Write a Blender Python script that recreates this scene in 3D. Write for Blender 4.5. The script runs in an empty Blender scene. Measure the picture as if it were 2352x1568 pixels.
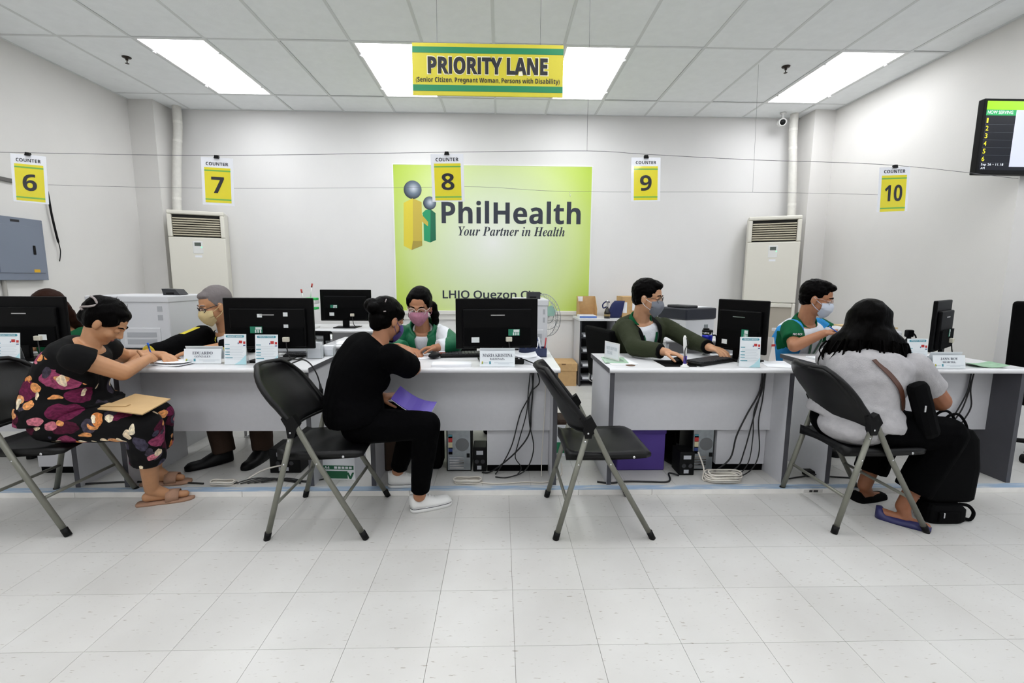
import bpy, bmesh, math, random
from mathutils import Vector, Matrix, Quaternion, noise
from mathutils.bvhtree import BVHTree

random.seed(7)
V = Vector
scene = bpy.context.scene
COL = scene.collection
TMP = bpy.data.scenes.new('workbench')      # scratch scene for converting lettering and shapes; removed at the end

# ---------------------------------------------------------------- camera
cam_data = bpy.data.cameras.new('camera')
cam_data.sensor_width = 36.0
cam_data.lens = 36.0 * 1065.7 / 2352.0
cam_data.clip_start = 0.05
cam = bpy.data.objects.new('camera', cam_data)
COL.objects.link(cam)
_r = V((0.99967934, -0.02458997, 0.00604633))
_u = V((-0.00273772, 0.13242067, 0.99118983))
_f = V((0.02517398, 0.99088854, -0.13231088))
cam.matrix_world = Matrix(((_r.x, _u.x, -_f.x, 0.0), (_r.y, _u.y, -_f.y, 0.0), (_r.z, _u.z, -_f.z, 1.3143), (0, 0, 0, 1)))
scene.camera = cam

# ---------------------------------------------------------------- world, exposure, light level
world = bpy.data.worlds.new('world')
scene.world = world
world.use_nodes = True
world.node_tree.nodes['Background'].inputs[0].default_value = (0.8, 0.85, 0.9, 1)
world.node_tree.nodes['Background'].inputs[1].default_value = 0.15
scene.view_settings.view_transform = 'Standard'
scene.view_settings.look = 'None'
scene.view_settings.exposure = 0.0
scene.view_settings.gamma = 1.0
scene.view_settings.use_curve_mapping = False
LAMP = 10.0            # radiance of the fluorescent ceiling panels

# ---------------------------------------------------------------- materials
def lin(c):
    o = []
    for x in c[:3]:
        x = x / 255.0
        o.append(x / 12.92 if x <= 0.04045 else ((x + 0.055) / 1.055) ** 2.4)
    return (o[0], o[1], o[2], 1.0)

MATS = {}
def mat(name, rgb, rough=0.6, metal=0.0, var=0.0, vscale=8.0, bump=0.0, bscale=60.0, spec=0.5, trans=0.0, emit=None, alpha=1.0, coat=0.0, stretch=None):
    if name in MATS:
        return MATS[name]
    m = bpy.data.materials.new(name)
    m.use_nodes = True
    nt = m.node_tree
    b = nt.nodes['Principled BSDF']
    c = lin(rgb)
    b.inputs['Base Color'].default_value = c
    b.inputs['Roughness'].default_value = rough
    b.inputs['Metallic'].default_value = metal
    b.inputs['Specular IOR Level'].default_value = spec
    b.inputs['Transmission Weight'].default_value = trans
    b.inputs['Coat Weight'].default_value = coat
    b.inputs['Alpha'].default_value = alpha
    if emit is not None:
        b.inputs['Emission Color'].default_value = lin(emit[0])
        b.inputs['Emission Strength'].default_value = emit[1]
    tc = None
    if var or bump:
        tc = nt.nodes.new('ShaderNodeTexCoord')
        src = tc.outputs['Object']
        if stretch:
            mp = nt.nodes.new('ShaderNodeMapping')
            mp.inputs['Scale'].default_value = stretch
            nt.links.new(src, mp.inputs['Vector'])
            src = mp.outputs['Vector']
    if var:
        n = nt.nodes.new('ShaderNodeTexNoise')
        n.inputs['Scale'].default_value = vscale
        n.inputs['Detail'].default_value = 6
        nt.links.new(src, n.inputs['Vector'])
        rp = nt.nodes.new('ShaderNodeValToRGB')
        rp.color_ramp.elements[0].position = 0.3
        rp.color_ramp.elements[1].position = 0.7
        rp.color_ramp.elements[0].color = tuple(x * (1 - var) for x in c[:3]) + (1,)
        rp.color_ramp.elements[1].color = tuple(min(1, x * (1 + var)) for x in c[:3]) + (1,)
        nt.links.new(n.outputs['Fac'], rp.inputs['Fac'])
        nt.links.new(rp.outputs['Color'], b.inputs['Base Color'])
    if bump:
        n2 = nt.nodes.new('ShaderNodeTexNoise')
        n2.inputs['Scale'].default_value = bscale
        n2.inputs['Detail'].default_value = 4
        nt.links.new(src, n2.inputs['Vector'])
        bp = nt.nodes.new('ShaderNodeBump')
        bp.inputs['Strength'].default_value = bump
        bp.inputs['Distance'].default_value = 0.01
        nt.links.new(n2.outputs['Fac'], bp.inputs['Height'])
        nt.links.new(bp.outputs['Normal'], b.inputs['Normal'])
    MATS[name] = m
    return m

def nodes_of(m):
    return m.node_tree.nodes, m.node_tree.links, m.node_tree.nodes['Principled BSDF']

# ---------------------------------------------------------------- mesh builder
class MB:
    def __init__(self):
        self.v = []; self.f = []; self.fm = []; self.m = 0; self.smooth = []; self.sm = False
    def face(self, idx):
        self.f.append(tuple(idx)); self.fm.append(self.m); self.smooth.append(self.sm)
    def add(self, verts):
        i = len(self.v); self.v.extend(V(p) for p in verts); return i
    def box(self, x0, x1, y0, y1, z0, z1, M=None):
        p = [V((x, y, z)) for z in (z0, z1) for y in (y0, y1) for x in (x0, x1)]
        if M is not None: p = [M @ q for q in p]
        i = self.add(p); s, self.sm = self.sm, False
        for q in ((0, 2, 3, 1), (4, 5, 7, 6), (0, 1, 5, 4), (2, 6, 7, 3), (0, 4, 6, 2), (1, 3, 7, 5)):
            self.face([i + k for k in q])
        self.sm = s
        return self
    def bbox(self, x0, x1, y0, y1, z0, z1, r=0.005, M=None):
        """box with chamfered edges"""
        r = min(r, (x1 - x0) * 0.49, (y1 - y0) * 0.49, (z1 - z0) * 0.49)
        bm = bmesh.new()
        bmesh.ops.create_cube(bm, size=1.0)
        for w in bm.verts:
            w.co = V(((x0 + x1) / 2 + w.co.x * (x1 - x0), (y0 + y1) / 2 + w.co.y * (y1 - y0), (z0 + z1) / 2 + w.co.z * (z1 - z0)))
        bmesh.ops.bevel(bm, geom=list(bm.edges), offset=r, segments=2, affect='EDGES', profile=0.5)
        self.from_bm(bm, M)
        return self
    def from_bm(self, bm, M=None):
        bm.verts.ensure_lookup_table(); bm.verts.index_update()
        i = self.add([(M @ w.co) if M is not None else w.co.copy() for w in bm.verts])
        for f in bm.faces: self.face([i + w.index for w in f.verts])
        bm.free()
    def prism(self, pts, d0, d1, fr):
        """polygon pts (2d, counter-clockwise) in frame fr, extruded from d0 to d1 along its normal"""
        n = len(pts)
        i = self.add([fr(p[0], p[1], d0) for p in pts] + [fr(p[0], p[1], d1) for p in pts])
        self.face([i + n + k for k in range(n)]); self.face([i + n - 1 - k for k in range(n)])
        for k in range(n):
            l = (k + 1) % n
            self.face([i + k, i + l, i + n + l, i + n + k])
        return self
    def rings(self, rings, cap0=True, cap1=True, closed=True):
        n = len(rings[0]); base = [self.add(r) for r in rings]
        for a, b in zip(base[:-1], base[1:]):
            for k in range(n if closed else n - 1):
                l = (k + 1) % n
                self.face([a + k, a + l, b + l, b + k])
        if cap0: self.face([base[0] + n - 1 - k for k in range(n)])
        if cap1: self.face([base[-1] + k for k in range(n)])
        return self
    def cyl(self, a, b, r0, r1=None, n=16):
        a, b = V(a), V(b); r1 = r0 if r1 is None else r1
        d = (b - a).normalized(); x = d.orthogonal().normalized(); y = d.cross(x)
        cs = [(math.cos(2 * math.pi * k / n), math.sin(2 * math.pi * k / n)) for k in range(n)]
        self.rings([[a + (x * c + y * s) * r0 for c, s in cs], [b + (x * c + y * s) * r1 for c, s in cs]])
        return self
    def lathe(self, o, prof, n=24, ax=(0, 0, 1)):
        o = V(o); d = V(ax).normalized(); x = d.orthogonal().normalized(); y = d.cross(x)
        cs = [(math.cos(2 * math.pi * k / n), math.sin(2 * math.pi * k / n)) for k in range(n)]
        self.rings([[o + d * h + (x * c + y * s) * max(r, 1e-5) for c, s in cs] for r, h in prof])
        return self
    def tube(self, pts, r, n=8, closed=False, sub=0):
        pts = [V(p) for p in pts]
        if sub: pts = spline(pts, sub)
        m = len(pts); rs = list(r) if isinstance(r, (list, tuple)) else [r] * m
        if len(rs) != m:
            q = len(rs) - 1
            rs = [rs[min(q - 1, int(i / (m - 1) * q))] * (1 - (i / (m - 1) * q - min(q - 1, int(i / (m - 1) * q)))) + rs[min(q, min(q - 1, int(i / (m - 1) * q)) + 1)] * (i / (m - 1) * q - min(q - 1, int(i / (m - 1) * q))) for i in range(m)]
        t0 = (pts[1] - pts[0]).normalized(); x = t0.orthogonal().normalized(); rings = []
        for k in range(m):
            t = (pts[min(k + 1, m - 1)] - pts[max(k - 1, 0)]).normalized()
            x = (x - t * x.dot(t))
            x = x.normalized() if x.length > 1e-6 else t.orthogonal().normalized()
            y = t.cross(x)
            rings.append([pts[k] + (x * math.cos(2 * math.pi * j / n) + y * math.sin(2 * math.pi * j / n)) * rs[k] for j in range(n)])
        self.rings(rings)
        return self
    def ball(self, c, r, n=12, R=None):
        c = V(c); r = V((r, r, r)) if not isinstance(r, (tuple, list, Vector)) else V(r)
        rings = []
        h = n // 2 + 2
        for i in range(1, h):
            a = math.pi * i / h
            ring = []
            for k in range(n):
                b = 2 * math.pi * k / n
                p = V((r.x * math.sin(a) * math.cos(b), r.y * math.sin(a) * math.sin(b), -r.z * math.cos(a)))
                ring.append(c + (R @ p if R is not None else p))
            rings.append(ring)
        p0 = V((0, 0, -r.z)); p1 = V((0, 0, r.z))
        self.rings(rings, False, False)
        i0 = self.add([c + (R @ p0 if R is not None else p0), c + (R @ p1 if R is not None else p1)])
        a = i0 - n * len(rings); b = i0 - n
        for k in range(n):
            l = (k + 1) % n
            self.face([i0, a + l, a + k]); self.face([i0 + 1, b + k, b + l])
        return self
    def mesh(self, name, mats, off=V((0, 0, 0))):
        me = bpy.data.meshes.new(name)
        me.from_pydata([tuple(p - off) for p in self.v], [], self.f)
        for m in mats: me.materials.append(m)
        me.polygons.foreach_set('material_index', self.fm)
        me.polygons.foreach_set('use_smooth', self.smooth)
        me.update()
        return me
    def build(self, name, mats, parent=None):
        """vertices are world coordinates; the parent's location is taken off"""
        if not isinstance(mats, (list, tuple)): mats = [mats]
        off = root_loc(parent)
        o = bpy.data.objects.new(name, self.mesh(name, mats, off))
        COL.objects.link(o)
        if parent is not None: o.parent = parent
        return o

def root_loc(p):
    l = V((0, 0, 0))
    while p is not None:
        l += p.location; p = p.parent
    return l

def spline(p, k):
    out = []
    n = len(p)
    for i in range(n - 1):
        a, b, c, d = p[max(i - 1, 0)], p[i], p[i + 1], p[min(i + 2, n - 1)]
        for j in range(k):
            t = j / k
            out.append(0.5 * ((2 * b) + (c - a) * t + (2 * a - 5 * b + 4 * c - d) * t * t + (3 * b - a - 3 * c + d) * t ** 3))
    out.append(p[-1].copy())
    return out

def tag(o, label=None, cat=None, group=None, kind=None):
    if label: o['label'] = label
    if cat: o['category'] = cat
    if group: o['group'] = group
    if kind: o['kind'] = kind
    return o

def thing(name, label, cat, loc=(0, 0, 0), group=None):
    o = bpy.data.objects.new(name, None)
    o.empty_display_size = 0.05
    COL.objects.link(o); o.location = loc
    return tag(o, label, cat, group)

def copy_tree(o, parent=None):
    c = o.copy(); COL.objects.link(c)
    if parent is not None: c.parent = parent
    for ch in [x for x in KIDS(o)]:
        copy_tree(ch, c)
    return c

def KIDS(o):
    return [x for x in bpy.data.objects if x.parent == o]

def frame(O, R, U):
    """2d frame: returns fn(x, y, d) -> world point; d along the normal towards the viewer"""
    O, R, U = V(O), V(R).normalized(), V(U).normalized()
    N = R.cross(U)
    return lambda x, y, d=0.0: O + R * x + U * y + N * d

def rect(mb, fr, x0, x1, y0, y1, d0, d1):
    return mb.prism([(x0, y0), (x1, y0), (x1, y1), (x0, y1)], d0, d1, fr)

def rrect(w, h, r, cx=0, cy=0, n=5):
    pts = []
    for (sx, sy, a0) in ((1, -1, -90), (1, 1, 0), (-1, 1, 90), (-1, -1, 180)):
        for k in range(n + 1):
            a = math.radians(a0 + 90 * k / n)
            pts.append((cx + sx * (w / 2 - r) + r * math.cos(a), cy + sy * (h / 2 - r) + r * math.sin(a)))
    return pts

GLYPHS = {}
def load_glyphs(data):
    """outline lettering: style + character | advance | closed outlines, in 1/400 em"""
    for row in data.strip().split('\n'):
        k, adv, loops = row.split('|')
        GLYPHS[k] = (int(adv) / 400, [[(int(q.split(',')[0]) / 400, int(q.split(',')[1]) / 400) for q in lp.split(' ')] for lp in loops.split('/')])
    for st in 'br':        # plain upright bar for the capital I
        hp = GLYPHS[st + 'H'][1][0]; xs = sorted({q[0] for q in hp}); x0, x1, top = xs[0], xs[1], max(q[1] for q in hp)
        GLYPHS[st + 'I'] = (x1 + x0, [[(x0, 0.0), (x1, 0.0), (x1, top), (x0, top)]])
def SB(s): return ('b', s)        # bold grotesque letters
def SR(s): return ('r', s)        # plain grotesque letters
def SERIF(s): return ('s', s)     # bold roman letters
def ITAL(s): return ('i', s)      # bold italic roman letters

def glyph_curve(style, s, fat):
    """filled 2d curve of the outlines of a line of lettering"""
    cu = bpy.data.curves.new('t', 'CURVE'); cu.dimensions = '2D'; cu.fill_mode = 'BOTH'; cu.offset = fat
    y = 0.0
    for line in s.split('\n'):
        x = 0.0
        for ch in line:
            if ch == ' ': x += 0.26; continue
            adv, loops = GLYPHS[style + ch]
            for lp in loops:
                sp = cu.splines.new('POLY'); sp.points.add(len(lp) - 1); sp.use_cyclic_u = True
                for q, (a, b) in zip(sp.points, lp): q.co = (a + x, b + y, 0, 1)
            x += adv
        y -= 0.95
    return cu

TEXTS = []
def text(body, fr, x0, x1, y0, y1, d, m, parent, bold=0.0, shear=0.0, name='lettering', depth=0.0006):
    """lettering fitted into the rectangle x0..x1, y0..y1 of frame fr (all lettering is converted in one go by set_lettering)"""
    TEXTS.append((body, fr, x0, x1, y0, y1, d, m, parent, bold, shear, name, depth))

def set_lettering():
    obs = []
    for T_ in TEXTS:
        if isinstance(T_[0], tuple): cu = glyph_curve(T_[0][0], T_[0][1], T_[9])
        else:
            cu = bpy.data.curves.new('t', 'FONT')
            cu.body = T_[0]; cu.size = 1.0; cu.offset = T_[9]; cu.shear = T_[10]; cu.resolution_u = 3
        ob = bpy.data.objects.new('t', cu); TMP.collection.objects.link(ob); obs.append(ob)
    TMP.view_layers[0].update()
    dg = TMP.view_layers[0].depsgraph
    for ob, (body, fr, x0, x1, y0, y1, d, m, parent, bold, shear, name, depth) in zip(obs, TEXTS):
        me = bpy.data.meshes.new_from_object(ob.evaluated_get(dg))
        pts = [v.co.copy() for v in me.vertices]; polys = [list(p.vertices) for p in me.polygons]
        bpy.data.meshes.remove(me)
        xs = [p.x for p in pts]; ys = [p.y for p in pts]
        ax, bx, ay, by = min(xs), max(xs), min(ys), max(ys)
        mb = MB()
        mb.add([fr((p.x - ax) / (bx - ax) * (x1 - x0) + x0, (p.y - ay) / (by - ay) * (y1 - y0) + y0, d + depth) for p in pts])
        flip = fr(0, 0, 1) - fr(0, 0, 0)
        for q in polys:
            a = mb.v[q[0]]; nn = (mb.v[q[1]] - a).cross(mb.v[q[2]] - a)
            mb.face(q if nn.dot(flip) > 0 else q[::-1])
        mb.build(name, m, parent)
    for ob in obs:
        cu = ob.data; bpy.data.objects.remove(ob); bpy.data.curves.remove(cu)

# ---------------------------------------------------------------- common materials
WALL = mat('painted_wall', (219, 217, 214), 0.75, var=0.03, vscale=1.5, bump=0.05, bscale=90)
WALL_B = mat('painted_back_wall', (227, 226, 225), 0.75, var=0.03, vscale=1.2, bump=0.05, bscale=90)
PANELWHITE = mat('cool_white_panel', (214, 219, 226), 0.6)
CEIL = mat('mineral_ceiling_panel', (243, 246, 247), 0.9, var=0.02, vscale=14, bump=0.12, bscale=220)
TBAR = mat('ceiling_grid_paint', (218, 221, 221), 0.6)
LAMP_M = mat('lamp_diffuser', (250, 250, 250), 0.5, emit=((250, 252, 255), LAMP))
LAMP_F = mat('lamp_frame', (235, 235, 235), 0.4)
GROUT = mat('floor_joint', (120, 114, 106), 0.8)
BLACKP = mat('black_plastic', (6, 6, 7), 0.5, spec=0.2)
BLACKM = mat('black_matte', (4, 4, 5), 0.8, spec=0.08)
DARKG = mat('dark_grey_plastic', (40, 41, 45), 0.5)
WHITEP = mat('white_plastic', (226, 226, 224), 0.4)
CHROME = mat('chrome', (210, 210, 212), 0.18, metal=1.0)
STEEL = mat('galvanised_steel', (150, 156, 160), 0.38, metal=0.7, var=0.1, vscale=30)
PAPER = mat('white_paper', (236, 238, 242), 0.7)
INK = mat('black_ink', (28, 28, 34), 0.6)
GREEN_PRINT = mat('green_print', (18, 128, 82), 0.5)
YELLOW_PRINT = mat('yellow_print', (204, 192, 46), 0.5)
KRAFT = mat('kraft_card', (196, 160, 112), 0.8, var=0.06, vscale=25)
CABLE_B = mat('black_cable', (14, 14, 15), 0.5)
CABLE_W = mat('white_cable', (216, 210, 200), 0.5)
CLEAR = mat('clear_acrylic', (240, 245, 248), 0.06, trans=0.9, spec=0.5, alpha=0.35)

# floor tile: vinyl composition tile with little dark flecks drawn along x
def vct(name):
    m = mat(name, (206, 205, 202), 0.33, spec=0.45)
    n, l, b = nodes_of(m)
    tc = n.new('ShaderNodeTexCoord'); gm = n.new('ShaderNodeNewGeometry')
    mp = n.new('ShaderNodeMapping'); mp.inputs['Scale'].default_value = (18, 75, 1)
    l.new(gm.outputs['Position'], mp.inputs['Vector'])
    nz = n.new('ShaderNodeTexNoise'); nz.inputs['Scale'].default_value = 1.6; nz.inputs['Detail'].default_value = 2
    l.new(mp.outputs['Vector'], nz.inputs['Vector'])
    r = n.new('ShaderNodeValToRGB')
    r.color_ramp.elements[0].position = 0.26; r.color_ramp.elements[0].color = lin((164, 158, 150))
    r.color_ramp.elements[1].position = 0.34; r.color_ramp.elements[1].color = lin((206, 205, 202))
    l.new(nz.outputs['Fac'], r.inputs['Fac'])
    n2 = n.new('ShaderNodeTexNoise'); n2.inputs['Scale'].default_value = 2.2; n2.inputs['Detail'].default_value = 5
    l.new(gm.outputs['Position'], n2.inputs['Vector'])
    r2 = n.new('ShaderNodeValToRGB')
    r2.color_ramp.elements[0].position = 0.3; r2.color_ramp.elements[0].color = (0.88, 0.87, 0.86, 1)
    r2.color_ramp.elements[1].position = 0.7; r2.color_ramp.elements[1].color = (1, 1, 1, 1)
    l.new(n2.outputs['Fac'], r2.inputs['Fac'])
    mx = n.new('ShaderNodeMix'); mx.data_type = 'RGBA'; mx.blend_type = 'MULTIPLY'
    mx.inputs[0].default_value = 1.0
    l.new(r.outputs['Color'], mx.inputs[6]); l.new(r2.outputs['Color'], mx.inputs[7])
    oi = n.new('ShaderNodeObjectInfo')
    mr = n.new('ShaderNodeMapRange'); mr.inputs[3].default_value = 0.96; mr.inputs[4].default_value = 1.02
    l.new(oi.outputs['Random'], mr.inputs[0])
    hs = n.new('ShaderNodeHueSaturation'); l.new(mr.outputs[0], hs.inputs['Value'])
    l.new(mx.outputs[2], hs.inputs['Color']); l.new(hs.outputs['Color'], b.inputs['Base Color'])
    rr = n.new('ShaderNodeMapRange'); rr.inputs[3].default_value = 0.28; rr.inputs[4].default_value = 0.42
    l.new(n2.outputs['Fac'], rr.inputs[0]); l.new(rr.outputs[0], b.inputs['Roughness'])
    return m
VCT = vct('vinyl_floor_tile')

# ---------------------------------------------------------------- setting: floor
XL, XR, YB, YF, HC = -4.24, 3.95, 5.99, -4.9, 3.3137
XFAR = 7.2
fl = MB(); fl.box(XL - 0.1, XFAR, YF, YB, -0.08, -0.003)
floor = tag(fl.build('floor', GROUT), kind='structure')
T = 0.305; FX, FY = 0.0555, 1.519
PLAT_Y, PLAT_Z = 2.70, 0.035
tile_me = None
rest = MB()
r0, r1 = -21, 3
for r in range(r0, r1 + 1):
    for c in range(-15, 24):
        x0, y0 = FX + T * c, FY + T * r
        x1, y1 = x0 + T, y0 + T
        if x1 < XL or x0 > XFAR - T: continue
        near = (-1 <= r <= 3) and (-13 <= c <= 13)
        yy1 = min(y1, PLAT_Y + 0.002)
        if near and r < 3:
            if tile_me is None:
                t = MB(); t.box(0, T - 0.0014, 0, T - 0.0014, -0.003, 0.0); tile_me = t.mesh('floor_tile', [VCT])
            o = bpy.data.objects.new('floor_tile', tile_me); COL.objects.link(o); o.parent = floor; o.location = (x0, y0, 0)
        elif near:
            t = MB(); t.box(x0, x1 - 0.0014, y0, yy1, -0.003, 0.0); t.build('floor_tile', VCT, floor)
        else:
            rest.box(max(x0, XL), x1 - 0.0014, y0, yy1 - 0.0014, -0.003, 0.0)
tag(rest.build('more_floor_tiles', VCT, floor), kind='stuff')

# low platform the counters stand on
pf = MB(); pf.box(XL, XFAR, PLAT_Y + 0.012, YB, 0.0, PLAT_Z - 0.002)
platform = tag(pf.build('floor_platform', GROUT), kind='structure')
WHITET = mat('glazed_white_tile', (236, 234, 230), 0.35, var=0.07, vscale=9)
jx = [XL, -3.5, -2.55, -1.56, -0.55, 0.485, 0.94, 1.95, 2.95, 3.6, 4.6, 5.6, XFAR]
for a, b in zip(jx[:-1], jx[1:]):
    t = MB(); t.bbox(a + 0.001, b - 0.001, PLAT_Y, PLAT_Y + 0.012, 0.0, PLAT_Z - 0.001, 0.0015)
    t.build('riser_tile', WHITET, platform)
BLUET = mat('worn_blue_edge_paint', (158, 178, 200), 0.6, var=0.0)
n, l, b = nodes_of(BLUET)
gm = n.new('ShaderNodeNewGeometry'); mp = n.new('ShaderNodeMapping'); mp.inputs['Scale'].default_value = (3, 30, 30)
l.new(gm.outputs['Position'], mp.inputs['Vector'])
nz = n.new('ShaderNodeTexNoise'); nz.inputs['Scale'].default_value = 2.0; nz.inputs['Detail'].default_value = 8
l.new(mp.outputs['Vector'], nz.inputs['Vector'])
rp = n.new('ShaderNodeValToRGB'); rp.color_ramp.elements[0].position = 0.33; rp.color_ramp.elements[0].color = lin((205, 208, 208))
rp.color_ramp.elements[1].position = 0.5; rp.color_ramp.elements[1].color = lin((152, 174, 198))
l.new(nz.outputs['Fac'], rp.inputs['Fac']); l.new(rp.outputs['Color'], b.inputs['Base Color'])
t = MB(); t.box(1.895, 2.015, PLAT_Y - 0.0006, PLAT_Y, 0.006, 0.028); t.build('paper_label', mat('label_paper', (206, 204, 200), 0.6), platform)
t = MB(); t.box(1.93, 1.95, PLAT_Y - 0.0012, PLAT_Y - 0.0006, 0.010, 0.024); t.box(1.956, 1.985, PLAT_Y - 0.0012, PLAT_Y - 0.0006, 0.010, 0.024); t.build('label_mark', mat('label_ink', (60, 58, 58), 0.6), platform)
t = MB(); t.bbox(XL, XFAR, PLAT_Y, PLAT_Y + 0.06, PLAT_Z - 0.001, PLAT_Z + 0.001, 0.0008); t.build('painted_edge_strip', BLUET, platform)
rest = MB(); k = 0
for r in range(0, 11):
    for c in range(-15, 24):
        x0, y0 = FX + 0.14 + T * c, PLAT_Y + 0.06 + T * r
        x1, y1 = x0 + T, min(y0 + T, YB)
        if x1 < XL or x0 > XFAR - T or y0 > YB - 0.02: continue
        if (r < 4 and -13 <= c <= 12):
            t = MB(); t.box(max(x0, XL), x1 - 0.0014, y0, y1 - 0.0014, PLAT_Z - 0.002, PLAT_Z); t.build('platform_tile', VCT, platform)
        else:
            rest.box(max(x0, XL), x1 - 0.0014, y0, y1 - 0.0014, PLAT_Z - 0.002, PLAT_Z)
tag(rest.build('more_platform_tiles', VCT, platform), kind='stuff')

# ---------------------------------------------------------------- setting: walls
def wall(name, m, *boxes):
    w = MB()
    for q in boxes: w.box(*q)
    return tag(w.build(name, m), kind='structure')
wall('wall_back', WALL_B, (XL - 0.12, XFAR + 0.1, YB, YB + 0.12, -0.05, 3.5))
wall('wall_left', WALL, (XL - 0.12, XL, YF, YB, -0.05, 3.5))
wall('wall_right', WALL, (XR, XR + 0.17, 3.57, YB, -0.05, 3.5))
wall('wall_far_right', PANELWHITE, (XFAR, XFAR + 0.1, YF, YB, -0.05, 3.5))
wall('wall_front', WALL, (XL - 0.12, XFAR + 0.1, YF - 0.12, YF, -0.05, 3.5))
wall('wall_column_left', WALL, (XL, -3.955, 5.68, YB, 0.0, 3.5))
wall('wall_column_right', WALL, (3.70, XR, 5.68, YB, 0.0, 3.5))
t = MB(); t.bbox(-1.30, 1.03, 5.955, YB, 0.864, 0.915, 0.006); t.box(-1.29, 1.03, 5.97, YB, 0.80, 0.864)
tag(t.build('trim_1', mat('trim_paint', (222, 220, 215), 0.5)), kind='structure')

# ---------------------------------------------------------------- setting: ceiling
ce = MB(); ce.box(XL - 0.12, XFAR + 0.1, YF - 0.12, YB + 0.12, HC + 0.05, HC + 0.2)
ceiling = tag(ce.build('ceiling', CEIL), kind='structure')
CX, CY, TW, TL = -0.0659, 4.286, 0.61, 1.22
lights = {(c, r) for r in (0, -2, -4, -6) for c in (-5, -2, 1, 5)} | {(9, r) for r in (0, -2, -4, -6)} | {(13, r) for r in (0, -2, -4)}
# columns counted from the panel edge under the sign: column 0 starts at CX
bars = MB(); rest = MB(); tile_c = None
G = 0.012
for r in range(-8, 2):
    y0 = CY + TL * r; y1 = min(y0 + TL, YB)
    if y0 > YB - 0.05 or y1 < YF: continue
    for c in range(-8, 13):
        x0 = CX + TW * c; x1 = x0 + TW
        if x1 < XL + 0.02 or x0 > XFAR - 0.02: continue
        if (c, r) in lights: continue
        a0, a1 = max(x0 + G * 0.8, XL), x1 - G * 0.8
        if c < 7 and x0 > XR: continue
        if r >= -1 and c < 7:
            a1 = min(a1, XR)
            tz = HC + 0.004 + random.uniform(-0.002, 0.003)
            t = MB(); t.bbox(a0, a1, max(y0 + G * 0.8, YF), y1 - G * 0.8, tz, tz + 0.016, 0.003)
            t.build('ceiling_panel', CEIL, ceiling)
        else:
            rest.box(a0, a1, max(y0 + G * 0.8, YF), y1 - G * 0.8, HC + 0.004, HC + 0.02)
tag(rest.build('more_ceiling_panels', CEIL, ceiling), kind='stuff')
for c in range(-7, 13):
    x = CX + TW * c
    if XL < x < XFAR:
        t = MB(); t.box(x - G, x + G, YF, YB, HC, HC + 0.004); t.box(x - 0.002, x + 0.002, YF, YB, HC + 0.004, HC + 0.05); t.build('grid_runner', TBAR, ceiling)
for r in range(-7, 2):
    y = CY + TL * r
    t = MB()
    for c in range(-8, 13):
        a, b_ = max(CX + TW * c + G, XL), min(CX + TW * (c + 1) - G, XFAR)
        if b_ > a: t.box(a, b_, y - G, y + G, HC + 0.0003, HC + 0.004)
    t.build('grid_cross_bar', TBAR, ceiling)
t = MB()
t.box(XL, XL + 0.02, YF, 5.68, HC - 0.002, HC + 0.006); t.box(XR - 0.02, XR, 3.57, 5.68, HC - 0.002, HC + 0.006); t.box(-3.955, 3.70, YB - 0.02, YB, HC - 0.002, HC + 0.006)
t.build('wall_angle', TBAR, ceiling)

# ceiling lights: a steel tray with a lit diffuser
names_row0 = {-5: 'ceiling light panel nearest the left wall', -2: 'ceiling light panel just left of the hanging yellow sign', 1: 'ceiling light panel just right of the hanging yellow sign', 5: 'ceiling light panel nearest the wall screen on the right'}
proto = None
for (c, r) in sorted(lights, key=lambda q: (-q[1], q[0])):
    x0, y0 = CX + TW * c, CY + TL * r
    if r == 0 and c < 7:
        lab = 'white fluorescent ' + names_row0[c]
    else:
        lab = 'white fluorescent ceiling light panel outside the picture, above the waiting area'
    if proto is None:
        g = thing('ceiling_light', lab, 'ceiling light', (x0, y0, HC), 'fluorescent ceiling lights')
        t = MB()
        for q in ((G, TW - G, G, G + 0.018), (G, TW - G, TL - G - 0.018, TL - G), (G, G + 0.018, G + 0.018, TL - G - 0.018), (TW - G - 0.018, TW - G, G + 0.018, TL - G - 0.018)):
            t.box(x0 + q[0], x0 + q[1], y0 + q[2], y0 + q[3], HC + 0.001, HC + 0.012)
        t.build('frame', LAMP_F, g)
        t = MB(); t.box(x0 + G + 0.018, x0 + TW - G - 0.018, y0 + G + 0.018, y0 + TL - G - 0.018, HC + 0.005, HC + 0.010); t.build('diffuser', LAMP_M, g)
        t = MB(); t.box(x0 + G, x0 + TW - G, y0 + G, y0 + TL - G, HC + 0.0125, HC + 0.045); t.build('steel_tray', LAMP_F, g)
        for (sx, sy) in ((0.0, 0.24), (0.0, 0.98), (1, 0.24), (1, 0.98)):
            xx = x0 + (0.02 if sx == 0 else TW - 0.02)
            t = MB(); t.box(xx - 0.008, xx + 0.008, y0 + sy - 0.012, y0 + sy + 0.012, HC - 0.012, HC + 0.001); t.build('clip', LAMP_F, g)
        proto = g
    else:
        g = copy_tree(proto); g.location = (x0, y0, HC); g['label'] = lab

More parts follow.
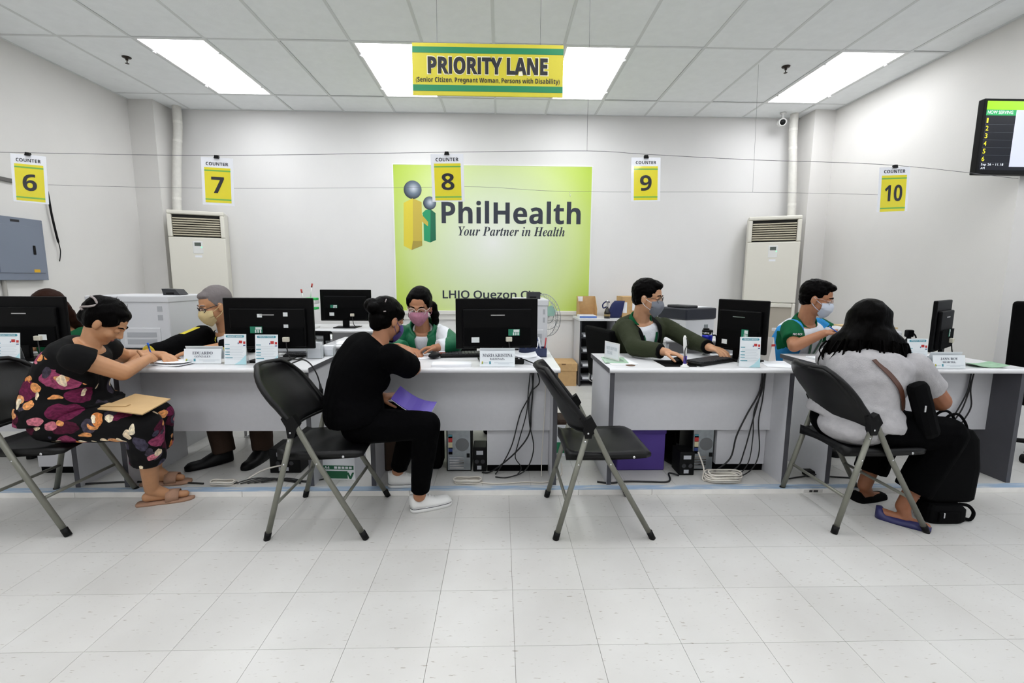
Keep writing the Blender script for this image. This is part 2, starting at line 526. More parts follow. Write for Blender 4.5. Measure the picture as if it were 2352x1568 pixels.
# ================================================================ wall and ceiling things
# ---- wall poster with the printed logo
POSTER_W, POSTER_H = 2.46, 1.836
pg = mat('poster_print', (200, 225, 130), 0.45)
n, l, b = nodes_of(pg)
tc = n.new('ShaderNodeTexCoord'); mp = n.new('ShaderNodeMapping')
mp.inputs['Location'].default_value = (-0.80, 0.0, -0.58); mp.inputs['Scale'].default_value = (0.65, 0.0, 0.64)
l.new(tc.outputs['Object'], mp.inputs['Vector'])
ln = n.new('ShaderNodeVectorMath'); ln.operation = 'LENGTH'; l.new(mp.outputs['Vector'], ln.inputs[0])
rp = n.new('ShaderNodeValToRGB'); e = rp.color_ramp.elements
e[0].position = 0.0; e[0].color = lin((236, 238, 232))
e[1].position = 1.0; e[1].color = lin((180, 208, 62))
for pos, c in ((0.10, (230, 235, 222)), (0.40, (215, 228, 188)), (0.66, (208, 225, 152)), (0.84, (194, 217, 104))):
    q = e.new(pos); q.color = lin(c)
l.new(ln.outputs['Value'], rp.inputs['Fac']); l.new(rp.outputs['Color'], b.inputs['Base Color'])
poster = thing('wall_poster', 'large green printed wall poster with yellow and green logo and dark lettering', 'poster', (-1.325, YB, 0.872))
t = MB(); t.box(-1.325, -1.325 + POSTER_W, YB - 0.012, YB, 0.872, 0.872 + POSTER_H); t.build('printed_panel', pg, poster)
WTRIM = mat('white_trim', (236, 236, 236), 0.4)
for q in ((-1.34, -1.325, 0.872, 0.872 + POSTER_H + 0.012), (-1.325 + POSTER_W, -1.31 + POSTER_W, 0.872, 0.872 + POSTER_H + 0.012), (-1.325, -1.325 + POSTER_W, 0.872 + POSTER_H, 0.884 + POSTER_H)):
    t = MB(); t.box(q[0], q[1], YB - 0.014, YB, q[2], q[3]); t.build('border', WTRIM, poster)
PF = frame((-1.325, YB - 0.012, 0.872), (1, 0, 0), (0, 0, 1))
def pc(cx, cy): return ((cx - 110) * 0.001348, (1480 - cy) * 0.001345)
def pcs(pts): return [pc(*p) for p in pts]
def ballm(name, big):
    m = mat(name, (40, 50, 62), 0.5)
    n, l, b = nodes_of(m)
    tc = n.new('ShaderNodeTexCoord'); mp = n.new('ShaderNodeMapping')
    cx, cy = pc(283 + 8, 337 - 12) if big else pc(437 + 6, 455 - 8)
    s = 1 / (0.16 if big else 0.115)
    mp.inputs['Location'].default_value = (-cx * s, 0, -cy * s); mp.inputs['Scale'].default_value = (s, 0, s)
    l.new(tc.outputs['Object'], mp.inputs['Vector'])
    ln = n.new('ShaderNodeVectorMath'); ln.operation = 'LENGTH'; l.new(mp.outputs['Vector'], ln.inputs[0])
    rp = n.new('ShaderNodeValToRGB'); e = rp.color_ramp.elements
    e[0].color = lin((205, 212, 222)); e[1].position = 0.75; e[1].color = lin((34, 46, 60))
    q = e.new(0.4); q.color = lin((110, 124, 140))
    l.new(ln.outputs['Value'], rp.inputs['Fac']); l.new(rp.outputs['Color'], b.inputs['Base Color'])
    return m
for cx, cy, r, big in ((283, 337, 82, True), (437, 455, 60, False)):
    x, y = pc(cx, cy); rr = r * 0.001347
    t = MB(); t.prism([(x + rr * math.cos(2 * math.pi * k / 40), y + rr * math.sin(2 * math.pi * k / 40)) for k in range(40)], 0.0, 0.0015, PF)
    t.build('logo_ball', ballm('logo_ball_big' if big else 'logo_ball_small', big), poster)
LY = mat('logo_yellow', (222, 205, 60), 0.5); LY2 = mat('logo_yellow_dark', (200, 178, 70), 0.5); LY3 = mat('logo_olive', (168, 150, 64), 0.5)
LG = mat('logo_green', (28, 150, 100), 0.5); LG2 = mat('logo_green_dark', (8, 104, 72), 0.5)
def logo(pts, m, d):
    t = MB(); t.prism(pcs(pts)[::-1], 0.0, d, PF); t.build('logo_shape', m, poster)
logo([(368, 545), (400, 515), (445, 510), (437, 812), (378, 795), (378, 600)], LG, 0.0010)
logo([(445, 510), (490, 545), (490, 790), (437, 812)], LG2, 0.0012)
logo([(283, 412), (275, 870), (262, 882), (190, 845), (198, 455)][::1], LY, 0.0016)
logo([(283, 412), (363, 447), (362, 840), (262, 882), (275, 800)], LY2, 0.0014)
logo([(363, 560), (420, 625), (418, 665), (363, 622)], LY2, 0.0018)
logo([(275, 800), (362, 800), (360, 842), (262, 882)], LY3, 0.0020)
def ptext(s, cx0, cx1, cy0, cy1, **k):
    (x0, y1), (x1, y0) = pc(cx0, cy0), pc(cx1, cy1)
    return text(s, PF, x0, x1, y0, y1, 0.0008, mat('poster_ink', (38, 44, 58), 0.5), poster, **k)
ptext(SB('PhilHealth'), 545, 1840, 430, 637, bold=0.004)
ptext(ITAL('Your Partner in Health'), 700, 1695, 660, 748)
ptext(SR('LHIO Quezon City'), 545, 1487, 1255, 1356, bold=0.022)

# ---- floor-standing air conditioners
AC_M = mat('ac_shell', (222, 219, 208), 0.4); AC_G = mat('ac_louvre', (186, 178, 158), 0.5); AC_D = mat('ac_dark', (28, 28, 27), 0.7); AC_I = mat('ac_intake_mesh', (182, 174, 160), 0.7, bump=0.5, bscale=300)
LCD = mat('ac_display', (84, 92, 86), 0.2); LED = mat('green_led', (60, 220, 120), 0.4, emit=((80, 240, 140), 3.0))
def aircon(a, b, label):
    a, b = V(a), V(b)
    R = (b - a).normalized(); U = V((0, 0, 1)); N = R.cross(U)
    W = (b - a).length; H = 2.045; D = 0.30
    g = thing('air_conditioner', label, 'air conditioner', (a + b) / 2 - N * D / 2 + V((0, 0, 0)), 'floor standing air conditioners')
    Mx = Matrix(((R.x, -N.x, 0, a.x), (R.y, -N.y, 0, a.y), (0, 0, 1, a.z), (0, 0, 0, 1)))   # local: x right, y into unit, z up
    zt = H - 0.045; zb = H - 0.295
    t = MB(); t.bbox(0, W, 0.05, D, 0, H, 0.012, Mx); t.bbox(0, W, 0, 0.06, 0, 0.10, 0.01, Mx); t.build('cabinet', AC_M, g)
    t = MB(); t.bbox(0, W, 0, 0.06, zt, H, 0.012, Mx); t.bbox(0, 0.045, 0, 0.06, zb - 0.005, zt, 0.01, Mx); t.bbox(W - 0.045, W, 0, 0.06, zb - 0.005, zt, 0.01, Mx); t.build('outlet_frame', AC_M, g)
    t = MB(); t.box(0.045, W - 0.045, 0.045, 0.05, zb, zt, Mx); t.build('outlet_back', AC_D, g)
    for k in range(8):
        z = zb + 0.012 + k * 0.0265
        t = MB(); t.bbox(0.048, W - 0.048, 0.012, 0.044, z, z + 0.016, 0.005, Mx @ Matrix.Translation((0, 0, 0))); t.build('louvre', AC_G, g)
    t = MB(); t.bbox(0, W, 0.0, 0.055, 1.02, zb - 0.008, 0.01, Mx); p = t.build('front_panel', AC_M, g)
    t = MB(); t.bbox(W / 2 - 0.05, W / 2 + 0.05, -0.003, 0.004, zb - 0.19, zb - 0.05, 0.004, Mx); q = t.build('control_panel', WHITEP, p)
    t = MB(); t.box(W / 2 - 0.032, W / 2 + 0.032, -0.0045, -0.002, zb - 0.105, zb - 0.066, Mx); t.build('display', LCD, p)
    t = MB(); t.cyl(Mx @ V((W / 2 + 0.036, -0.003, zb - 0.118)), Mx @ V((W / 2 + 0.036, -0.006, zb - 0.118)), 0.005, n=10); t.build('status_light', LED, p)
    t = MB(); t.box(W / 2 - 0.035, W / 2 + 0.035, -0.001, 0.002, zb - 0.235, zb - 0.212, Mx); t.build('badge', PAPER, p)
    t = MB(); t.bbox(0.0, 0.035, 0.0, 0.055, 0.10, 1.015, 0.008, Mx); t.bbox(W - 0.035, W, 0.0, 0.055, 0.10, 1.015, 0.008, Mx); t.bbox(0.035, W - 0.035, 0.0, 0.055, 0.965, 1.015, 0.008, Mx); t.build('lower_panel_frame', AC_M, g)
    t = MB(); t.box(0.035, W - 0.035, 0.018, 0.03, 0.10, 0.965, Mx); t.build('intake_grille', AC_I, g)
    return g
aircon((-3.794, 5.50, PLAT_Z), (-3.27, 5.71, PLAT_Z), 'tall cream floor-standing air conditioner in the left back corner')
aircon((3.0, 5.68, PLAT_Z), (3.51, 5.45, PLAT_Z), 'tall cream floor-standing air conditioner in the right back corner')
PIPE = mat('pipe_wrap', (214, 212, 206), 0.6, var=0.05, vscale=20, bump=0.3, bscale=40)
for (x, y, x2, y2, lab) in ((-3.83, 5.89, -3.86, 5.80, 'white wrapped pipe above the left air conditioner'), (3.55, 5.84, 3.575, 5.78, 'white wrapped pipe above the right air conditioner')):
    g = thing('wrapped_pipe', lab, 'pipe', (x, y, 2.08), 'wrapped pipes of the air conditioners')
    t = MB(); t.sm = True
    pts = [V((x2, y2, 2.083)), V((x2, y2, 2.2)), V(((x + x2) / 2, (y + y2) / 2, 2.7)), V((x, y, 3.1)), V((x, y, HC + 0.01))]
    t.tube(pts, 0.047, 16, sub=8); t.build('pipe', PIPE, g)
    for z in (2.45, 2.85, 3.12):
        t = MB(); t.cyl((x, y + (0.0), z), (x, y, z + 0.03), 0.0485, n=16) if z > 3 else t.cyl(spline(pts, 8)[int(32 * (z - 2.06) / 1.26)] - V((0, 0, 0.015)), spline(pts, 8)[int(32 * (z - 2.06) / 1.26)] + V((0, 0, 0.015)), 0.0485, n=16)
        t.build('tape_band', mat('tape', (226, 224, 218), 0.5), g)

# ---- security camera
g = thing('security_camera', 'small white dome security camera under the ceiling at the right', 'camera', (3.385, 5.80, HC))
t = MB(); t.sm = True; t.lathe((3.385, 5.80, HC + 0.002), [(0.0, 0), (0.035, 0), (0.035, -0.012), (0.012, -0.016), (0.012, -0.06), (0.0, -0.06)], 20); t.build('mount', WHITEP, g)
d = V((-0.25, -0.9, -0.2)).normalized(); c0 = V((3.375, 5.80, 3.205))
t = MB(); t.sm = True; t.lathe(c0 - d * 0.05, [(0.0, 0), (0.03, 0.0), (0.045, 0.02), (0.045, 0.10), (0.038, 0.105), (0.036, 0.10)], 24, d); t.build('housing', WHITEP, g)
t = MB(); t.sm = True; t.lathe(c0 - d * 0.05, [(0.0, 0.09), (0.036, 0.09), (0.03, 0.104), (0.012, 0.108), (0.0, 0.109)], 20, d); t.build('lens', BLACKP, g)
# ---- sprinklers
for (x, y, lab) in ((-3.439, 4.656, 'dark ceiling sprinkler head beside the leftmost light panel'), (2.684, 4.612, 'dark ceiling sprinkler head beside the rightmost light panel')):
    g = thing('sprinkler', lab, 'sprinkler', (x, y, HC), 'ceiling sprinklers')
    t = MB(); t.sm = True; t.lathe((x, y, HC + 0.004), [(0.0, 0), (0.038, 0), (0.034, -0.008), (0.012, -0.012), (0.010, -0.03), (0.0, -0.03)], 20); t.build('escutcheon', mat('bronze', (52, 44, 38), 0.4, metal=0.6), g)
    t = MB(); t.cyl((x, y, HC - 0.03), (x, y, HC - 0.05), 0.004); t.cyl((x, y, HC - 0.05), (x, y, HC - 0.053), 0.016); t.build('deflector', mat('bronze', (52, 44, 38)), g)

# ---- electrical panel on the left wall
PGREY = mat('panel_grey_paint', (118, 126, 142), 0.45, var=0.03, vscale=3)
g = thing('electrical_panel', 'grey steel electrical panel box on the left wall', 'electrical panel', (XL, 4.22, 1.28))
t = MB(); t.bbox(XL, XL + 0.05, 3.98, 4.452, 1.283, 1.822, 0.004); t.build('cabinet', PGREY, g)
t = MB(); t.bbox(XL + 0.048, XL + 0.056, 4.035, 4.425, 1.345, 1.755, 0.003); p = t.build('panel_door', PGREY, g)
t = MB(); t.bbox(XL + 0.055, XL + 0.062, 4.33, 4.352, 1.51, 1.59, 0.003); t.build('latch', BLACKP, p)
t = MB(); t.box(XL + 0.056, XL + 0.0572, 4.318, 4.372, 1.352, 1.378); t.build('warning_sticker', mat('warning_yellow', (214, 166, 30), 0.5), p)
t = MB(); t.box(XL + 0.05, XL + 0.0512, 4.17, 4.245, 1.782, 1.803); t.build('name_plate', INK, g)
for (y, z) in ((4.44, 1.30), (4.44, 1.80)):
    t = MB(); t.cyl((XL + 0.05, y, z), (XL + 0.053, y, z), 0.005, n=10); t.build('screw', STEEL, g)
t = MB(); t.cyl((XL + 0.018, 4.085, 0.9), (XL + 0.018, 4.085, 1.285), 0.014); tag(t.build('conduit', mat('conduit_grey', (165, 162, 156), 0.5)), 'grey conduit running down below the electrical panel', 'conduit')
t = MB(); t.box(XL, XL + 0.025, 3.6, 4.30, 2.12, 2.15); tag(t.build('cable_trunking', mat('conduit_dark', (96, 94, 92), 0.5)), 'dark cable trunking ending behind the card numbered 6', 'trunking')
t = MB(); t.sm = True
t.tube([(XL + 0.03, 4.52, 2.17), (XL + 0.03, 4.56, 2.10), (XL + 0.03, 4.575, 1.9), (XL + 0.03, 4.60, 1.7), (XL + 0.025, 4.625, 1.58), (XL + 0.02, 4.625, 1.52), (XL + 0.02, 4.61, 1.46)], [0.006] * 8 + [0.009] * 20 + [0.004] * 20 + [0.003], 8, sub=8)
tag(t.build('hanging_cable', BLACKP), 'black loose cable hanging from the left wall', 'cable')

# ---- strings stretched across the counters
STRING = mat('dark_string', (92, 92, 96), 0.7)
g = thing('sign_string', 'thin dark string the counter number cards hang from', 'string', (0, 3.12, 2.07))
t = MB(); t.tube([(XL, 3.12, 2.09), (-2.97, 3.12, 2.085), (-1.80, 3.12, 2.083), (-0.34, 3.12, 2.121), (0.556, 3.12, 2.14), (0.94, 3.12, 2.124), (1.64, 3.12, 2.098), (2.60, 3.12, 2.075), (XR, 3.58, 2.10)], 0.0016, 5, sub=4); t.build('strand', STRING, g)
t = MB(); t.tube([(0.556, 3.12, 2.14), (0.55, 3.12, HC)], 0.0011, 5); t.build('hanger', STRING, g)
g = thing('wall_string', 'thin grey string stretched lower, from the left wall to the right wall', 'string', (0, 4.57, 2.16))
t = MB(); t.tube([(XL, 4.57, 2.16), (-2.83, 4.57, 2.145), (-1.0, 4.57, 2.168), (-0.2, 4.57, 2.185), (0.66, 4.57, 2.150), (2.43, 4.57, 2.163), (XR, 4.57, 2.15)], 0.0014, 5, sub=4); t.build('strand', STRING, g)
t = MB(); t.tube([(2.43, 4.57, 2.163), (2.40, 4.57, HC)], 0.0011, 5); t.build('hanger', STRING, g)
t = MB(); t.tube([(0.66, 4.57, 2.152), (0.655, 4.57, 2.12), (0.665, 4.57, 2.10), (0.67, 4.57, 2.13)], 0.0016, 5); t.build('wire_hook', CHROME, g)

# ---- hanging priority sign
SIGN_Y = 3.05
g = thing('hanging_sign', 'yellow and green priority lane sign hanging from the ceiling', 'sign', (-0.08, SIGN_Y, 2.43))
SF = frame((-0.08, SIGN_Y, 2.588), V((1, 0, 0.0)), (0, 0, 1))
SW, SH = 0.463, 0.150
t = MB(); rect(t, SF, -SW, SW, -SH, SH, -0.008, 0.0); t.build('board', YELLOW_PRINT, g)
for (a, b_) in ((0.094, 0.129), (-0.125, -0.089)):
    t = MB(); rect(t, SF, -SW, SW, a, b_, 0.0, 0.0008); t.build('green_band', GREEN_PRINT, g)
WOUT = mat('white_outline', (240, 236, 205), 0.5)
text(SB('PRIORITY LANE'), SF, -0.374, 0.372, -0.031, 0.079, 0.0002, WOUT, g, bold=0.05, name='lettering_outline')
text(SB('PRIORITY LANE'), SF, -0.369, 0.367, -0.026, 0.074, 0.0012, INK, g, bold=0.028)
text(SB('(Senior Citizen, Pregnant Woman, Persons with Disability)'), SF, -0.443, 0.443, -0.082, -0.044, 0.0012, INK, g)
for x in (-0.31, 0.32):
    t = MB(); t.cyl((x - 0.08, SIGN_Y, 2.738), (x - 0.08, SIGN_Y, HC), 0.0012, n=6); t.build('hanger', STRING, g)

# ---- counter number cards clipped to the string
LAMI = mat('laminated_paper', (232, 234, 240), 0.16, coat=0.6); LYEL = mat('laminated_yellow', (226, 214, 40), 0.16, coat=0.6); LGRN = mat('laminated_green', (110, 178, 78), 0.16, coat=0.6); LINK = mat('laminated_ink', (26, 28, 40), 0.16, coat=0.6)
def card(num, lab, x, y, z, tilt, yaw, pitch, w, h):
    g = thing('counter_card', lab, 'sign', (x, y, z + h / 2), 'counter number cards')
    M3 = Matrix.Rotation(yaw, 3, 'Z') @ Matrix.Rotation(pitch, 3, 'X') @ Matrix.Rotation(tilt, 3, 'Y')
    F = frame((x, y, z), M3 @ V((1, 0, 0)), M3 @ V((0, 0, 1)))
    s = w / 0.215
    t = MB(); rect(t, F, -w / 2, w / 2, -h / 2, h / 2, -0.0015, 0.0); t.build('sheet', LAMI, g)
    t = MB(); rect(t, F, -0.088 * s, 0.088 * s, -0.141 * s, 0.091 * s, 0.0, 0.0004); t.build('yellow_panel', LYEL, g)
    for yy in (0.071, -0.1195):
        t = MB(); rect(t, F, -0.088 * s, 0.088 * s, (yy - 0.0045) * s, (yy + 0.0045) * s, 0.0004, 0.0008); t.build('green_stripe', LGRN, g)
    text(SB('COUNTER'), F, -0.075 * s, 0.075 * s, 0.105 * s, 0.126 * s, 0.0004, LINK, g)
    hw = 0.043 if len(num) == 1 else 0.062
    text(SB(num), F, -hw * s, hw * s, -0.076 * s, 0.030 * s, 0.0008, LINK, g)
    t = MB(); t.prism([(-0.016, -0.006), (0.016, -0.006), (0.011, 0.014), (-0.011, 0.014)], -0.008, 0.008, lambda a, b_, d: F(a, b_ + h / 2, d)); t.build('binder_clip', BLACKP, g)
card('6', 'laminated yellow counter card hanging above the grey electrical panel', -2.975, 3.115, 1.925, 0.075, 0.05, 0.02, 0.208, 0.292)
card('7', 'laminated yellow counter card hanging above the left air conditioner', -1.805, 3.115, 1.922, 0.045, 0.0, 0.02, 0.200, 0.292)
card('8', 'laminated counter card hanging in front of the green poster', -0.342, 3.115, 1.960, -0.01, -0.05, 0.10, 0.210, 0.292)
card('9', 'laminated yellow counter card hanging just right of the green poster', 0.945, 3.115, 1.965, -0.035, 0.1, 0.0, 0.198, 0.276)
card('10', 'laminated yellow counter card hanging nearest the wall screen', 2.60, 3.115, 1.920, -0.05, 0.05, 0.0, 0.215, 0.285)

# ---- wall screen
TV_Y = 3.50
g = thing('wall_screen', 'black wall screen with green header and yellow numbers, at right edge', 'screen', (4.0, TV_Y, 2.11))
TF = frame((3.53, TV_Y, 2.112), (1, 0, 0.0), (0, 0, 1))
t = MB(); t.bbox(3.53, 4.47, TV_Y, TV_Y + 0.05, 2.112, 2.645, 0.006); t.build('housing', BLACKP, g)
def scr(x0, x1, y0, y1, rgb, e, d=0.0006, name='screen_area'):
    t = MB(); rect(t, TF, x0, x1, y0, y1, 0.0, d); t.build(name, mat('screen_%d_%d_%d' % rgb, rgb, 0.25, emit=(rgb, e)), g)
scr(0.02, 0.92, 0.03, 0.515, (14, 16, 26), 0.3)
scr(0.02, 0.92, 0.455, 0.515, (140, 204, 30), 0.8, 0.0009)
scr(0.02, 0.245, 0.415, 0.455, (36, 150, 84), 0.7, 0.0009)
scr(0.245, 0.92, 0.055, 0.455, (214, 218, 236), 0.3, 0.0009)
SY = mat('screen_yellow', (236, 222, 40), 0.3, emit=((236, 222, 40), 0.9)); SWT = mat('screen_white', (226, 230, 236), 0.3, emit=((226, 230, 236), 0.7))
text('NOW SERVING', TF, 0.03, 0.22, 0.425, 0.448, 0.001, SWT, g, bold=0.01)
for k in range(6):
    y = 0.363 - k * 0.054
    text(str(k + 1), TF, 0.03, 0.030 + (0.012 if k == 0 else 0.02), y, y + 0.033, 0.001, SY, g)
    t = MB(); rect(t, TF, 0.02, 0.245, y - 0.012, y - 0.0105, 0.0006, 0.0012); t.build('divider', mat('screen_line', (84, 88, 96), 0.3), g)
text('Sep 26 \u2022 11.18', TF, 0.03, 0.20, 0.057, 0.078, 0.001, SWT, g)
text('AM', TF, 0.03, 0.062, 0.036, 0.050, 0.001, SWT, g)
t = MB(); t.box(3.97, 4.1, TV_Y + 0.05, 3.57, 2.25, 2.5); t.build('wall_bracket', DARKG, g)
# ---- notice board in the next room
g = thing('notice_poster', 'teal and white framed notice poster in the room beyond, at the right edge', 'poster', (6.9, YB, 1.68))
t = MB(); t.box(6.60, 7.15, YB - 0.02, YB, 1.68, 2.30); t.build('poster_frame', DARKG, g)
tm = mat('teal_print', (120, 190, 180), 0.4)
n, l, b = nodes_of(tm)
tc = n.new('ShaderNodeTexCoord'); sp = n.new('ShaderNodeSeparateXYZ'); l.new(tc.outputs['Object'], sp.inputs[0])
rp = n.new('ShaderNodeValToRGB'); rp.color_ramp.elements[0].color = lin((228, 238, 240)); rp.color_ramp.elements[1].color = lin((38, 150, 128)); rp.color_ramp.elements[1].position = 0.62
l.new(sp.outputs['Z'], rp.inputs['Fac']); l.new(rp.outputs['Color'], b.inputs['Base Color'])
t = MB(); t.box(6.615, 7.135, YB - 0.024, YB - 0.02, 1.695, 2.285); t.build('print', tm, g)

# ================================================================ desks
LAM = mat('grey_white_laminate', (200, 200, 204), 0.45, var=0.015, vscale=40)
LAMTOP = mat('desk_top_laminate', (222, 222, 224), 0.35, var=0.015, vscale=30)
CHAR = mat('charcoal_edge', (74, 74, 80), 0.5, var=0.03, vscale=20)
DZ = 0.785                     # desk top height
DF, DB = 2.735, 3.325          # front and back of the counter desks
def slab(x0, x1, y0, y1, z0, z1):
    """table top with a rounded front edge"""
    t = MB()
    r = (z1 - z0) / 2; prof = []
    for k in range(9):
        a = -math.pi / 2 + math.pi * k / 8
        prof.append((y0 + r - r * math.cos(a), (z0 + z1) / 2 + r * math.sin(a)))
    prof += [(y1, z1), (y1, z0)]
    t.rings([[V((x0, p[0], p[1])) for p in prof], [V((x1, p[0], p[1])) for p in prof]])
    return t
def desk(x0, x1, label, dark_right=False, pedestal=True, y0=DF, y1=DB, grommet=None, ped=0.45):
    g = thing('office_desk', label, 'desk', ((x0 + x1) / 2, (y0 + y1) / 2, PLAT_Z), 'counter desks')
    slab(x0 + 0.002, x1 - 0.002, y0, y1, DZ - 0.03, DZ).build('desktop', LAMTOP, g)
    for xa, xb in ((x0, x0 + 0.002), (x1 - 0.002, x1)):
        t = MB(); t.box(xa, xb, y0 + 0.012, y1, DZ - 0.0295, DZ - 0.0005); t.build('edge_band', CHAR, g)
    for k, xa in enumerate((x0 + 0.012, x1 - 0.04)):
        t = MB(); t.box(xa, xa + 0.028, y0 + 0.034, y1 - 0.02, PLAT_Z, DZ - 0.03); p = t.build('side_panel', CHAR if (dark_right and k) else LAM, g)
        t = MB(); t.box(xa, xa + 0.028, y0 + 0.031, y0 + 0.034, PLAT_Z, DZ - 0.03); t.build('edge_strip', CHAR, p)
    t = MB(); t.box(x0 + 0.04, x1 - 0.04, y0 + 0.20, y0 + 0.218, 0.335, DZ - 0.03); t.build('modesty_panel', LAM, g)
    if pedestal:
        xa, xb = x1 - ped, x1 - 0.042
        t = MB(); t.box(xa, xb, y0 + 0.235, y1 - 0.04, PLAT_Z + 0.05, DZ - 0.20); p = t.build('drawer_pedestal', LAM, g)
        t = MB(); t.box(xa, xb, y0 + 0.25, y1 - 0.06, PLAT_Z, PLAT_Z + 0.05); t.build('plinth', BLACKM, p)
        for k in range(3):
            z = PLAT_Z + 0.06 + k * 0.155
            t = MB(); t.box(xa + 0.004, xb - 0.004, y1 - 0.04, y1 - 0.025, z, z + 0.15); t.build('drawer_front', LAM, p)
    if grommet:
        t = MB(); t.lathe((grommet[0], grommet[1], DZ), [(0.0, 0.0), (0.03, 0.0), (0.03, 0.002), (0.025, 0.003), (0.0, 0.003)], 20); t.build('cable_grommet', mat('grommet_brown', (86, 60, 40), 0.6), g)
    return g
desk(-3.73, -2.56, 'light grey office desk cut off by the left picture edge', pedestal=True)
desk(-2.315, -1.14, 'light grey office desk in front of the grey-haired man', pedestal=False)
desk(-0.81, 0.365, 'light grey office desk with the green-jacketed woman behind it')
desk(0.66, 1.83, 'light grey office desk behind the empty folding chair', grommet=(0.816, 2.845), ped=0.372)
desk(2.06, 3.30, 'light grey office desk with a dark right side panel, rightmost counter', dark_right=True, pedestal=False)
# tables behind the counters
def table(x0, x1, y0, y1, label, shelf=False):
    g = thing('side_table', label, 'table', ((x0 + x1) / 2, (y0 + y1) / 2, PLAT_Z), 'tables behind the counters')
    slab(x0, x1, y0, y1, DZ - 0.03, DZ).build('tabletop', LAMTOP, g)
    for xa in (x0 + 0.02, x1 - 0.048):
        t = MB(); t.box(xa, xa + 0.028, y0 + 0.04, y1 - 0.03, PLAT_Z, DZ - 0.03); t.build('side_panel', LAM, g)
    t = MB(); t.box(x0 + 0.048, x1 - 0.048, y1 - 0.12, y1 - 0.1, 0.4, DZ - 0.03); t.build('back_panel', LAM, g)
    return g
table(-2.99, -2.36, 3.36, 4.0, 'side table carrying the large white printer')
table(-2.35, -1.25, 4.83, 5.45, 'back table with a black monitor, by the rear wall')
table(-0.05, 0.365, 3.335, 3.95, 'side table carrying the white printer beside the second counter')
table(1.50, 2.15, 4.14, 4.75, 'side table carrying the black and white printer')
table(-1.42, -0.88, 3.70, 4.25, 'side table with loose papers between the two left counters')
table(3.1, 3.68, 4.65, 5.2, 'side table with a grey desk phone near the right wall')

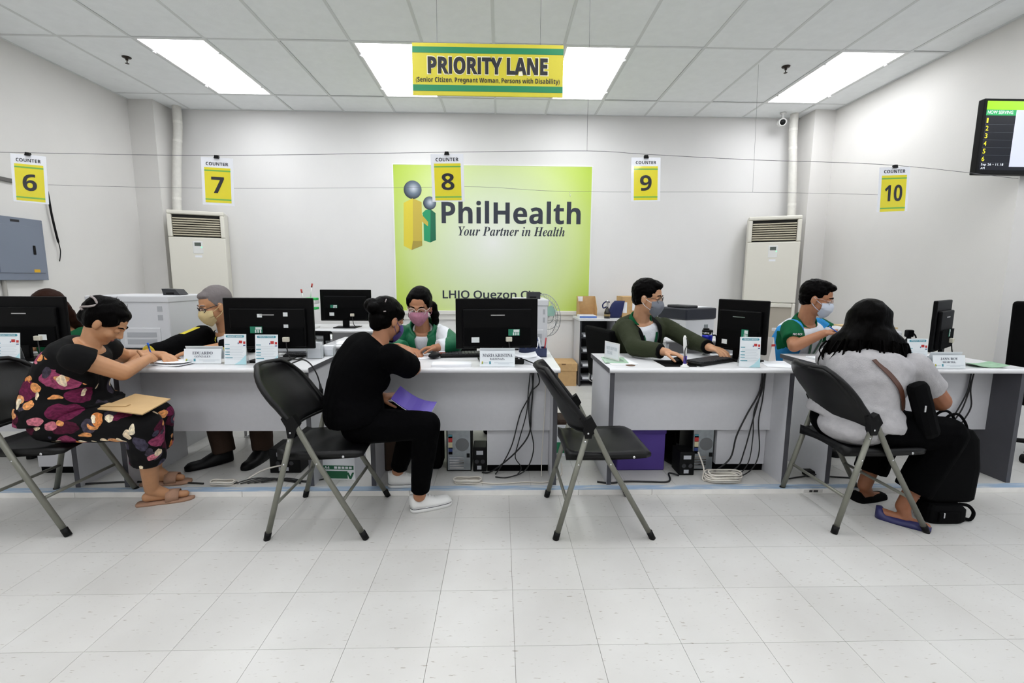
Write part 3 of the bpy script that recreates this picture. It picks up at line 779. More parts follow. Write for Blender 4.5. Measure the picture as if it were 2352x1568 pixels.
# ================================================================ folding chairs
CH_BLACK = mat('chair_plastic', (5, 5, 6), 0.4, bump=0.12, bscale=400, spec=0.28)
CH_FRAME = mat('chair_frame_paint', (122, 122, 112), 0.38, metal=0.25, var=0.05, vscale=20)
def folding_chair(loc):
    """faces +x; origin on the floor between the rear feet"""
    g = thing('folding_chair', '', 'chair', loc, 'folding chairs in front of the counters')
    o = V(loc)
    P = lambda x, y, z: o + V((x, y, z))
    for s in (-1, 1):
        t = MB(); t.sm = True; t.tube([P(0.0, s * 0.235, 0.03), P(0.145, s * 0.222, 0.565)], 0.014, 12); t.build('rear_leg', CH_FRAME, g)
        t = MB(); t.sm = True; t.tube([P(0.475, s * 0.235, 0.03), P(0.262, s * 0.226, 0.40), P(0.160, s * 0.222, 0.60), P(0.145, s * 0.222, 0.63)], 0.014, 12); t.build('front_leg', CH_FRAME, g)
        for (x, xd) in ((0.0, 0.008), (0.475, -0.017)):
            t = MB(); t.sm = True; t.tube([P(x - xd * 1.0, s * 0.2355, 0.0), P(x + xd * 0.2, s * 0.235, 0.04)], 0.0165, 12); t.build('rubber_foot', BLACKP, g)
        # hinge bracket between the back and the rear leg
        t = MB(); F = frame(P(0, s * 0.222 - 0.019, 0), (1, 0, 0), (0, 0, 1))
        t.prism([(0.128, 0.535), (0.160, 0.535), (0.172, 0.58), (0.185, 0.60), (0.158, 0.648), (0.125, 0.625), (0.108, 0.64), (0.10, 0.632), (0.122, 0.59)], -0.038, 0.0, F); t.build('hinge_bracket', BLACKP, g)
        for (x, z) in ((0.143, 0.562), (0.130, 0.518), (0.100, 0.398), (0.262, 0.400)):
            ym = s * 0.2365 if z < 0.55 else s * 0.242
            t = MB(); t.sm = True; t.lathe(P(x, ym, z), [(0.0, 0), (0.006, 0), (0.0045, 0.003), (0.0, 0.004)], 10, (0, s, 0)); t.build('rivet', CHROME, g)
        t = MB(); t.sm = True; t.lathe(P(0.385, s * 0.2125, 0.428), [(0.0, 0), (0.008, 0), (0.006, 0.003), (0.0, 0.004)], 12, (0, s, 0)); t.build('rivet', CHROME, g)
    t = MB(); t.sm = True; t.tube([P(0.048, -0.231, 0.19), P(0.048, 0.231, 0.19)], 0.0085, 10); t.build('rear_stretcher', CH_FRAME, g)
    t = MB(); t.sm = True; t.tube([P(0.375, -0.231, 0.195), P(0.375, 0.231, 0.195)], 0.0085, 10); t.build('front_stretcher', CH_FRAME, g)
    # seat: dished plastic shell with a deep rim
    NX, NY = 14, 12
    top, bot = [], []
    for i in range(NX + 1):
        u = i / NX
        x = 0.045 + 0.435 * u
        hw = 0.185 + 0.028 * min(1.0, u * 2.2)
        if u > 0.9: hw -= 0.025 * ((u - 0.9) / 0.1) ** 2
        rt, rb = [], []
        for j in range(NY + 1):
            v = -1 + 2 * j / NY
            y = v * hw
            rim = 1 - v * v
            z = 0.447 + 0.010 * u - 0.022 * rim * math.sin(math.pi * min(1, u * 1.15)) + (0.012 if u < 0.05 else 0) - 0.016 * max(0, (u - 0.85) / 0.15) ** 2
            rt.append(P(x, y, z)); rb.append(P(x, y, 0.402 + 0.022 * u + (0.018 * rim)))
        top.append(rt); bot.append(rb)
    t = MB(); t.sm = True
    ring = [[*top[i], *reversed(bot[i])] for i in range(NX + 1)]
    t.rings(ring); t.build('seat', CH_BLACK, g)
    # backrest: bowed shell with a rolled rim
    NZ = 12
    front, back = [], []
    for i in range(NZ + 1):
        u = i / NZ
        z = 0.560 + 0.300 * u
        hw = 0.222 if u < 0.45 else 0.222 * math.sqrt(max(0.0, 1 - ((u - 0.45) / 0.62) ** 2.6)) + 0.004
        rf, rb = [], []
        for j in range(NY + 1):
            v = -1 + 2 * j / NY
            y = v * hw
            bow = 0.088 * (1 - v * v) * (1 - 0.5 * u)
            x = 0.172 - (z - 0.56) * 0.78 - bow
            zz = z - 0.018 * (1 - v * v) * (1 - u) if u < 0.3 else z
            edge = 0.012 if (abs(v) > 0.85 or u > 0.9) else 0.0
            rf.append(P(x + 0.006 + edge, y, zz)); rb.append(P(x - 0.012, y, zz))
        front.append(rf); back.append(rb)
    t = MB(); t.sm = True
    ring = [[*front[i], *reversed(back[i])] for i in range(NZ + 1)]
    t.rings(ring); t.build('backrest', CH_BLACK, g)
    # rolled rim all round the back
    t = MB(); t.sm = True
    pts = [(front[i][0] + back[i][0]) / 2 for i in range(0, NZ)] + [(front[NZ][j] + back[NZ][j]) / 2 for j in range(0, NY + 1, 2)] + [(front[i][NY] + back[i][NY]) / 2 for i in range(NZ - 1, -1, -1)]
    t.tube(pts, 0.0145, 10); t.build('back_rim', CH_BLACK, g)
    t = MB(); t.sm = True
    t.tube([(front[0][j] + back[0][j]) / 2 for j in range(NY + 1)], 0.009, 8); t.build('lower_rim', CH_BLACK, g)
    return g
fc = folding_chair((0.293, 2.445, 0.0)); fc['label'] = 'empty black plastic folding chair with grey metal legs'
for (x, y, lab) in ((-1.172, 2.463, 'black plastic folding chair under the woman dressed in black'), (-2.70, 2.515, 'black plastic folding chair under the woman in floral clothes'), (1.768, 2.483, 'black plastic folding chair under the woman in the grey shirt')):
    c = copy_tree(fc); c.location = (x, y, 0.0); c['label'] = lab

# ================================================================ staff chairs
MESHB = mat('black_mesh_fabric', (5, 5, 6), 0.9, bump=0.4, bscale=500, spec=0.1)
GREYF = mat('light_grey_fabric', (168, 170, 176), 0.85, bump=0.3, bscale=200)
def staff_chair(x, y, yaw, label, fabric, kind='cantilever', top=0.95, w=0.46):
    """yaw: direction the sitter faces"""
    g = thing('office_chair', label, 'chair', (x, y, PLAT_Z), 'chairs of the staff')
    Mx = Matrix.Translation((x, y, PLAT_Z)) @ Matrix.Rotation(yaw, 4, 'Z')   # local +x is where the sitter faces
    t = MB(); t.bbox(-0.24, 0.22, -w / 2, w / 2, 0.40, 0.46, 0.025, Mx); t.build('seat', fabric, g)
    tilt = Mx @ Matrix.Translation((-0.25, 0, 0.50)) @ Matrix.Rotation(-0.12, 4, 'Y')
    t = MB(); t.bbox(-0.025, 0.025, -w / 2, w / 2, 0.0, top - PLAT_Z - 0.50, 0.02, tilt); t.build('backrest', fabric, g)
    A = lambda *p: Mx @ V(p)
    if kind == 'cantilever':
        for s in (-1, 1):
            t = MB(); t.sm = True
            t.tube([A(-0.27, s * w * 0.5, 0.80), A(-0.25, s * w * 0.52, 0.50), A(-0.20, s * w * 0.54, 0.43), A(0.20, s * w * 0.54, 0.42), A(0.25, s * w * 0.54, 0.38), A(0.24, s * w * 0.54, 0.06), A(0.20, s * w * 0.54, 0.014), A(-0.22, s * w * 0.54, 0.012)], 0.011, 10, sub=4); t.build('tube_frame', CHROME, g)
        t = MB(); t.sm = True; t.tube([A(-0.22, -w * 0.54, 0.012), A(-0.22, w * 0.54, 0.012)], 0.011, 10); t.build('rear_bar', CHROME, g)
    else:
        t = MB(); t.cyl(A(0, 0, 0.10), A(0, 0, 0.41), 0.028); t.build('gas_column', BLACKP, g)
        for k in range(5):
            a = 2 * math.pi * k / 5 + 0.3
            t = MB(); t.tube([A(0, 0, 0.11), A(0.29 * math.cos(a), 0.29 * math.sin(a), 0.075)], [0.022, 0.014], 8); b_ = t.build('base_arm', BLACKP, g)
            t = MB(); t.sm = True; c0 = V((0.29 * math.cos(a), 0.29 * math.sin(a), 0.03)); q = V((-math.sin(a), math.cos(a), 0)); t.cyl(Mx @ (c0 - q * 0.02), Mx @ (c0 + q * 0.02), 0.03, n=14); t.build('caster', BLACKP, b_)
        t = MB(); t.tube([A(-0.1, 0, 0.40), A(-0.24, 0, 0.42), A(-0.29, 0, 0.6)], 0.02, 8, sub=3); t.build('back_support', BLACKP, g)
    return g
staff_chair(1.06, 3.66, 0.25, 'black mesh chair with chrome frame under the man in the olive jacket', MESHB, top=0.95)
staff_chair(2.34, 3.80, -1.0, 'light grey fabric chair behind the man in the green and white shirt', GREYF, top=0.93, w=0.50, kind='swivel')
staff_chair(-1.75, 3.83, -1.75, 'black chair with chrome frame under the grey-haired man', MESHB, top=0.86)
staff_chair(-0.40, 3.75, -1.55, 'black chair behind the woman in the green jacket', MESHB, top=0.80, w=0.40, kind='swivel')
staff_chair(-3.40, 3.85, -1.57, 'black chair behind the far left monitor', MESHB, top=0.85, w=0.40, kind='swivel')
staff_chair(4.04, 3.17, 0.6, 'tall black swivel chair at the right picture edge', MESHB, top=1.19, w=0.52, kind='swivel')

# ================================================================ monitors
MON = mat('monitor_plastic', (3, 3, 4), 0.45, spec=0.12); SCREEN = mat('screen_glass', (16, 18, 24), 0.12)
STK_G = mat('sticker_green', (30, 120, 92), 0.4); STK_W = mat('sticker_white', (220, 224, 224), 0.5); VGA = mat('vga_plug', (206, 200, 184), 0.5)
def monitor(x, y, yaw, label, w=0.535, h=0.325, zb=0.865, stickers=(), bulge=True, lean=0.0, plug=0.11, slot=True):
    """local x to the right as seen from behind, local y away from the viewer (towards the user)"""
    g = thing('monitor', label, 'monitor', (x, y, DZ), 'computer monitors')
    Mx = Matrix.Translation((x, y, DZ)) @ Matrix.Rotation(yaw, 4, 'Z')
    Mt = Mx @ Matrix.Translation((0, 0, zb - DZ)) @ Matrix.Rotation(lean, 4, 'X')
    t = MB(); t.bbox(-w / 2, w / 2, 0.0, 0.024, 0, h, 0.006, Mt); sh = t.build('shell', MON, g)
    t = MB(); t.box(-w / 2 + 0.014, w / 2 - 0.014, 0.0242, 0.025, 0.02, h - 0.014, Mt); t.build('screen', SCREEN, g)
    if bulge:
        t = MB(); t.bbox(-w * 0.42, w * 0.42, -0.022, 0.004, h * 0.04, h * 0.80, 0.008, Mt); hs = t.build('rear_housing', MON, g)
        dd = -0.0225
        t = MB(); t.box(-w * 0.40, w * 0.40, dd - 0.010, dd, h * 0.06, h * 0.42, Mt); t.build('connector_bay', BLACKM, hs)
        dd2 = dd - 0.0105
    if slot:
        t = MB(); t.box(-0.045, 0.045, -0.0245, -0.021, h * 0.665, h * 0.682, Mt); t.build('vent_slot', CHROME, g)
    for (sx, sz, sw, shh, kind) in stickers:
        d = -0.0345 if sz < h * 0.42 else (-0.0232 if (abs(sx) < w * 0.42 and sz < h * 0.8) else -0.001)
        t = MB(); t.box(sx - sw / 2, sx + sw / 2, d - 0.0006, d + 0.0006, sz - shh / 2, sz + shh / 2, Mt); st = t.build('sticker', {'g': STK_G, 'w': STK_W}[kind], g)
        if kind == 'g':
            t = MB(); t.box(sx - sw * 0.05, sx + sw * 0.45, d - 0.0014, d - 0.0006, sz + shh * 0.05, sz + shh * 0.42, Mt); t.build('sticker_print', STK_W, st)
            for k in range(3):
                xx = sx - sw * 0.1 + k * sw * 0.2
                t = MB(); t.box(xx, xx + sw * 0.11, d - 0.0014, d - 0.0006, sz - shh * 0.45, sz, Mt); t.build('sticker_print', STK_W, st)
    t = MB(); t.bbox(-0.035, 0.035, -0.018, 0.004, -(zb - DZ) + 0.008, h * 0.12, 0.005, Mt if abs(lean) < 0.01 else Mx @ Matrix.Translation((0, 0, zb - DZ))); t.build('stand_neck', MON, g)
    t = MB(); t.bbox(-0.12, 0.12, -0.08, 0.10, 0.0, 0.012, 0.005, Mx); t.build('stand_base', MON, g)
    if plug is not None:
        t = MB(); t.bbox(plug - 0.02, plug + 0.02, -0.056, -0.034, h * 0.155, h * 0.245, 0.004, Mt); p = t.build('plug', VGA, g)
        t = MB(); t.sm = True
        A = lambda *q: Mx @ V(q)
        zp = zb - DZ + h * 0.15
        t.tube([A(plug, -0.045, zp), A(plug + 0.005, -0.05, zp - 0.04), A(plug + 0.02, -0.05, 0.03), A(plug + 0.03, 0.02, 0.006), A(plug + 0.05, 0.12, 0.006)], 0.004, 6, sub=4); t.build('cable', CABLE_B, p)
    return g
monitor(-3.035, 3.02, 0.0, 'black monitor seen from behind, cut off by the left picture edge', plug=0.12, stickers=((0.14, 0.07, 0.05, 0.035, 'w'),))
monitor(-1.475, 2.985, 0.02, 'black monitor with torn white stickers in front of the grey-haired man', w=0.56, plug=0.12, stickers=((-0.045, 0.214, 0.03, 0.022, 'w'), (0.115, 0.222, 0.028, 0.026, 'w'), (0.115, 0.145, 0.028, 0.026, 'w'), (-0.065, 0.125, 0.075, 0.042, 'g')))
monitor(-0.02, 3.0, 0.14, 'black monitor behind the middle name plate', zb=0.868, stickers=((0.105, 0.108, 0.075, 0.042, 'g'), (-0.145, 0.062, 0.05, 0.034, 'w')), plug=0.07)
monitor(1.60, 3.04, -1.12, 'black monitor turned sideways beside the man in the olive jacket', w=0.37, h=0.345, zb=0.845, stickers=((0.06, 0.125, 0.05, 0.06, 'g'), (-0.09, 0.06, 0.04, 0.03, 'w')), plug=None)
monitor(2.96, 3.02, 0.62, 'black monitor turned sideways on the rightmost counter', w=0.40, h=0.335, zb=0.86, stickers=((0.02, 0.12, 0.03, 0.05, 'g'),), plug=0.05)
monitor(-1.67, 5.06, 0.0, 'black monitor on the back table by the rear wall', w=0.545, h=0.335, zb=0.86, stickers=((-0.12, 0.155, 0.075, 0.035, 'g'), (-0.14, 0.075, 0.05, 0.035, 'w')), plug=0.08, slot=False)

# ================================================================ keyboards and mice
def keyboard(x, y, yaw, label, w=0.43):
    g = thing('keyboard', label, 'keyboard', (x, y, DZ), 'computer keyboards')
    Mx = Matrix.Translation((x, y, DZ)) @ Matrix.Rotation(yaw, 4, 'Z')
    t = MB(); t.bbox(-w / 2, w / 2, -0.07, 0.07, 0.0, 0.02, 0.006, Mx); t.build('tray', BLACKP, g)
    t = MB()
    for r in range(5):
        for c in range(18):
            t.box(-w / 2 + 0.012 + c * (w - 0.024) / 18, -w / 2 + 0.009 + (c + 1) * (w - 0.024) / 18, -0.058 + r * 0.0235, -0.058 + r * 0.0235 + 0.019, 0.018, 0.027, Mx)
    tag(t.build('keys', DARKG, g), kind='stuff')
    return g
def mouse(x, y, yaw, label, m=BLACKP):
    g = thing('computer_mouse', label, 'mouse', (x, y, DZ), 'computer mice')
    R = Matrix.Rotation(yaw, 3, 'Z')
    t = MB(); t.sm = True; t.ball((x, y, DZ + 0.0235), (0.055, 0.030, 0.020), 14, R); t.build('shell', m, g)
    t = MB(); t.sm = True; t.ball(V((x, y, DZ + 0.034)) + R @ V((0.02, 0, 0)), (0.010, 0.004, 0.005), 8, R); t.build('scroll_wheel', DARKG, g)
    return g
keyboard(-1.34, 3.19, 0.2, 'black keyboard on the desk right of the white-stickered monitor', w=0.26)
keyboard(-0.20, 3.20, 0.12, 'black keyboard in front of the woman in the green jacket')
keyboard(1.36, 2.95, 0.55, 'black keyboard under the hands of the man in the olive jacket', w=0.36)
mouse(-0.44, 3.08, 1.0, 'black mouse on the desk beside the woman in the green jacket')
mouse(1.14, 2.91, 0.5, 'black mouse under the hand of the man in the olive jacket')
t = MB(); t.box(1.02, 1.22, 2.80, 3.02, DZ + 0.0005, DZ + 0.0032); tag(t.build('mouse_pad', BLACKM), 'black mouse pad on the desk of the man in olive', 'mouse pad')

# ================================================================ things on and under the desks
TEAL = mat('teal_print_bar', (74, 148, 164), 0.4); GREYPRINT = mat('grey_print', (176, 186, 194), 0.5); REDP = mat('red_print', (186, 48, 46), 0.5); PALEBLUE = mat('pale_blue_print', (178, 218, 226), 0.4); NAVY = mat('navy_print', (40, 60, 120), 0.5)
GLOSSP = mat('glossy_paper', (230, 236, 240), 0.2, coat=0.5)
def notice(x, y, yaw, lean, label, w=0.132, h=0.187):
    g = thing('privacy_notice', label, 'sign', (x, y, DZ), 'privacy notice stands')
    M3 = Matrix.Rotation(yaw, 3, 'Z') @ Matrix.Rotation(-lean, 3, 'X')
    F = frame((x, y, DZ + 0.002), M3 @ V((1, 0, 0)), M3 @ V((0, 0, 1)))
    t = MB(); rect(t, F, -w / 2, w / 2, 0, h, -0.004, 0.0); t.build('sheet', GLOSSP, g)
    t = MB(); rect(t, F, -w / 2 - 0.002, w / 2 + 0.002, 0.0, 0.003, -0.005, 0.004); t.build('stand_lip', CLEAR, g)
    t = MB(); t.prism([(-0.0, 0.0), (0.0, 0.0)] and [(-w / 2, 0), (w / 2, 0), (w / 2, h * 0.55), (-w / 2, h * 0.55)], -0.006, -0.004, lambda a, b, d: F(a, b, d) + (M3 @ V((0, 1, 0))) * 0.35 * (h * 0.55 - b)); t.build('rear_strut', CLEAR, g)
    t = MB(); t.prism([(p[0], p[1]) for p in rrect(w * 0.84, h * 0.075, h * 0.035, 0, h * 0.925)], 0, 0.0005, F); t.build('header_bar', TEAL, g)
    text(SB('PRIVACY NOTICE'), F, -w * 0.33, w * 0.33, h * 0.905, h * 0.945, 0.0006, PAPER, g)
    for (cx, cy, ww, hh, m) in ((0.25, 0.74, 0.15, 0.09, REDP), (0.42, 0.72, 0.10, 0.08, REDP), (0.14, 0.70, 0.04, 0.05, NAVY), (0.42, 0.63, 0.10, 0.03, NAVY)):
        t = MB(); rect(t, F, (cx - ww / 2) * w, (cx + ww / 2) * w, (cy - hh / 2) * h, (cy + hh / 2) * h, 0, 0.0005); t.build('picture_block', m, g)
    for k, cy in enumerate((0.66, 0.52, 0.41, 0.33, 0.22)):
        t = MB(); rect(t, F, -0.46 * w, (-0.25 if k < 4 else -0.12) * w, (cy - 0.012) * h, (cy + 0.012) * h, 0, 0.0005); t.build('caption_line', TEAL, g)
    t = MB()
    for k in range(9):
        cy = 0.60 - k * 0.052
        rect(t, F, -0.40 * w, (0.40 - 0.05 * (k % 3)) * w, (cy - 0.004) * h, (cy + 0.004) * h, 0, 0.0003)
    tag(t.build('small_print', GREYPRINT, g), kind='stuff')
    t = MB(); t.prism([(-0.05 * w, 0), (0.5 * w, 0), (0.5 * w, 0.34 * h), (0.38 * w, 0.24 * h), (0.22 * w, 0.12 * h)], 0, 0.0004, F); t.build('corner_swoosh', PALEBLUE, g)
    return g
notice(-3.02, 2.875, 0.0, 0.12, 'privacy notice stand cut off by the left picture edge', w=0.15)
notice(-1.625, 2.845, 0.0, 0.10, 'privacy notice stand right beside the leftmost name plate')
notice(-1.425, 2.825, 0.0, 0.10, 'privacy notice stand nearer to the second folding chair', w=0.136)
notice(1.535, 2.775, -0.12, 0.08, 'privacy notice stand in front of the olive-jacketed man\'s monitor', w=0.122)
notice(2.605, 2.79, 0.05, 0.10, 'privacy notice stand half hidden by long black hair', w=0.135, h=0.178)

def name_plate(x, y, yaw, w, h, l1, l2, label, one=False):
    g = thing('name_plate', label, 'name plate', (x, y, DZ), 'desk name plates')
    M3 = Matrix.Rotation(yaw, 3, 'Z') @ Matrix.Rotation(-0.18, 3, 'X')
    F = frame((x, y, DZ + 0.002), M3 @ V((1, 0, 0)), M3 @ V((0, 0, 1)))
    t = MB(); rect(t, F, -w / 2, w / 2, 0, h, -0.003, 0); t.build('front_card', GLOSSP, g)
    t = MB(); rect(t, frame((x, y, DZ + 0.002), M3 @ V((1, 0, 0)), Matrix.Rotation(yaw, 3, 'Z') @ V((0, 1, 0))), -w / 2, w / 2, 0, 0.05, -0.002, 0.001); t.build('foot', CLEAR, g)
    t = MB(); M4 = Matrix.Rotation(yaw, 3, 'Z') @ Matrix.Rotation(0.35, 3, 'X'); F2 = frame(V((x, y, DZ + 0.002)) + M4 @ V((0, 0.062, 0)), M4 @ V((1, 0, 0)), M4 @ V((0, 0, 1))); rect(t, F2, -w / 2, w / 2, 0, h * 0.98, -0.002, 0); t.build('back_card', GLOSSP, g)
    ink = mat('name_ink', (62, 66, 84), 0.5)
    text(SERIF(l1), F, -w * 0.5 + w * (0.08 if len(l1) > 9 else 0.23), w * 0.5 - w * (0.07 if len(l1) > 9 else 0.23), h * 0.62, h * 0.82, 0.0004, ink, g)
    text(SERIF(l2), F, -w * 0.21, w * 0.21, h * 0.42, h * 0.55, 0.0004, ink, g)
    t = MB(); t.prism([(-w * 0.45, h * 0.17), (-w * 0.41, h * 0.17), (-w * 0.40, h * 0.32), (-w * 0.44, h * 0.34)], 0, 0.0005, F); t.build('emblem', LY2, g)
    t = MB(); t.prism([(-w * 0.425, h * 0.17), (-w * 0.40, h * 0.17), (-w * 0.40, h * 0.27), (-w * 0.42, h * 0.27)], 0.0005, 0.0008, F); t.build('emblem', LG, g)
    t = MB(); rect(t, F, -w * 0.39, -w * 0.27, h * 0.22, h * 0.26, 0, 0.0004); t.build('emblem_caption', GREYPRINT, g)
    t = MB(); t.prism([(-w * 0.23, h * 0.16), (-w * 0.18, h * 0.16), (-w * 0.185, h * 0.35), (-w * 0.235, h * 0.33)], 0, 0.0005, F); t.build('second_emblem', TEAL, g)
    t = MB(); rect(t, F, -w * 0.09, w * 0.46, h * 0.235, h * 0.262, 0, 0.0004); rect(t, F, w * 0.02, w * 0.34, h * 0.165, h * 0.19, 0, 0.0004); tag(t.build('small_print', GREYPRINT, g), kind='stuff')
    return g
name_plate(-1.842, 2.872, 0.0, 0.228, 0.092, 'EDUARDO', 'GONZALES', 'white name plate in front of the grey-haired man')
name_plate(-0.018, 2.785, 0.0, 0.214, 0.097, 'MARIA KRISTINA', 'BALDONAZA', 'white name plate in front of the middle monitor')
name_plate(2.765, 2.742, 0.0, 0.203, 0.083, 'JANN ROY', 'MORTEL', 'white name plate on the rightmost counter')

# small acrylic sign on the third desk
g = thing('desk_sign', 'small white next counter please sign on a stack of leaflets', 'sign', (0.73, 3.01, DZ))
F = frame((0.705, 3.085, DZ + 0.012), V((0.30, -0.955, 0.0)) * -1 if False else V((0.36, -0.93, 0)), (0, 0, 1))
t = MB(); rect(t, F, 0, 0.165, 0, 0.112, -0.003, 0); t.build('acrylic_board', WHITEP, g)
t = MB(); rect(t, F, 0.008, 0.157, 0.008, 0.104, 0, 0.0004); t.build('paper_insert', PAPER, g)
text(SERIF('NEXT COUNTER\n   PLEASE'), F, 0.022, 0.143, 0.03, 0.082, 0.0006, GREYPRINT, g)
t = MB(); t.box(0.69, 0.80, 2.925, 3.09, DZ + 0.009, DZ + 0.012); t.build('foot', CLEAR, g)
for k, (x0, x1, y0, y1, a, m, lab) in enumerate(((0.69, 0.86, 2.86, 3.10, 0.1, PAPER, 'bottom white leaflet under the small next counter sign'), (0.68, 0.83, 2.90, 3.12, -0.1, mat('leaflet_green', (168, 198, 172), 0.4), 'pale green leaflet under the small next counter sign'))):
    Mx = Matrix.Translation(((x0 + x1) / 2, (y0 + y1) / 2, DZ + 0.001 + k * 0.004)) @ Matrix.Rotation(a, 4, 'Z')
    t = MB(); t.box(-(x1 - x0) / 2, (x1 - x0) / 2, -(y1 - y0) / 2, (y1 - y0) / 2, 0, 0.003, Mx); tag(t.build('leaflet', m), lab, 'leaflet', 'leaflets under the small sign')

# loose sheets
def sheet(x, y, a, w, h, z, label, m=PAPER, th=0.0015, curl=0.0, name='paper_sheet', grp='loose papers on the counters', cat='paper'):
    t = MB(); nx = 6; R = Matrix.Rotation(a, 3, 'Z'); rows = []
    for i in range(nx + 1):
        u = -0.5 + i / nx
        zz = z + curl * (2 * u) ** 2
        rows.append([V((x, y, zz)) + R @ V((u * w, -h / 2, 0)), V((x, y, zz)) + R @ V((u * w, h / 2, 0)), V((x, y, zz + th)) + R @ V((u * w, h / 2, 0)), V((x, y, zz + th)) + R @ V((u * w, -h / 2, 0))])
    t.rings(rows)
    return tag(t.build(name, m), label, cat, grp)
sheet(-2.18, 2.95, 0.35, 0.21, 0.30, DZ + 0.002, 'white form under the hands of the woman in floral clothes')
sheet(-2.00, 2.865, -0.25, 0.21, 0.15, DZ + 0.001, 'white folded form left of the leftmost name plate', curl=0.006, th=0.003)
sheet(-2.005, 2.885, -0.1, 0.20, 0.14, DZ + 0.014, 'topmost white slip left of the leftmost name plate', curl=0.004, th=0.002)
sheet(-1.44, 3.26, 0.1, 0.22, 0.16, DZ + 0.031, 'white paper pad behind the left keyboard', th=0.03)
sheet(-1.20, 3.87, 0.2, 0.30, 0.21, DZ + 0.001, 'white document on the side table between the left counters', th=0.004)
sheet(-1.10, 3.80, -0.2, 0.25, 0.2, DZ + 0.0055, 'topmost white document on the side table between the counters', th=0.003)
sheet(-0.30, 2.84, 0.06, 0.24, 0.11, DZ + 0.001, 'white booklet in front of the middle keyboard', th=0.014)
sheet(-0.47, 3.165, 0.5, 0.22, 0.16, DZ + 0.001, 'white form under the pen hand of the woman in green', th=0.004)
sheet(-0.20, 2.80, 0.0, 0.30, 0.10, DZ + 0.0005, 'light leaflet left of the middle name plate', m=mat('leaflet_mint', (190, 214, 196), 0.4)) if False else None
sheet(0.17, 2.99, 0.2, 0.15, 0.20, DZ + 0.001, 'stack of white cards right of the middle name plate', th=0.035)
sheet(0.165, 2.985, 0.0, 0.14, 0.18, DZ + 0.037, 'curled white slip on top of the card stack', th=0.004, curl=0.012)
sheet(1.775, 2.90, -0.3, 0.16, 0.26, DZ + 0.001, 'white sheet at the right end of the third counter', th=0.0012)
sheet(1.72, 3.10, 0.4, 0.16, 0.22, DZ + 0.0025, 'second white sheet behind the third privacy notice', th=0.0012)
sheet(2.24, 3.00, 0.0, 0.21, 0.30, DZ + 0.001, 'stack of forms beside the man in the green and white shirt', th=0.012)
sheet(3.075, 2.845, -0.15, 0.20, 0.15, DZ + 0.003, 'green and white folded flyer right of the right name plate', m=mat('flyer_green', (150, 190, 158), 0.4, var=0.25, vscale=14), curl=0.016, th=0.002)
sheet(1.05, 5.62, 0.0, 0.20, 0.22, 0.862, 'blue edged ring binder lying on the low shelf', m=mat('binder_white', (224, 228, 236), 0.5), th=0.03, name='ring_binder', cat='binder', grp='binders')
t = MB(); t.box(0.948, 1.152, 5.509, 5.512, 0.866, 0.884); t.build('blue_spine', mat('binder_blue', (70, 110, 190), 0.5), bpy.data.objects['ring_binder']).parent = bpy.data.objects['ring_binder']

# acrylic card holders on the left counter
for (x, y, w, d, h, lab) in ((-1.235, 3.09, 0.10, 0.05, 0.15, 'clear acrylic card holder at the right end of the left counter'), (-1.178, 3.20, 0.07, 0.06, 0.10, 'shorter clear acrylic card holder behind the taller one')):
    g = thing('card_holder', lab, 'card holder', (x, y, DZ), 'acrylic card holders')
    t = MB(); t.box(x - w / 2, x + w / 2, y - d / 2, y - d / 2 + 0.003, DZ, DZ + h * 0.45); t.box(x - w / 2, x + w / 2, y + d / 2 - 0.003, y + d / 2, DZ, DZ + h); t.box(x - w / 2, x - w / 2 + 0.003, y - d / 2, y + d / 2, DZ, DZ + h * 0.6); t.box(x + w / 2 - 0.003, x + w / 2, y - d / 2, y + d / 2, DZ, DZ + h * 0.6); t.box(x - w / 2, x + w / 2, y - d / 2, y + d / 2, DZ, DZ + 0.003); t.build('acrylic_box', CLEAR, g)
    t = MB(); t.box(x - w / 2 + 0.006, x + w / 2 - 0.006, y - d / 2 + 0.008, y + d / 2 - 0.006, DZ + 0.003, DZ + h * 0.7); t.build('card_stack', PAPER, g)

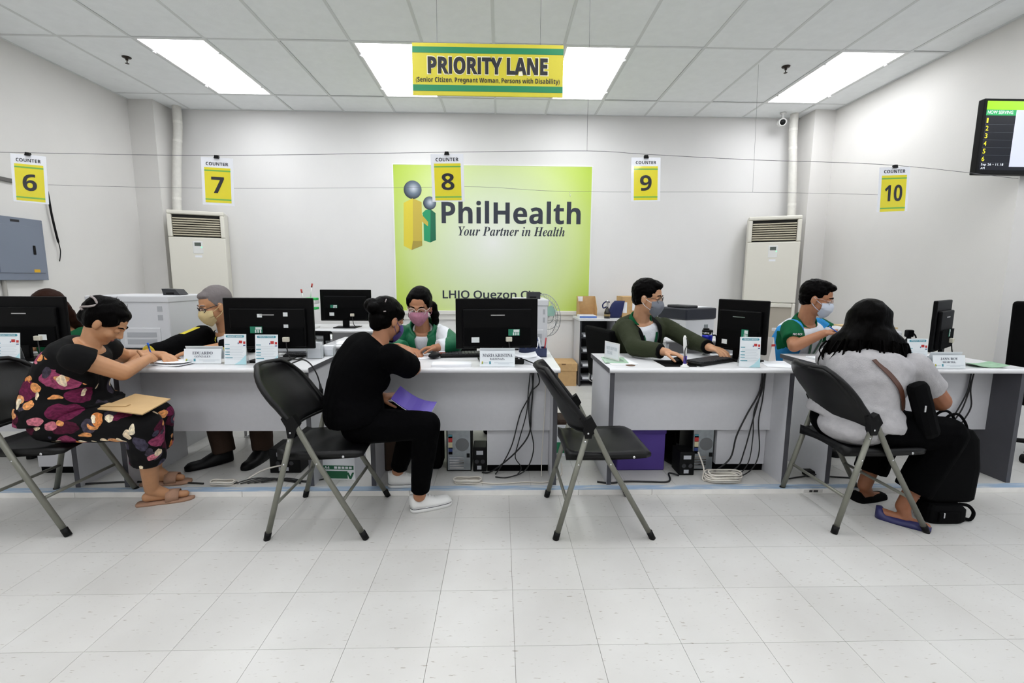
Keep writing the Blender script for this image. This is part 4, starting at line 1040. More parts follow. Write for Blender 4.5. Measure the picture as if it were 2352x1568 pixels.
# ---- printers
PRN = mat('printer_white', (206, 207, 210), 0.5); PRN2 = mat('printer_grey', (168, 170, 174), 0.6)
def printer_back(x0, x1, y0, y1, z0, z1, label, ports_right=False):
    g = thing('printer', label, 'printer', ((x0 + x1) / 2, (y0 + y1) / 2, z0), 'office printers')
    W, H = x1 - x0, z1 - z0
    t = MB(); t.bbox(x0, x1, y0, y1, z0 + 0.015, z1, 0.012); t.build('casing', PRN, g)
    t = MB(); t.bbox(x0 - 0.006, x1 + 0.006, y0 - 0.006, y1 + 0.006, z1 - 0.045, z1 + 0.004, 0.008); t.build('top_cover', PRN, g)
    for q in ((0.1, 0.1), (0.9, 0.1), (0.1, 0.9), (0.9, 0.9)):
        xx, yy = x0 + W * q[0], y0 + (y1 - y0) * q[1]
        t = MB(); t.cyl((xx, yy, z0), (xx, yy, z0 + 0.018), 0.015, n=10); t.build('foot', DARKG, g)
    t = MB(); t.bbox(x0 + W * 0.42, x1 - W * 0.12, y0 - 0.006, y0 + 0.004, z0 + H * 0.06, z0 + H * 0.42, 0.004); p = t.build('rear_tray_cover', PRN, g)
    for k in range(2):
        z = z0 + H * (0.12 + 0.13 * k)
        t = MB(); t.box(x0 + W * 0.47, x1 - W * 0.17, y0 - 0.0085, y0 - 0.005, z, z + H * 0.09); t.build('vent_grille', PRN2, p)
    t = MB(); t.bbox(x0 + W * 0.24, x0 + W * 0.37, y0 - 0.012, y0 + 0.004, z0 + H * 0.04, z0 + H * 0.38, 0.004); c = t.build('connector_plate', STEEL, g)
    for k in range(3):
        z = z0 + H * (0.08 + 0.09 * k)
        t = MB(); t.box(x0 + W * 0.28, x0 + W * 0.34, y0 - 0.0135, y0 - 0.011, z, z + H * 0.05); t.build('socket', BLACKM, c)
    for (a, b_, zz) in ((0.36, 0.42, 0.62), (0.36, 0.42, 0.78), (0.86, 0.92, 0.62), (0.86, 0.92, 0.78)):
        t = MB(); t.box(x0 + W * a, x0 + W * b_, y0 - 0.002, y0 + 0.002, z0 + H * (zz - 0.06), z0 + H * (zz + 0.04)); t.build('side_vent', PRN2, g)
    return g
printer_back(-2.98, -2.40, 3.42, 3.88, DZ, 1.178, 'large white office printer behind the woman in floral clothes')
g = printer_back(0.10, 0.352, 3.44, 3.84, DZ, 1.165, 'white office printer behind the middle monitor')
for (x, y, z, lab, sz) in ((-2.48, 3.62, 1.182, 'black desk gadget lying on the large white printer', (0.055, 0.05, 0.022)), (0.25, 3.55, 1.169, 'black device on top of the white printer behind the middle monitor', (0.05, 0.05, 0.026))):
    g = thing('label_device', lab, 'device', (x, y, z), 'black devices on printers')
    t = MB(); t.prism([(-sz[0], 0), (sz[0] * 0.8, 0), (sz[0] * 1.2, 0.004), (sz[0] * 0.6, sz[2] * 2), (-sz[0] * 1.2, sz[2] * 2.2)] if x < 0 else [(-sz[0], 0), (sz[0], 0), (sz[0], 2 * sz[2]), (-sz[0], 2 * sz[2])], -0.05, 0.05, frame((x, y, z), (1, 0, 0), (0, 0, 1))); t.build('body', DARKG, g)
    t = MB(); t.box(x - sz[0] * 0.6, x + sz[0] * 0.4, y - 0.053, y - 0.05, z + 0.008, z + 0.02); t.build('front_plate', BLACKP, g)
# black and white printer behind the man in olive
g = thing('laser_printer', 'black topped white printer behind the man in the olive jacket', 'printer', (1.82, 4.45, DZ), 'office printers')
Mx = Matrix.Translation((1.80, 4.44, DZ)) @ Matrix.Rotation(0.45, 4, 'Z')
t = MB(); t.bbox(-0.19, 0.19, -0.17, 0.17, 0.0, 0.17, 0.01, Mx); t.build('casing', PRN, g)
t = MB(); t.bbox(-0.20, 0.20, -0.18, 0.18, 0.17, 0.275, 0.012, Mx); t.build('upper_unit', mat('printer_navy', (26, 30, 42), 0.4), g)
t = MB(); t.bbox(-0.16, -0.02, -0.15, 0.10, 0.275, 0.30, 0.008, Mx); t.build('scanner_lid', DARKG, g)
t = MB(); t.box(0.0, 0.18, -0.12, 0.13, 0.276, 0.281, Mx); t.build('paper_output', PAPER, g)
t = MB(); t.box(0.05, 0.10, -0.173, -0.17, 0.05, 0.12, Mx); t.build('connector_plate', STEEL, g)
for k in range(2):
    t = MB(); t.box(-0.192, -0.19, -0.10, -0.06, 0.04 + k * 0.06, 0.075 + k * 0.06, Mx); t.build('side_vent', PRN2, g)
# printer / tray on the right counter
g = thing('document_scanner', 'grey document scanner piled with folders on the right counter', 'scanner', (2.50, 3.17, DZ))
t = MB(); t.bbox(2.37, 2.70, 3.05, 3.30, DZ, 0.945, 0.012); t.build('casing', PRN2, g)
t = MB(); t.bbox(2.36, 2.71, 3.04, 3.31, 0.948, 0.985, 0.01); t.build('lid', PRN, g)
t = MB(); t.box(2.42, 2.60, 3.037, 3.041, 0.955, 0.975); t.build('control_strip', DARKG, g)
sheet(2.53, 3.17, 0.15, 0.28, 0.21, 0.9855, 'white document pile on the grey document scanner', th=0.014)
sheet(2.54, 3.16, -0.1, 0.29, 0.21, 1.0, 'brown folder on top of the grey document scanner', m=mat('manila', (196, 172, 130), 0.7), th=0.01)
# desk phone near the right wall
g = thing('desk_phone', 'dark grey desk phone behind the man in the green and white shirt', 'phone', (3.30, 4.90, DZ))
t = MB(); t.prism([(-0.10, 0), (0.10, 0), (0.10, 0.07), (0.06, 0.10), (-0.10, 0.03)], -0.09, 0.09, frame((3.30, 4.90, DZ), (0.9, -0.4, 0), (0, 0, 1))); t.build('base', mat('phone_grey', (96, 100, 112), 0.5), g)
t = MB(); t.bbox(3.20, 3.26, 4.84, 5.02, DZ + 0.075, DZ + 0.115, 0.012); t.build('handset', mat('phone_grey', (96, 100, 112)), g)
# spray bottle
g = thing('spray_bottle', 'black spray bottle behind the right privacy notice', 'bottle', (2.80, 3.09, DZ))
t = MB(); t.sm = True; t.lathe((2.80, 3.09, DZ), [(0.0, 0), (0.032, 0), (0.034, 0.06), (0.033, 0.11), (0.014, 0.145), (0.013, 0.16), (0.0, 0.16)], 18); t.build('flask', BLACKP, g)
t = MB(); t.bbox(2.775, 2.825, 3.075, 3.105, DZ + 0.155, DZ + 0.205, 0.008); t.build('spray_head', BLACKP, g)
t = MB(); t.tube([(2.82, 3.09, DZ + 0.19), (2.845, 3.09, DZ + 0.165), (2.852, 3.09, DZ + 0.15)], 0.005, 6); t.build('trigger', BLACKP, g)
# stapler-like punch on the right counter
g = thing('hole_punch', 'dark grey hole punch beside the forms on the right counter', 'hole punch', (2.37, 2.94, DZ))
t = MB(); t.bbox(2.33, 2.43, 2.90, 2.96, DZ, DZ + 0.02, 0.006); t.build('base', DARKG, g)
t = MB(); t.bbox(2.33, 2.42, 2.905, 2.955, DZ + 0.035, DZ + 0.055, 0.008, Matrix.Translation((2.38, 2.93, 0.83)) @ Matrix.Rotation(0.15, 4, 'Y') @ Matrix.Translation((-2.38, -2.93, -0.83))); t.build('lever', DARKG, g)
t = MB(); t.bbox(2.40, 2.425, 2.915, 2.945, DZ + 0.02, DZ + 0.04, 0.004); t.build('hinge', CHROME, g)

# ---- third desk: pen on a stand, tumbler, calendar
g = thing('pen_stand', 'white counter pen on a purple base with a black cord', 'pen', (1.138, 2.79, DZ))
t = MB(); t.sm = True; t.lathe((1.138, 2.79, DZ), [(0.0, 0), (0.026, 0), (0.026, 0.006), (0.014, 0.014), (0.011, 0.022)], 18); t.build('base', WHITEP, g)
t = MB(); t.sm = True; t.cyl((1.138, 2.79, DZ + 0.014), (1.138, 2.79, DZ + 0.07), 0.0105, n=14); t.build('purple_holder', mat('purple_plastic', (64, 44, 138), 0.35), g)
t = MB(); t.sm = True; t.tube([(1.138, 2.79, DZ + 0.06), (1.136, 2.795, DZ + 0.12), (1.133, 2.80, DZ + 0.18), (1.132, 2.80, DZ + 0.195)], [0.007, 0.011, 0.010, 0.005], 12); t.build('pen', WHITEP, g)
t = MB(); t.sm = True; t.tube([(1.136, 2.786, DZ + 0.18), (1.148, 2.78, DZ + 0.15), (1.128, 2.775, DZ + 0.11), (1.132, 2.775, DZ + 0.06), (1.145, 2.775, DZ + 0.03)], 0.0025, 6, sub=5); t.build('cord', CABLE_B, g)
g = thing('tumbler', 'blue and steel travel tumbler with black lid and handle', 'tumbler', (1.487, 3.275, DZ))
tx, ty, tz = 1.487, 3.275, DZ
g.location = (tx, ty, tz)
t = MB(); t.sm = True; t.lathe((tx, ty, tz), [(0.0, 0), (0.026, 0), (0.028, 0.03)], 20); t.build('steel_foot', CHROME, g)
t = MB(); t.sm = True; t.lathe((tx, ty, tz), [(0.028, 0.03), (0.030, 0.07), (0.036, 0.13), (0.036, 0.145)], 20); t.build('blue_body', mat('blue_enamel', (24, 38, 168), 0.25, metal=0.3), g)
t = MB(); t.sm = True; t.lathe((tx, ty, tz), [(0.036, 0.145), (0.037, 0.16), (0.037, 0.165)], 20); t.build('steel_band', CHROME, g)
t = MB(); t.sm = True; t.lathe((tx, ty, tz), [(0.0, 0.165), (0.038, 0.165), (0.036, 0.18), (0.0, 0.182)], 20); t.bbox(tx - 0.03, tx + 0.01, ty - 0.012, ty + 0.012, tz + 0.18, tz + 0.192, 0.004); t.build('lid', BLACKP, g)
t = MB(); t.sm = True; t.tube([(tx + 0.034, ty, tz + 0.14), (tx + 0.065, ty, tz + 0.135), (tx + 0.066, ty, tz + 0.06), (tx + 0.03, ty, tz + 0.05)], 0.006, 8, sub=4); t.build('handle', BLACKP, g)
g = thing('desk_calendar', 'red and white desk calendar behind the third privacy notice', 'calendar', (1.79, 3.06, DZ))
t = MB(); t.prism([(-0.035, 0), (0.035, 0), (0.0, 0.16)], -0.06, 0.06, frame((1.79, 3.06, DZ), (0.8, 0.3, 0), (0, 0, 1))); t.build('tent_card', mat('calendar_white', (228, 222, 216), 0.6), g)
t = MB(); F = frame((1.79, 3.06, DZ), (0.8, 0.3, 0), (0, 0, 1)); rect(t, F, -0.018, 0.018, 0.10, 0.115, 0.06, 0.0608); t.build('red_band', REDP, g)

# ---- second desk: stamp, desk organiser with pens, stapler with strap
g = thing('rubber_stamp', 'brown rubber stamp in front of the woman in green', 'stamp', (-0.405, 3.17, DZ))
t = MB(); t.bbox(-0.43, -0.375, 3.155, 3.185, DZ, DZ + 0.03, 0.006); t.build('block', mat('stamp_brown', (120, 50, 36), 0.5), g)
t = MB(); t.bbox(-0.425, -0.38, 3.16, 3.18, DZ + 0.03, DZ + 0.036, 0.003); t.build('label', PAPER, g)
g = thing('pen_tray', 'pen organiser packed with blue pens behind the middle monitor', 'pen holder', (0.22, 3.20, DZ))
t = MB(); t.box(0.13, 0.32, 3.15, 3.156, DZ, DZ + 0.06); t.box(0.13, 0.32, 3.25, 3.256, DZ, DZ + 0.06); t.box(0.13, 0.136, 3.156, 3.25, DZ, DZ + 0.06); t.box(0.314, 0.32, 3.156, 3.25, DZ, DZ + 0.06); t.box(0.13, 0.32, 3.15, 3.256, DZ, DZ + 0.004); t.build('tray', mat('tray_navy', (36, 48, 84), 0.4), g)
pc_ = [mat('pen_blue', (44, 70, 130), 0.4), mat('pen_white', (220, 222, 228), 0.4), mat('pen_dark', (28, 34, 60), 0.4), mat('pen_red', (170, 40, 44), 0.4)]
for k in range(11):
    x = 0.145 + 0.016 * k; dx = random.uniform(-0.025, 0.025); hh = random.uniform(0.10, 0.15)
    t = MB(); t.sm = True; t.tube([(x, 3.20 + 0.02 * (k % 3 - 1), DZ + 0.005), (x + dx, 3.20, DZ + hh)], 0.005, 8); t.build('pen', pc_[[0, 0, 1, 0, 2, 0, 1, 2, 0, 1, 3][k]], g)
g = thing('name_lanyard', 'black strap lying at the right end of the middle counter', 'strap', (0.18, 2.87, DZ))
t = MB()
P = spline([V((0.10, 2.90, DZ + 0.03)), V((0.14, 2.885, DZ + 0.032)), V((0.18, 2.87, DZ + 0.018)), V((0.23, 2.83, DZ + 0.006)), V((0.27, 2.83, DZ + 0.006))], 5)
t.rings([[p + V((0, -0.012, 0)), p + V((0, 0.012, 0)), p + V((0, 0.012, 0.004)), p + V((0, -0.012, 0.004))] for p in P]); t.build('strap', BLACKM, g)
t = MB(); t.bbox(0.085, 0.15, 2.87, 2.925, DZ, DZ + 0.035, 0.008); t.build('buckle_box', BLACKP, g)
# small items on the back table
g = thing('white_organiser', 'white stand with green tray left of the back monitor', 'organiser', (-2.03, 5.0, DZ))
t = MB(); t.bbox(-2.10, -1.96, 4.92, 5.08, DZ, DZ + 0.02, 0.005); t.build('base', WHITEP, g)
t = MB(); t.bbox(-2.035, -2.01, 4.99, 5.02, DZ + 0.02, DZ + 0.26, 0.004); t.build('post', WHITEP, g)
t = MB(); t.bbox(-2.10, -1.95, 4.93, 5.07, DZ + 0.26, DZ + 0.30, 0.008); t.build('upper_tray', WHITEP, g)
for z in (0.20, 0.30):
    t = MB(); t.bbox(-2.07, -1.95, 4.95, 5.05, DZ + z, DZ + z + 0.025, 0.006); t.build('green_tray', mat('bright_green', (60, 200, 100), 0.5), g)
for (x, dx, zt, lab, m) in ((-2.17, -0.02, 1.20, 'short red-tipped marker standing on the back table', mat('red_cap', (184, 66, 60), 0.5)), (-2.10, 0.03, 1.26, 'long red-tipped white marker standing on the back table', mat('red_cap', (184, 66, 60), 0.5))):
    g = thing('marker', lab, 'marker', (x, 5.02, 1.085), 'red-tipped markers')
    z0 = DZ + 0.301
    t = MB(); t.sm = True; t.tube([(x + 0.07, 5.02, z0), (x + 0.07 + dx * 0.7, 5.02, zt - 0.04)], 0.007, 8); t.build('barrel', WHITEP, g)
    t = MB(); t.sm = True; t.tube([(x + 0.07 + dx * 0.7, 5.02, zt - 0.04), (x + 0.07 + dx, 5.02, zt)], 0.009, 8); t.build('cap', m, g)
g = thing('desk_box', 'small blue and white carton on the back table', 'box', (-1.30, 4.93, DZ))
t = MB(); t.bbox(-1.37, -1.27, 4.89, 4.97, DZ, DZ + 0.07, 0.003, None); t.build('carton', PAPER, g)
t = MB(); t.box(-1.365, -1.275, 4.8885, 4.89, DZ + 0.01, DZ + 0.05); t.build('blue_print', mat('box_blue', (90, 140, 210), 0.5), g)

# ---- low shelf by the rear wall and what stands on it
SHC = mat('shelf_dark', (44, 45, 50), 0.5); 
g = thing('low_shelf', 'low open shelf with white top beside the green poster', 'shelf', (1.35, 5.7, PLAT_Z))
t = MB(); t.bbox(0.93, 1.78, 5.47, 5.95, 0.832, 0.86, 0.004); t.build('top_board', LAMTOP, g)
for x in (0.95, 1.37, 1.74):
    t = MB(); t.box(x, x + 0.02, 5.49, 5.93, PLAT_Z, 0.832); p = t.build('upright', LAM, g)
    t = MB(); t.box(x, x + 0.02, 5.487, 5.49, PLAT_Z, 0.832); t.build('edge_strip', SHC, p)
t = MB(); t.box(0.97, 1.74, 5.92, 5.935, PLAT_Z, 0.832); t.build('back_board', SHC, g)
for z in (0.10, 0.26, 0.44, 0.62):
    t = MB(); t.box(0.97, 1.37, 5.50, 5.92, z, z + 0.015); t.box(1.39, 1.74, 5.50, 5.92, z, z + 0.015); b_ = t.build('shelf_board', SHC, g)
    t = MB(); t.box(1.0, 1.30, 5.52, 5.80, z + 0.0155, z + 0.04); t.build('paper_pile', PAPER, b_)
g = thing('box_file', 'brown cardboard magazine file on the low shelf', 'box file', (1.08, 5.75, 0.86))
Fq = frame((0.965, 5.87, 0.862), (0, -1, 0), (0, 0, 1))
for xx in (0.965, 1.185):
    t = MB(); t.prism([(0, 0), (0.20, 0), (0.20, 0.10), (0.06, 0.25), (0, 0.25)], -0.003, 0.0, frame((xx, 5.87, 0.862), (0, -1, 0), (0, 0, 1))); t.build('side', KRAFT, g)
t = MB(); t.box(0.965, 1.188, 5.865, 5.87, 0.862, 1.112); t.build('rear', KRAFT, g)
t = MB(); t.box(0.965, 1.188, 5.67, 5.87, 0.862, 0.866); t.build('bottom', KRAFT, g)
t = MB(); t.box(0.958, 1.02, 5.60, 5.602, 1.045, 1.11) if False else t.box(0.975, 1.04, 5.862, 5.865, 1.045, 1.108); t.build('label_card', PAPER, g)
g = thing('lunch_bag', 'navy blue cloth bag with a loop handle on the low shelf', 'bag', (1.36, 5.62, 0.86))
t = MB(); t.sm = True
t.rings([[V((1.37 + 0.085 * w_ * math.copysign(abs(math.cos(a)) ** 0.5, math.cos(a)) + 0.02 * k, 5.62 + 0.055 * w_ * math.copysign(abs(math.sin(a)) ** 0.5, math.sin(a)), 0.861 + h_)) for a in [2 * math.pi * q / 24 for q in range(24)]] for k, (w_, h_) in enumerate(((0.95, 0), (1.0, 0.04), (0.95, 0.11), (0.85, 0.17), (0.7, 0.205)))]); t.build('pouch', mat('navy_cloth', (26, 36, 84), 0.8), g)
t = MB(); t.sm = True; t.tube([(1.32, 5.60, 1.05), (1.27, 5.58, 1.055), (1.235, 5.58, 1.02), (1.245, 5.58, 0.98), (1.29, 5.59, 1.0)], 0.008, 8, sub=4); t.build('loop_handle', mat('navy_cloth', (26, 36, 84)), g)
g = thing('sauce_bottle', 'small dark bottle with silver neck on the low shelf', 'bottle', (1.275, 5.51, 0.86))
t = MB(); t.sm = True; t.lathe((1.275, 5.51, 0.8605), [(0.0, 0), (0.036, 0), (0.036, 0.07), (0.022, 0.11), (0.012, 0.13)], 18); t.build('flask', mat('dark_glass', (20, 16, 18), 0.15), g)
t = MB(); t.sm = True; t.lathe((1.275, 5.51, 0.8605), [(0.012, 0.13), (0.011, 0.20), (0.012, 0.215), (0.0, 0.22)], 14); t.build('neck_foil', CHROME, g)
t = MB(); t.sm = True; t.lathe((1.275, 5.51, 0.8605), [(0.0365, 0.025), (0.0365, 0.05)], 18); t.build('label', mat('gold_label', (150, 128, 84), 0.5), g)
g = thing('brown_carton', 'brown carton with white labels on the low shelf', 'box', (1.60, 5.70, 0.86))
t = MB(); t.bbox(1.475, 1.74, 5.60, 5.88, 0.861, 1.118, 0.003); t.build('carton', KRAFT, g)
t = MB(); t.box(1.485, 1.535, 5.598, 5.60, 0.92, 1.05); t.build('label', PAPER, g)
t = MB(); t.box(1.60, 1.65, 5.598, 5.60, 0.95, 1.04); t.build('label', PAPER, g)
g = thing('archive_box', 'brown lidded archive box on the floor beside the low shelf', 'box', (0.76, 5.65, PLAT_Z))
t = MB(); t.bbox(0.60, 0.925, 5.50, 5.86, PLAT_Z, 0.30, 0.003); t.build('carton', KRAFT, g)
t = MB(); t.bbox(0.592, 0.933, 5.492, 5.868, 0.22, 0.315, 0.004); t.build('lid', KRAFT, g)
t = MB(); t.box(0.74, 0.79, 5.489, 5.492, 0.298, 0.312); t.build('hand_slot', mat('slot_brown', (120, 92, 58), 0.8), g)
# pedestal fan seen edge-on past the white printer
g = thing('pedestal_fan', 'grey wire pedestal fan half hidden behind the white printer', 'fan', (0.36, 4.35, PLAT_Z))
fc_ = V((0.40, 4.35, 0.98)); ax = V((0.75, 0.6, 0.1)).normalized(); ux = ax.orthogonal().normalized(); uy = ax.cross(ux)
t = MB(); t.cyl((0.36, 4.35, PLAT_Z), (0.36, 4.35, PLAT_Z + 0.03), 0.18, n=28); t.build('base', WHITEP, g)
t = MB(); t.cyl((0.36, 4.35, PLAT_Z), (0.36, 4.35, 0.95), 0.014); t.build('pole', WHITEP, g)
for k, (rr, off) in enumerate(((0.20, 0.03), (0.20, -0.03), (0.14, 0.055), (0.08, 0.06))):
    t = MB(); t.sm = True; t.tube([fc_ + ax * off + (ux * math.cos(2 * math.pi * q / 40) + uy * math.sin(2 * math.pi * q / 40)) * rr for q in range(41)], 0.003, 6); t.build('guard_ring', STEEL, g)
t = MB()
for q in range(36):
    d = ux * math.cos(2 * math.pi * q / 36) + uy * math.sin(2 * math.pi * q / 36)
    t.tube([fc_ + ax * 0.062, fc_ + ax * 0.055 + d * 0.14, fc_ + ax * 0.03 + d * 0.2, fc_ - ax * 0.03 + d * 0.2], 0.0013, 4)
tag(t.build('guard_wires', STEEL, g), kind='stuff')
for q in range(3):
    a = 2 * math.pi * q / 3
    d = ux * math.cos(a) + uy * math.sin(a); e2 = ax.cross(d)
    t = MB(); t.prism([(0.03, -0.02), (0.10, -0.05), (0.17, -0.04), (0.18, 0.02), (0.12, 0.05), (0.04, 0.02)], -0.002, 0.002, (lambda d, e2: (lambda x, y, z: fc_ + d * x + e2 * y + ax * (z + y * 0.3)))(d, e2)); t.build('blade', mat('fan_blade', (170, 214, 200), 0.3), g)
t = MB(); t.cyl(fc_ - ax * 0.12, fc_ + ax * 0.02, 0.05); t.build('motor', WHITEP, g)

# ---- under the desks
def pc_tower(x, y, label, h=0.30, w=0.165):
    g = thing('computer_tower', label, 'computer', (x, y, PLAT_Z), 'computer towers under the counters')
    x0, x1 = x - w / 2, x + w / 2; z0 = PLAT_Z
    t = MB(); t.bbox(x0, x1, y, y + 0.22, z0, z0 + h + 0.1, 0.004); t.build('case', BLACKP, g)
    t = MB(); t.box(x0 + 0.008, x1 - 0.006, y - 0.002, y, z0 + 0.01, z0 + h + 0.09); b_ = t.build('rear_plate', STEEL, g)
    t = MB(); t.lathe((x + w * 0.14, y - 0.0022, z0 + h * 0.62), [(0.0, 0), (0.045, 0), (0.045, 0.001), (0.0, 0.001)], 28, (0, -1, 0)); t.build('fan_grille', mat('fan_mesh', (104, 106, 108), 0.6), b_)
    for k, (m, zz, hh) in enumerate(((REDP, 0.68, 0.04), (mat('port_beige', (206, 196, 160), 0.5), 0.54, 0.045), (NAVY, 0.46, 0.03), (TEAL, 0.78, 0.02), (BLACKM, 0.40, 0.02))):
        t = MB(); t.box(x0 + 0.014, x0 + 0.04, y - 0.008, y - 0.002, z0 + h * zz, z0 + h * zz + hh); t.build('port', m, b_)
    t = MB(); t.box(x1 - 0.03, x1 - 0.01, y - 0.008, y - 0.002, z0 + h * 0.33, z0 + h * 0.42); t.build('power_socket', BLACKP, b_)
    for k in range(5):
        t = MB(); t.box(x0 + 0.02, x1 - 0.05, y - 0.004, y - 0.002, z0 + 0.02 + k * 0.018, z0 + 0.03 + k * 0.018); t.build('slot_cover', CHROME, b_)
    return g
pc_tower(-0.275, 2.985, 'black computer tower with a steel rear plate under the middle desk')
pc_tower(1.372, 2.985, 'black computer tower with a steel rear plate under the third desk', w=0.15)
def avr(x, y, w, h, label, d=0.14):
    g = thing('voltage_regulator', label, 'voltage regulator', (x, y, PLAT_Z), 'black voltage regulators')
    t = MB(); t.bbox(x - w / 2, x + w / 2, y, y + d, PLAT_Z, PLAT_Z + h, 0.006); t.build('box', BLACKP, g)
    t = MB(); t.box(x - w * 0.25, x + w * 0.25, y - 0.001, y, PLAT_Z + h * 0.70, PLAT_Z + h * 0.86); t.build('label', mat('avr_label', (176, 178, 184), 0.5), g)
    for k in (-1, 1):
        t = MB(); t.cyl((x + k * w * 0.22, y - 0.004, PLAT_Z + h * 0.42), (x + k * w * 0.22, y, PLAT_Z + h * 0.42), 0.014, n=14); t.build('outlet', DARKG, g)
    t = MB(); t.box(x - w * 0.2, x + w * 0.12, y - 0.003, y, PLAT_Z + h * 0.1, PLAT_Z + h * 0.25); t.build('socket_plate', mat('avr_label', (176, 178, 184)), g)
    return g
avr(-0.135, 2.975, 0.09, 0.17, 'black voltage regulator beside the middle computer tower')
avr(1.235, 2.90, 0.10, 0.16, 'black voltage regulator in front of the third computer tower')
avr(-1.42, 2.965, 0.20, 0.165, 'wide black power unit under the left counter', d=0.2)
g = thing('purple_box', 'purple cloth storage box under the third desk', 'box', (0.96, 3.05, PLAT_Z))
PURP = mat('purple_cloth', (72, 52, 128), 0.8)
t = MB(); t.bbox(0.79, 1.115, 2.985, 3.25, PLAT_Z, 0.31, 0.008); t.build('box', PURP, g)
t = MB(); t.bbox(0.785, 1.12, 2.98, 3.255, 0.29, 0.335, 0.008); t.build('lid', PURP, g)
g = thing('paper_box', 'green and white A4 paper box under the left counter', 'box', (-1.035, 2.84, PLAT_Z))
Mx = Matrix.Translation((-1.03, 2.86, PLAT_Z)) @ Matrix.Rotation(-0.06, 4, 'Z')
t = MB(); t.bbox(-0.105, 0.105, 0, 0.20, 0, 0.155, 0.003, Mx); t.build('carton', PAPER, g)
BF = frame(Mx @ V((-0.105, 0, 0)), (Mx.to_3x3() @ V((1, 0, 0))), (0, 0, 1))
BG = mat('paper_box_green', (16, 92, 58), 0.5)
t = MB(); rect(t, BF, 0.004, 0.16, 0.008, 0.058, 0, 0.0006); t.build('green_panel', BG, g)
t = MB(); rect(t, BF, 0.004, 0.20, 0.068, 0.095, 0, 0.0006); t.build('green_band', BG, g)
text(SB('A4'), BF, 0.012, 0.045, 0.073, 0.09, 0.0008, PAPER, g); text(SB('PAPER'), BF, 0.065, 0.19, 0.074, 0.089, 0.0008, PAPER, g) if False else None
for k in range(5):
    t = MB(); rect(t, BF, 0.075 + 0.024 * k, 0.093 + 0.024 * k, 0.074, 0.089, 0.0006, 0.0012); t.build('print_block', PAPER, g)
t = MB(); BF2 = lambda x, y, d: BF(x, y, d); t.prism([(0.155, 0.05), (0.168, 0.05), (0.178, 0.025), (0.190, 0.05), (0.203, 0.05), (0.184, 0.006), (0.172, 0.006)], 0.0006, 0.0012, BF); t.build('print_mark', BG, g)
g = thing('brown_bag', 'dark brown paper bag under the middle desk', 'bag', (-0.70, 3.05, PLAT_Z))
t = MB(); t.bbox(-0.77, -0.655, 2.98, 3.12, PLAT_Z, 0.30, 0.012); t.build('sack', mat('dark_brown', (58, 40, 28), 0.8), g)
t = MB(); t.tube([(-0.74, 2.985, 0.30), (-0.73, 2.98, 0.35), (-0.69, 2.98, 0.35), (-0.68, 2.985, 0.30)], 0.004, 6, sub=3); t.build('handle', mat('dark_brown', (58, 40, 28)), g)
g = thing('black_bag', 'black bag with a red tag under the middle desk', 'bag', (-0.47, 3.05, PLAT_Z))
t = MB(); t.bbox(-0.56, -0.39, 3.0, 3.18, PLAT_Z, 0.34, 0.03); t.build('pouch', BLACKM, g)
t = MB(); t.box(-0.44, -0.425, 2.996, 3.0, 0.22, 0.31); t.build('red_tag', REDP, g)
g = thing('open_carton', 'open brown and green carton between the middle desks', 'box', (0.49, 3.35, PLAT_Z))
t = MB(); t.box(0.40, 0.405, 3.25, 3.50, PLAT_Z, 0.27); t.box(0.595, 0.60, 3.25, 3.50, PLAT_Z, 0.27); t.box(0.405, 0.595, 3.25, 3.255, PLAT_Z, 0.27); t.box(0.405, 0.595, 3.495, 3.50, PLAT_Z, 0.27); t.box(0.405, 0.595, 3.255, 3.495, PLAT_Z, PLAT_Z + 0.005); t.build('carton', PAPER, g)
t = MB(); t.box(0.402, 0.598, 3.246, 3.25, 0.06, 0.14); t.build('green_print', GREEN_PRINT, g)
t = MB(); t.bbox(0.42, 0.58, 3.28, 3.48, 0.12, 0.30, 0.02); t.build('brown_contents', mat('dark_brown', (58, 40, 28)), g)

# ---- cables
def cable(pts, r, m, label, sub=6, name='cable', grp='cables under the counters', cat='cable'):
    t = MB(); t.sm = True; t.tube(pts, r, 6, sub=sub)
    return tag(t.build(name, m), label, cat, grp)
zf = PLAT_Z + 0.006
# middle desk bundle
YF2 = 2.915
for k, (m, r, pts) in enumerate((
    (CABLE_B, 0.005, [(0.20, YF2, 0.745), (0.21, YF2, 0.62), (0.20, YF2, 0.47), (0.19, YF2, 0.32), (0.10, YF2, 0.19), (-0.05, 2.93, 0.06), (-0.12, 2.95, zf)]),
    (CABLE_B, 0.004, [(0.215, YF2 - 0.01, 0.745), (0.20, YF2 - 0.01, 0.6), (0.13, YF2, 0.45), (0.08, YF2, 0.25), (0.02, YF2, 0.12), (-0.03, 2.92, zf)]),
    (CABLE_B, 0.004, [(0.23, YF2, 0.745), (0.25, YF2 - 0.01, 0.66), (0.19, YF2 - 0.01, 0.58), (0.19, YF2 - 0.01, 0.4), (0.22, YF2, 0.22), (0.17, 2.90, 0.08), (0.05, 2.87, zf), (-0.03, 2.88, zf)]),
    (CABLE_B, 0.0035, [(0.195, YF2, 0.745), (0.18, YF2 - 0.012, 0.6), (0.17, YF2 - 0.01, 0.46), (0.12, YF2, 0.26), (0.10, YF2, 0.16), (0.14, 2.91, 0.09), (0.11, 2.9, zf)]))):
    cable(pts, r, m, ['thick black cable down the front of the middle desk', 'black cable bowing left down the front of the middle desk', 'black cable curling right down the front of the middle desk', 'thinnest black cable down the front of the middle desk'][k])
cable([(0.295, 2.92, 0.74), (0.29, 2.915, 0.5), (0.275, 2.91, 0.2), (0.27, 2.88, zf)], 0.0028, CABLE_W, 'thin white cord hanging at the right end of the middle desk')
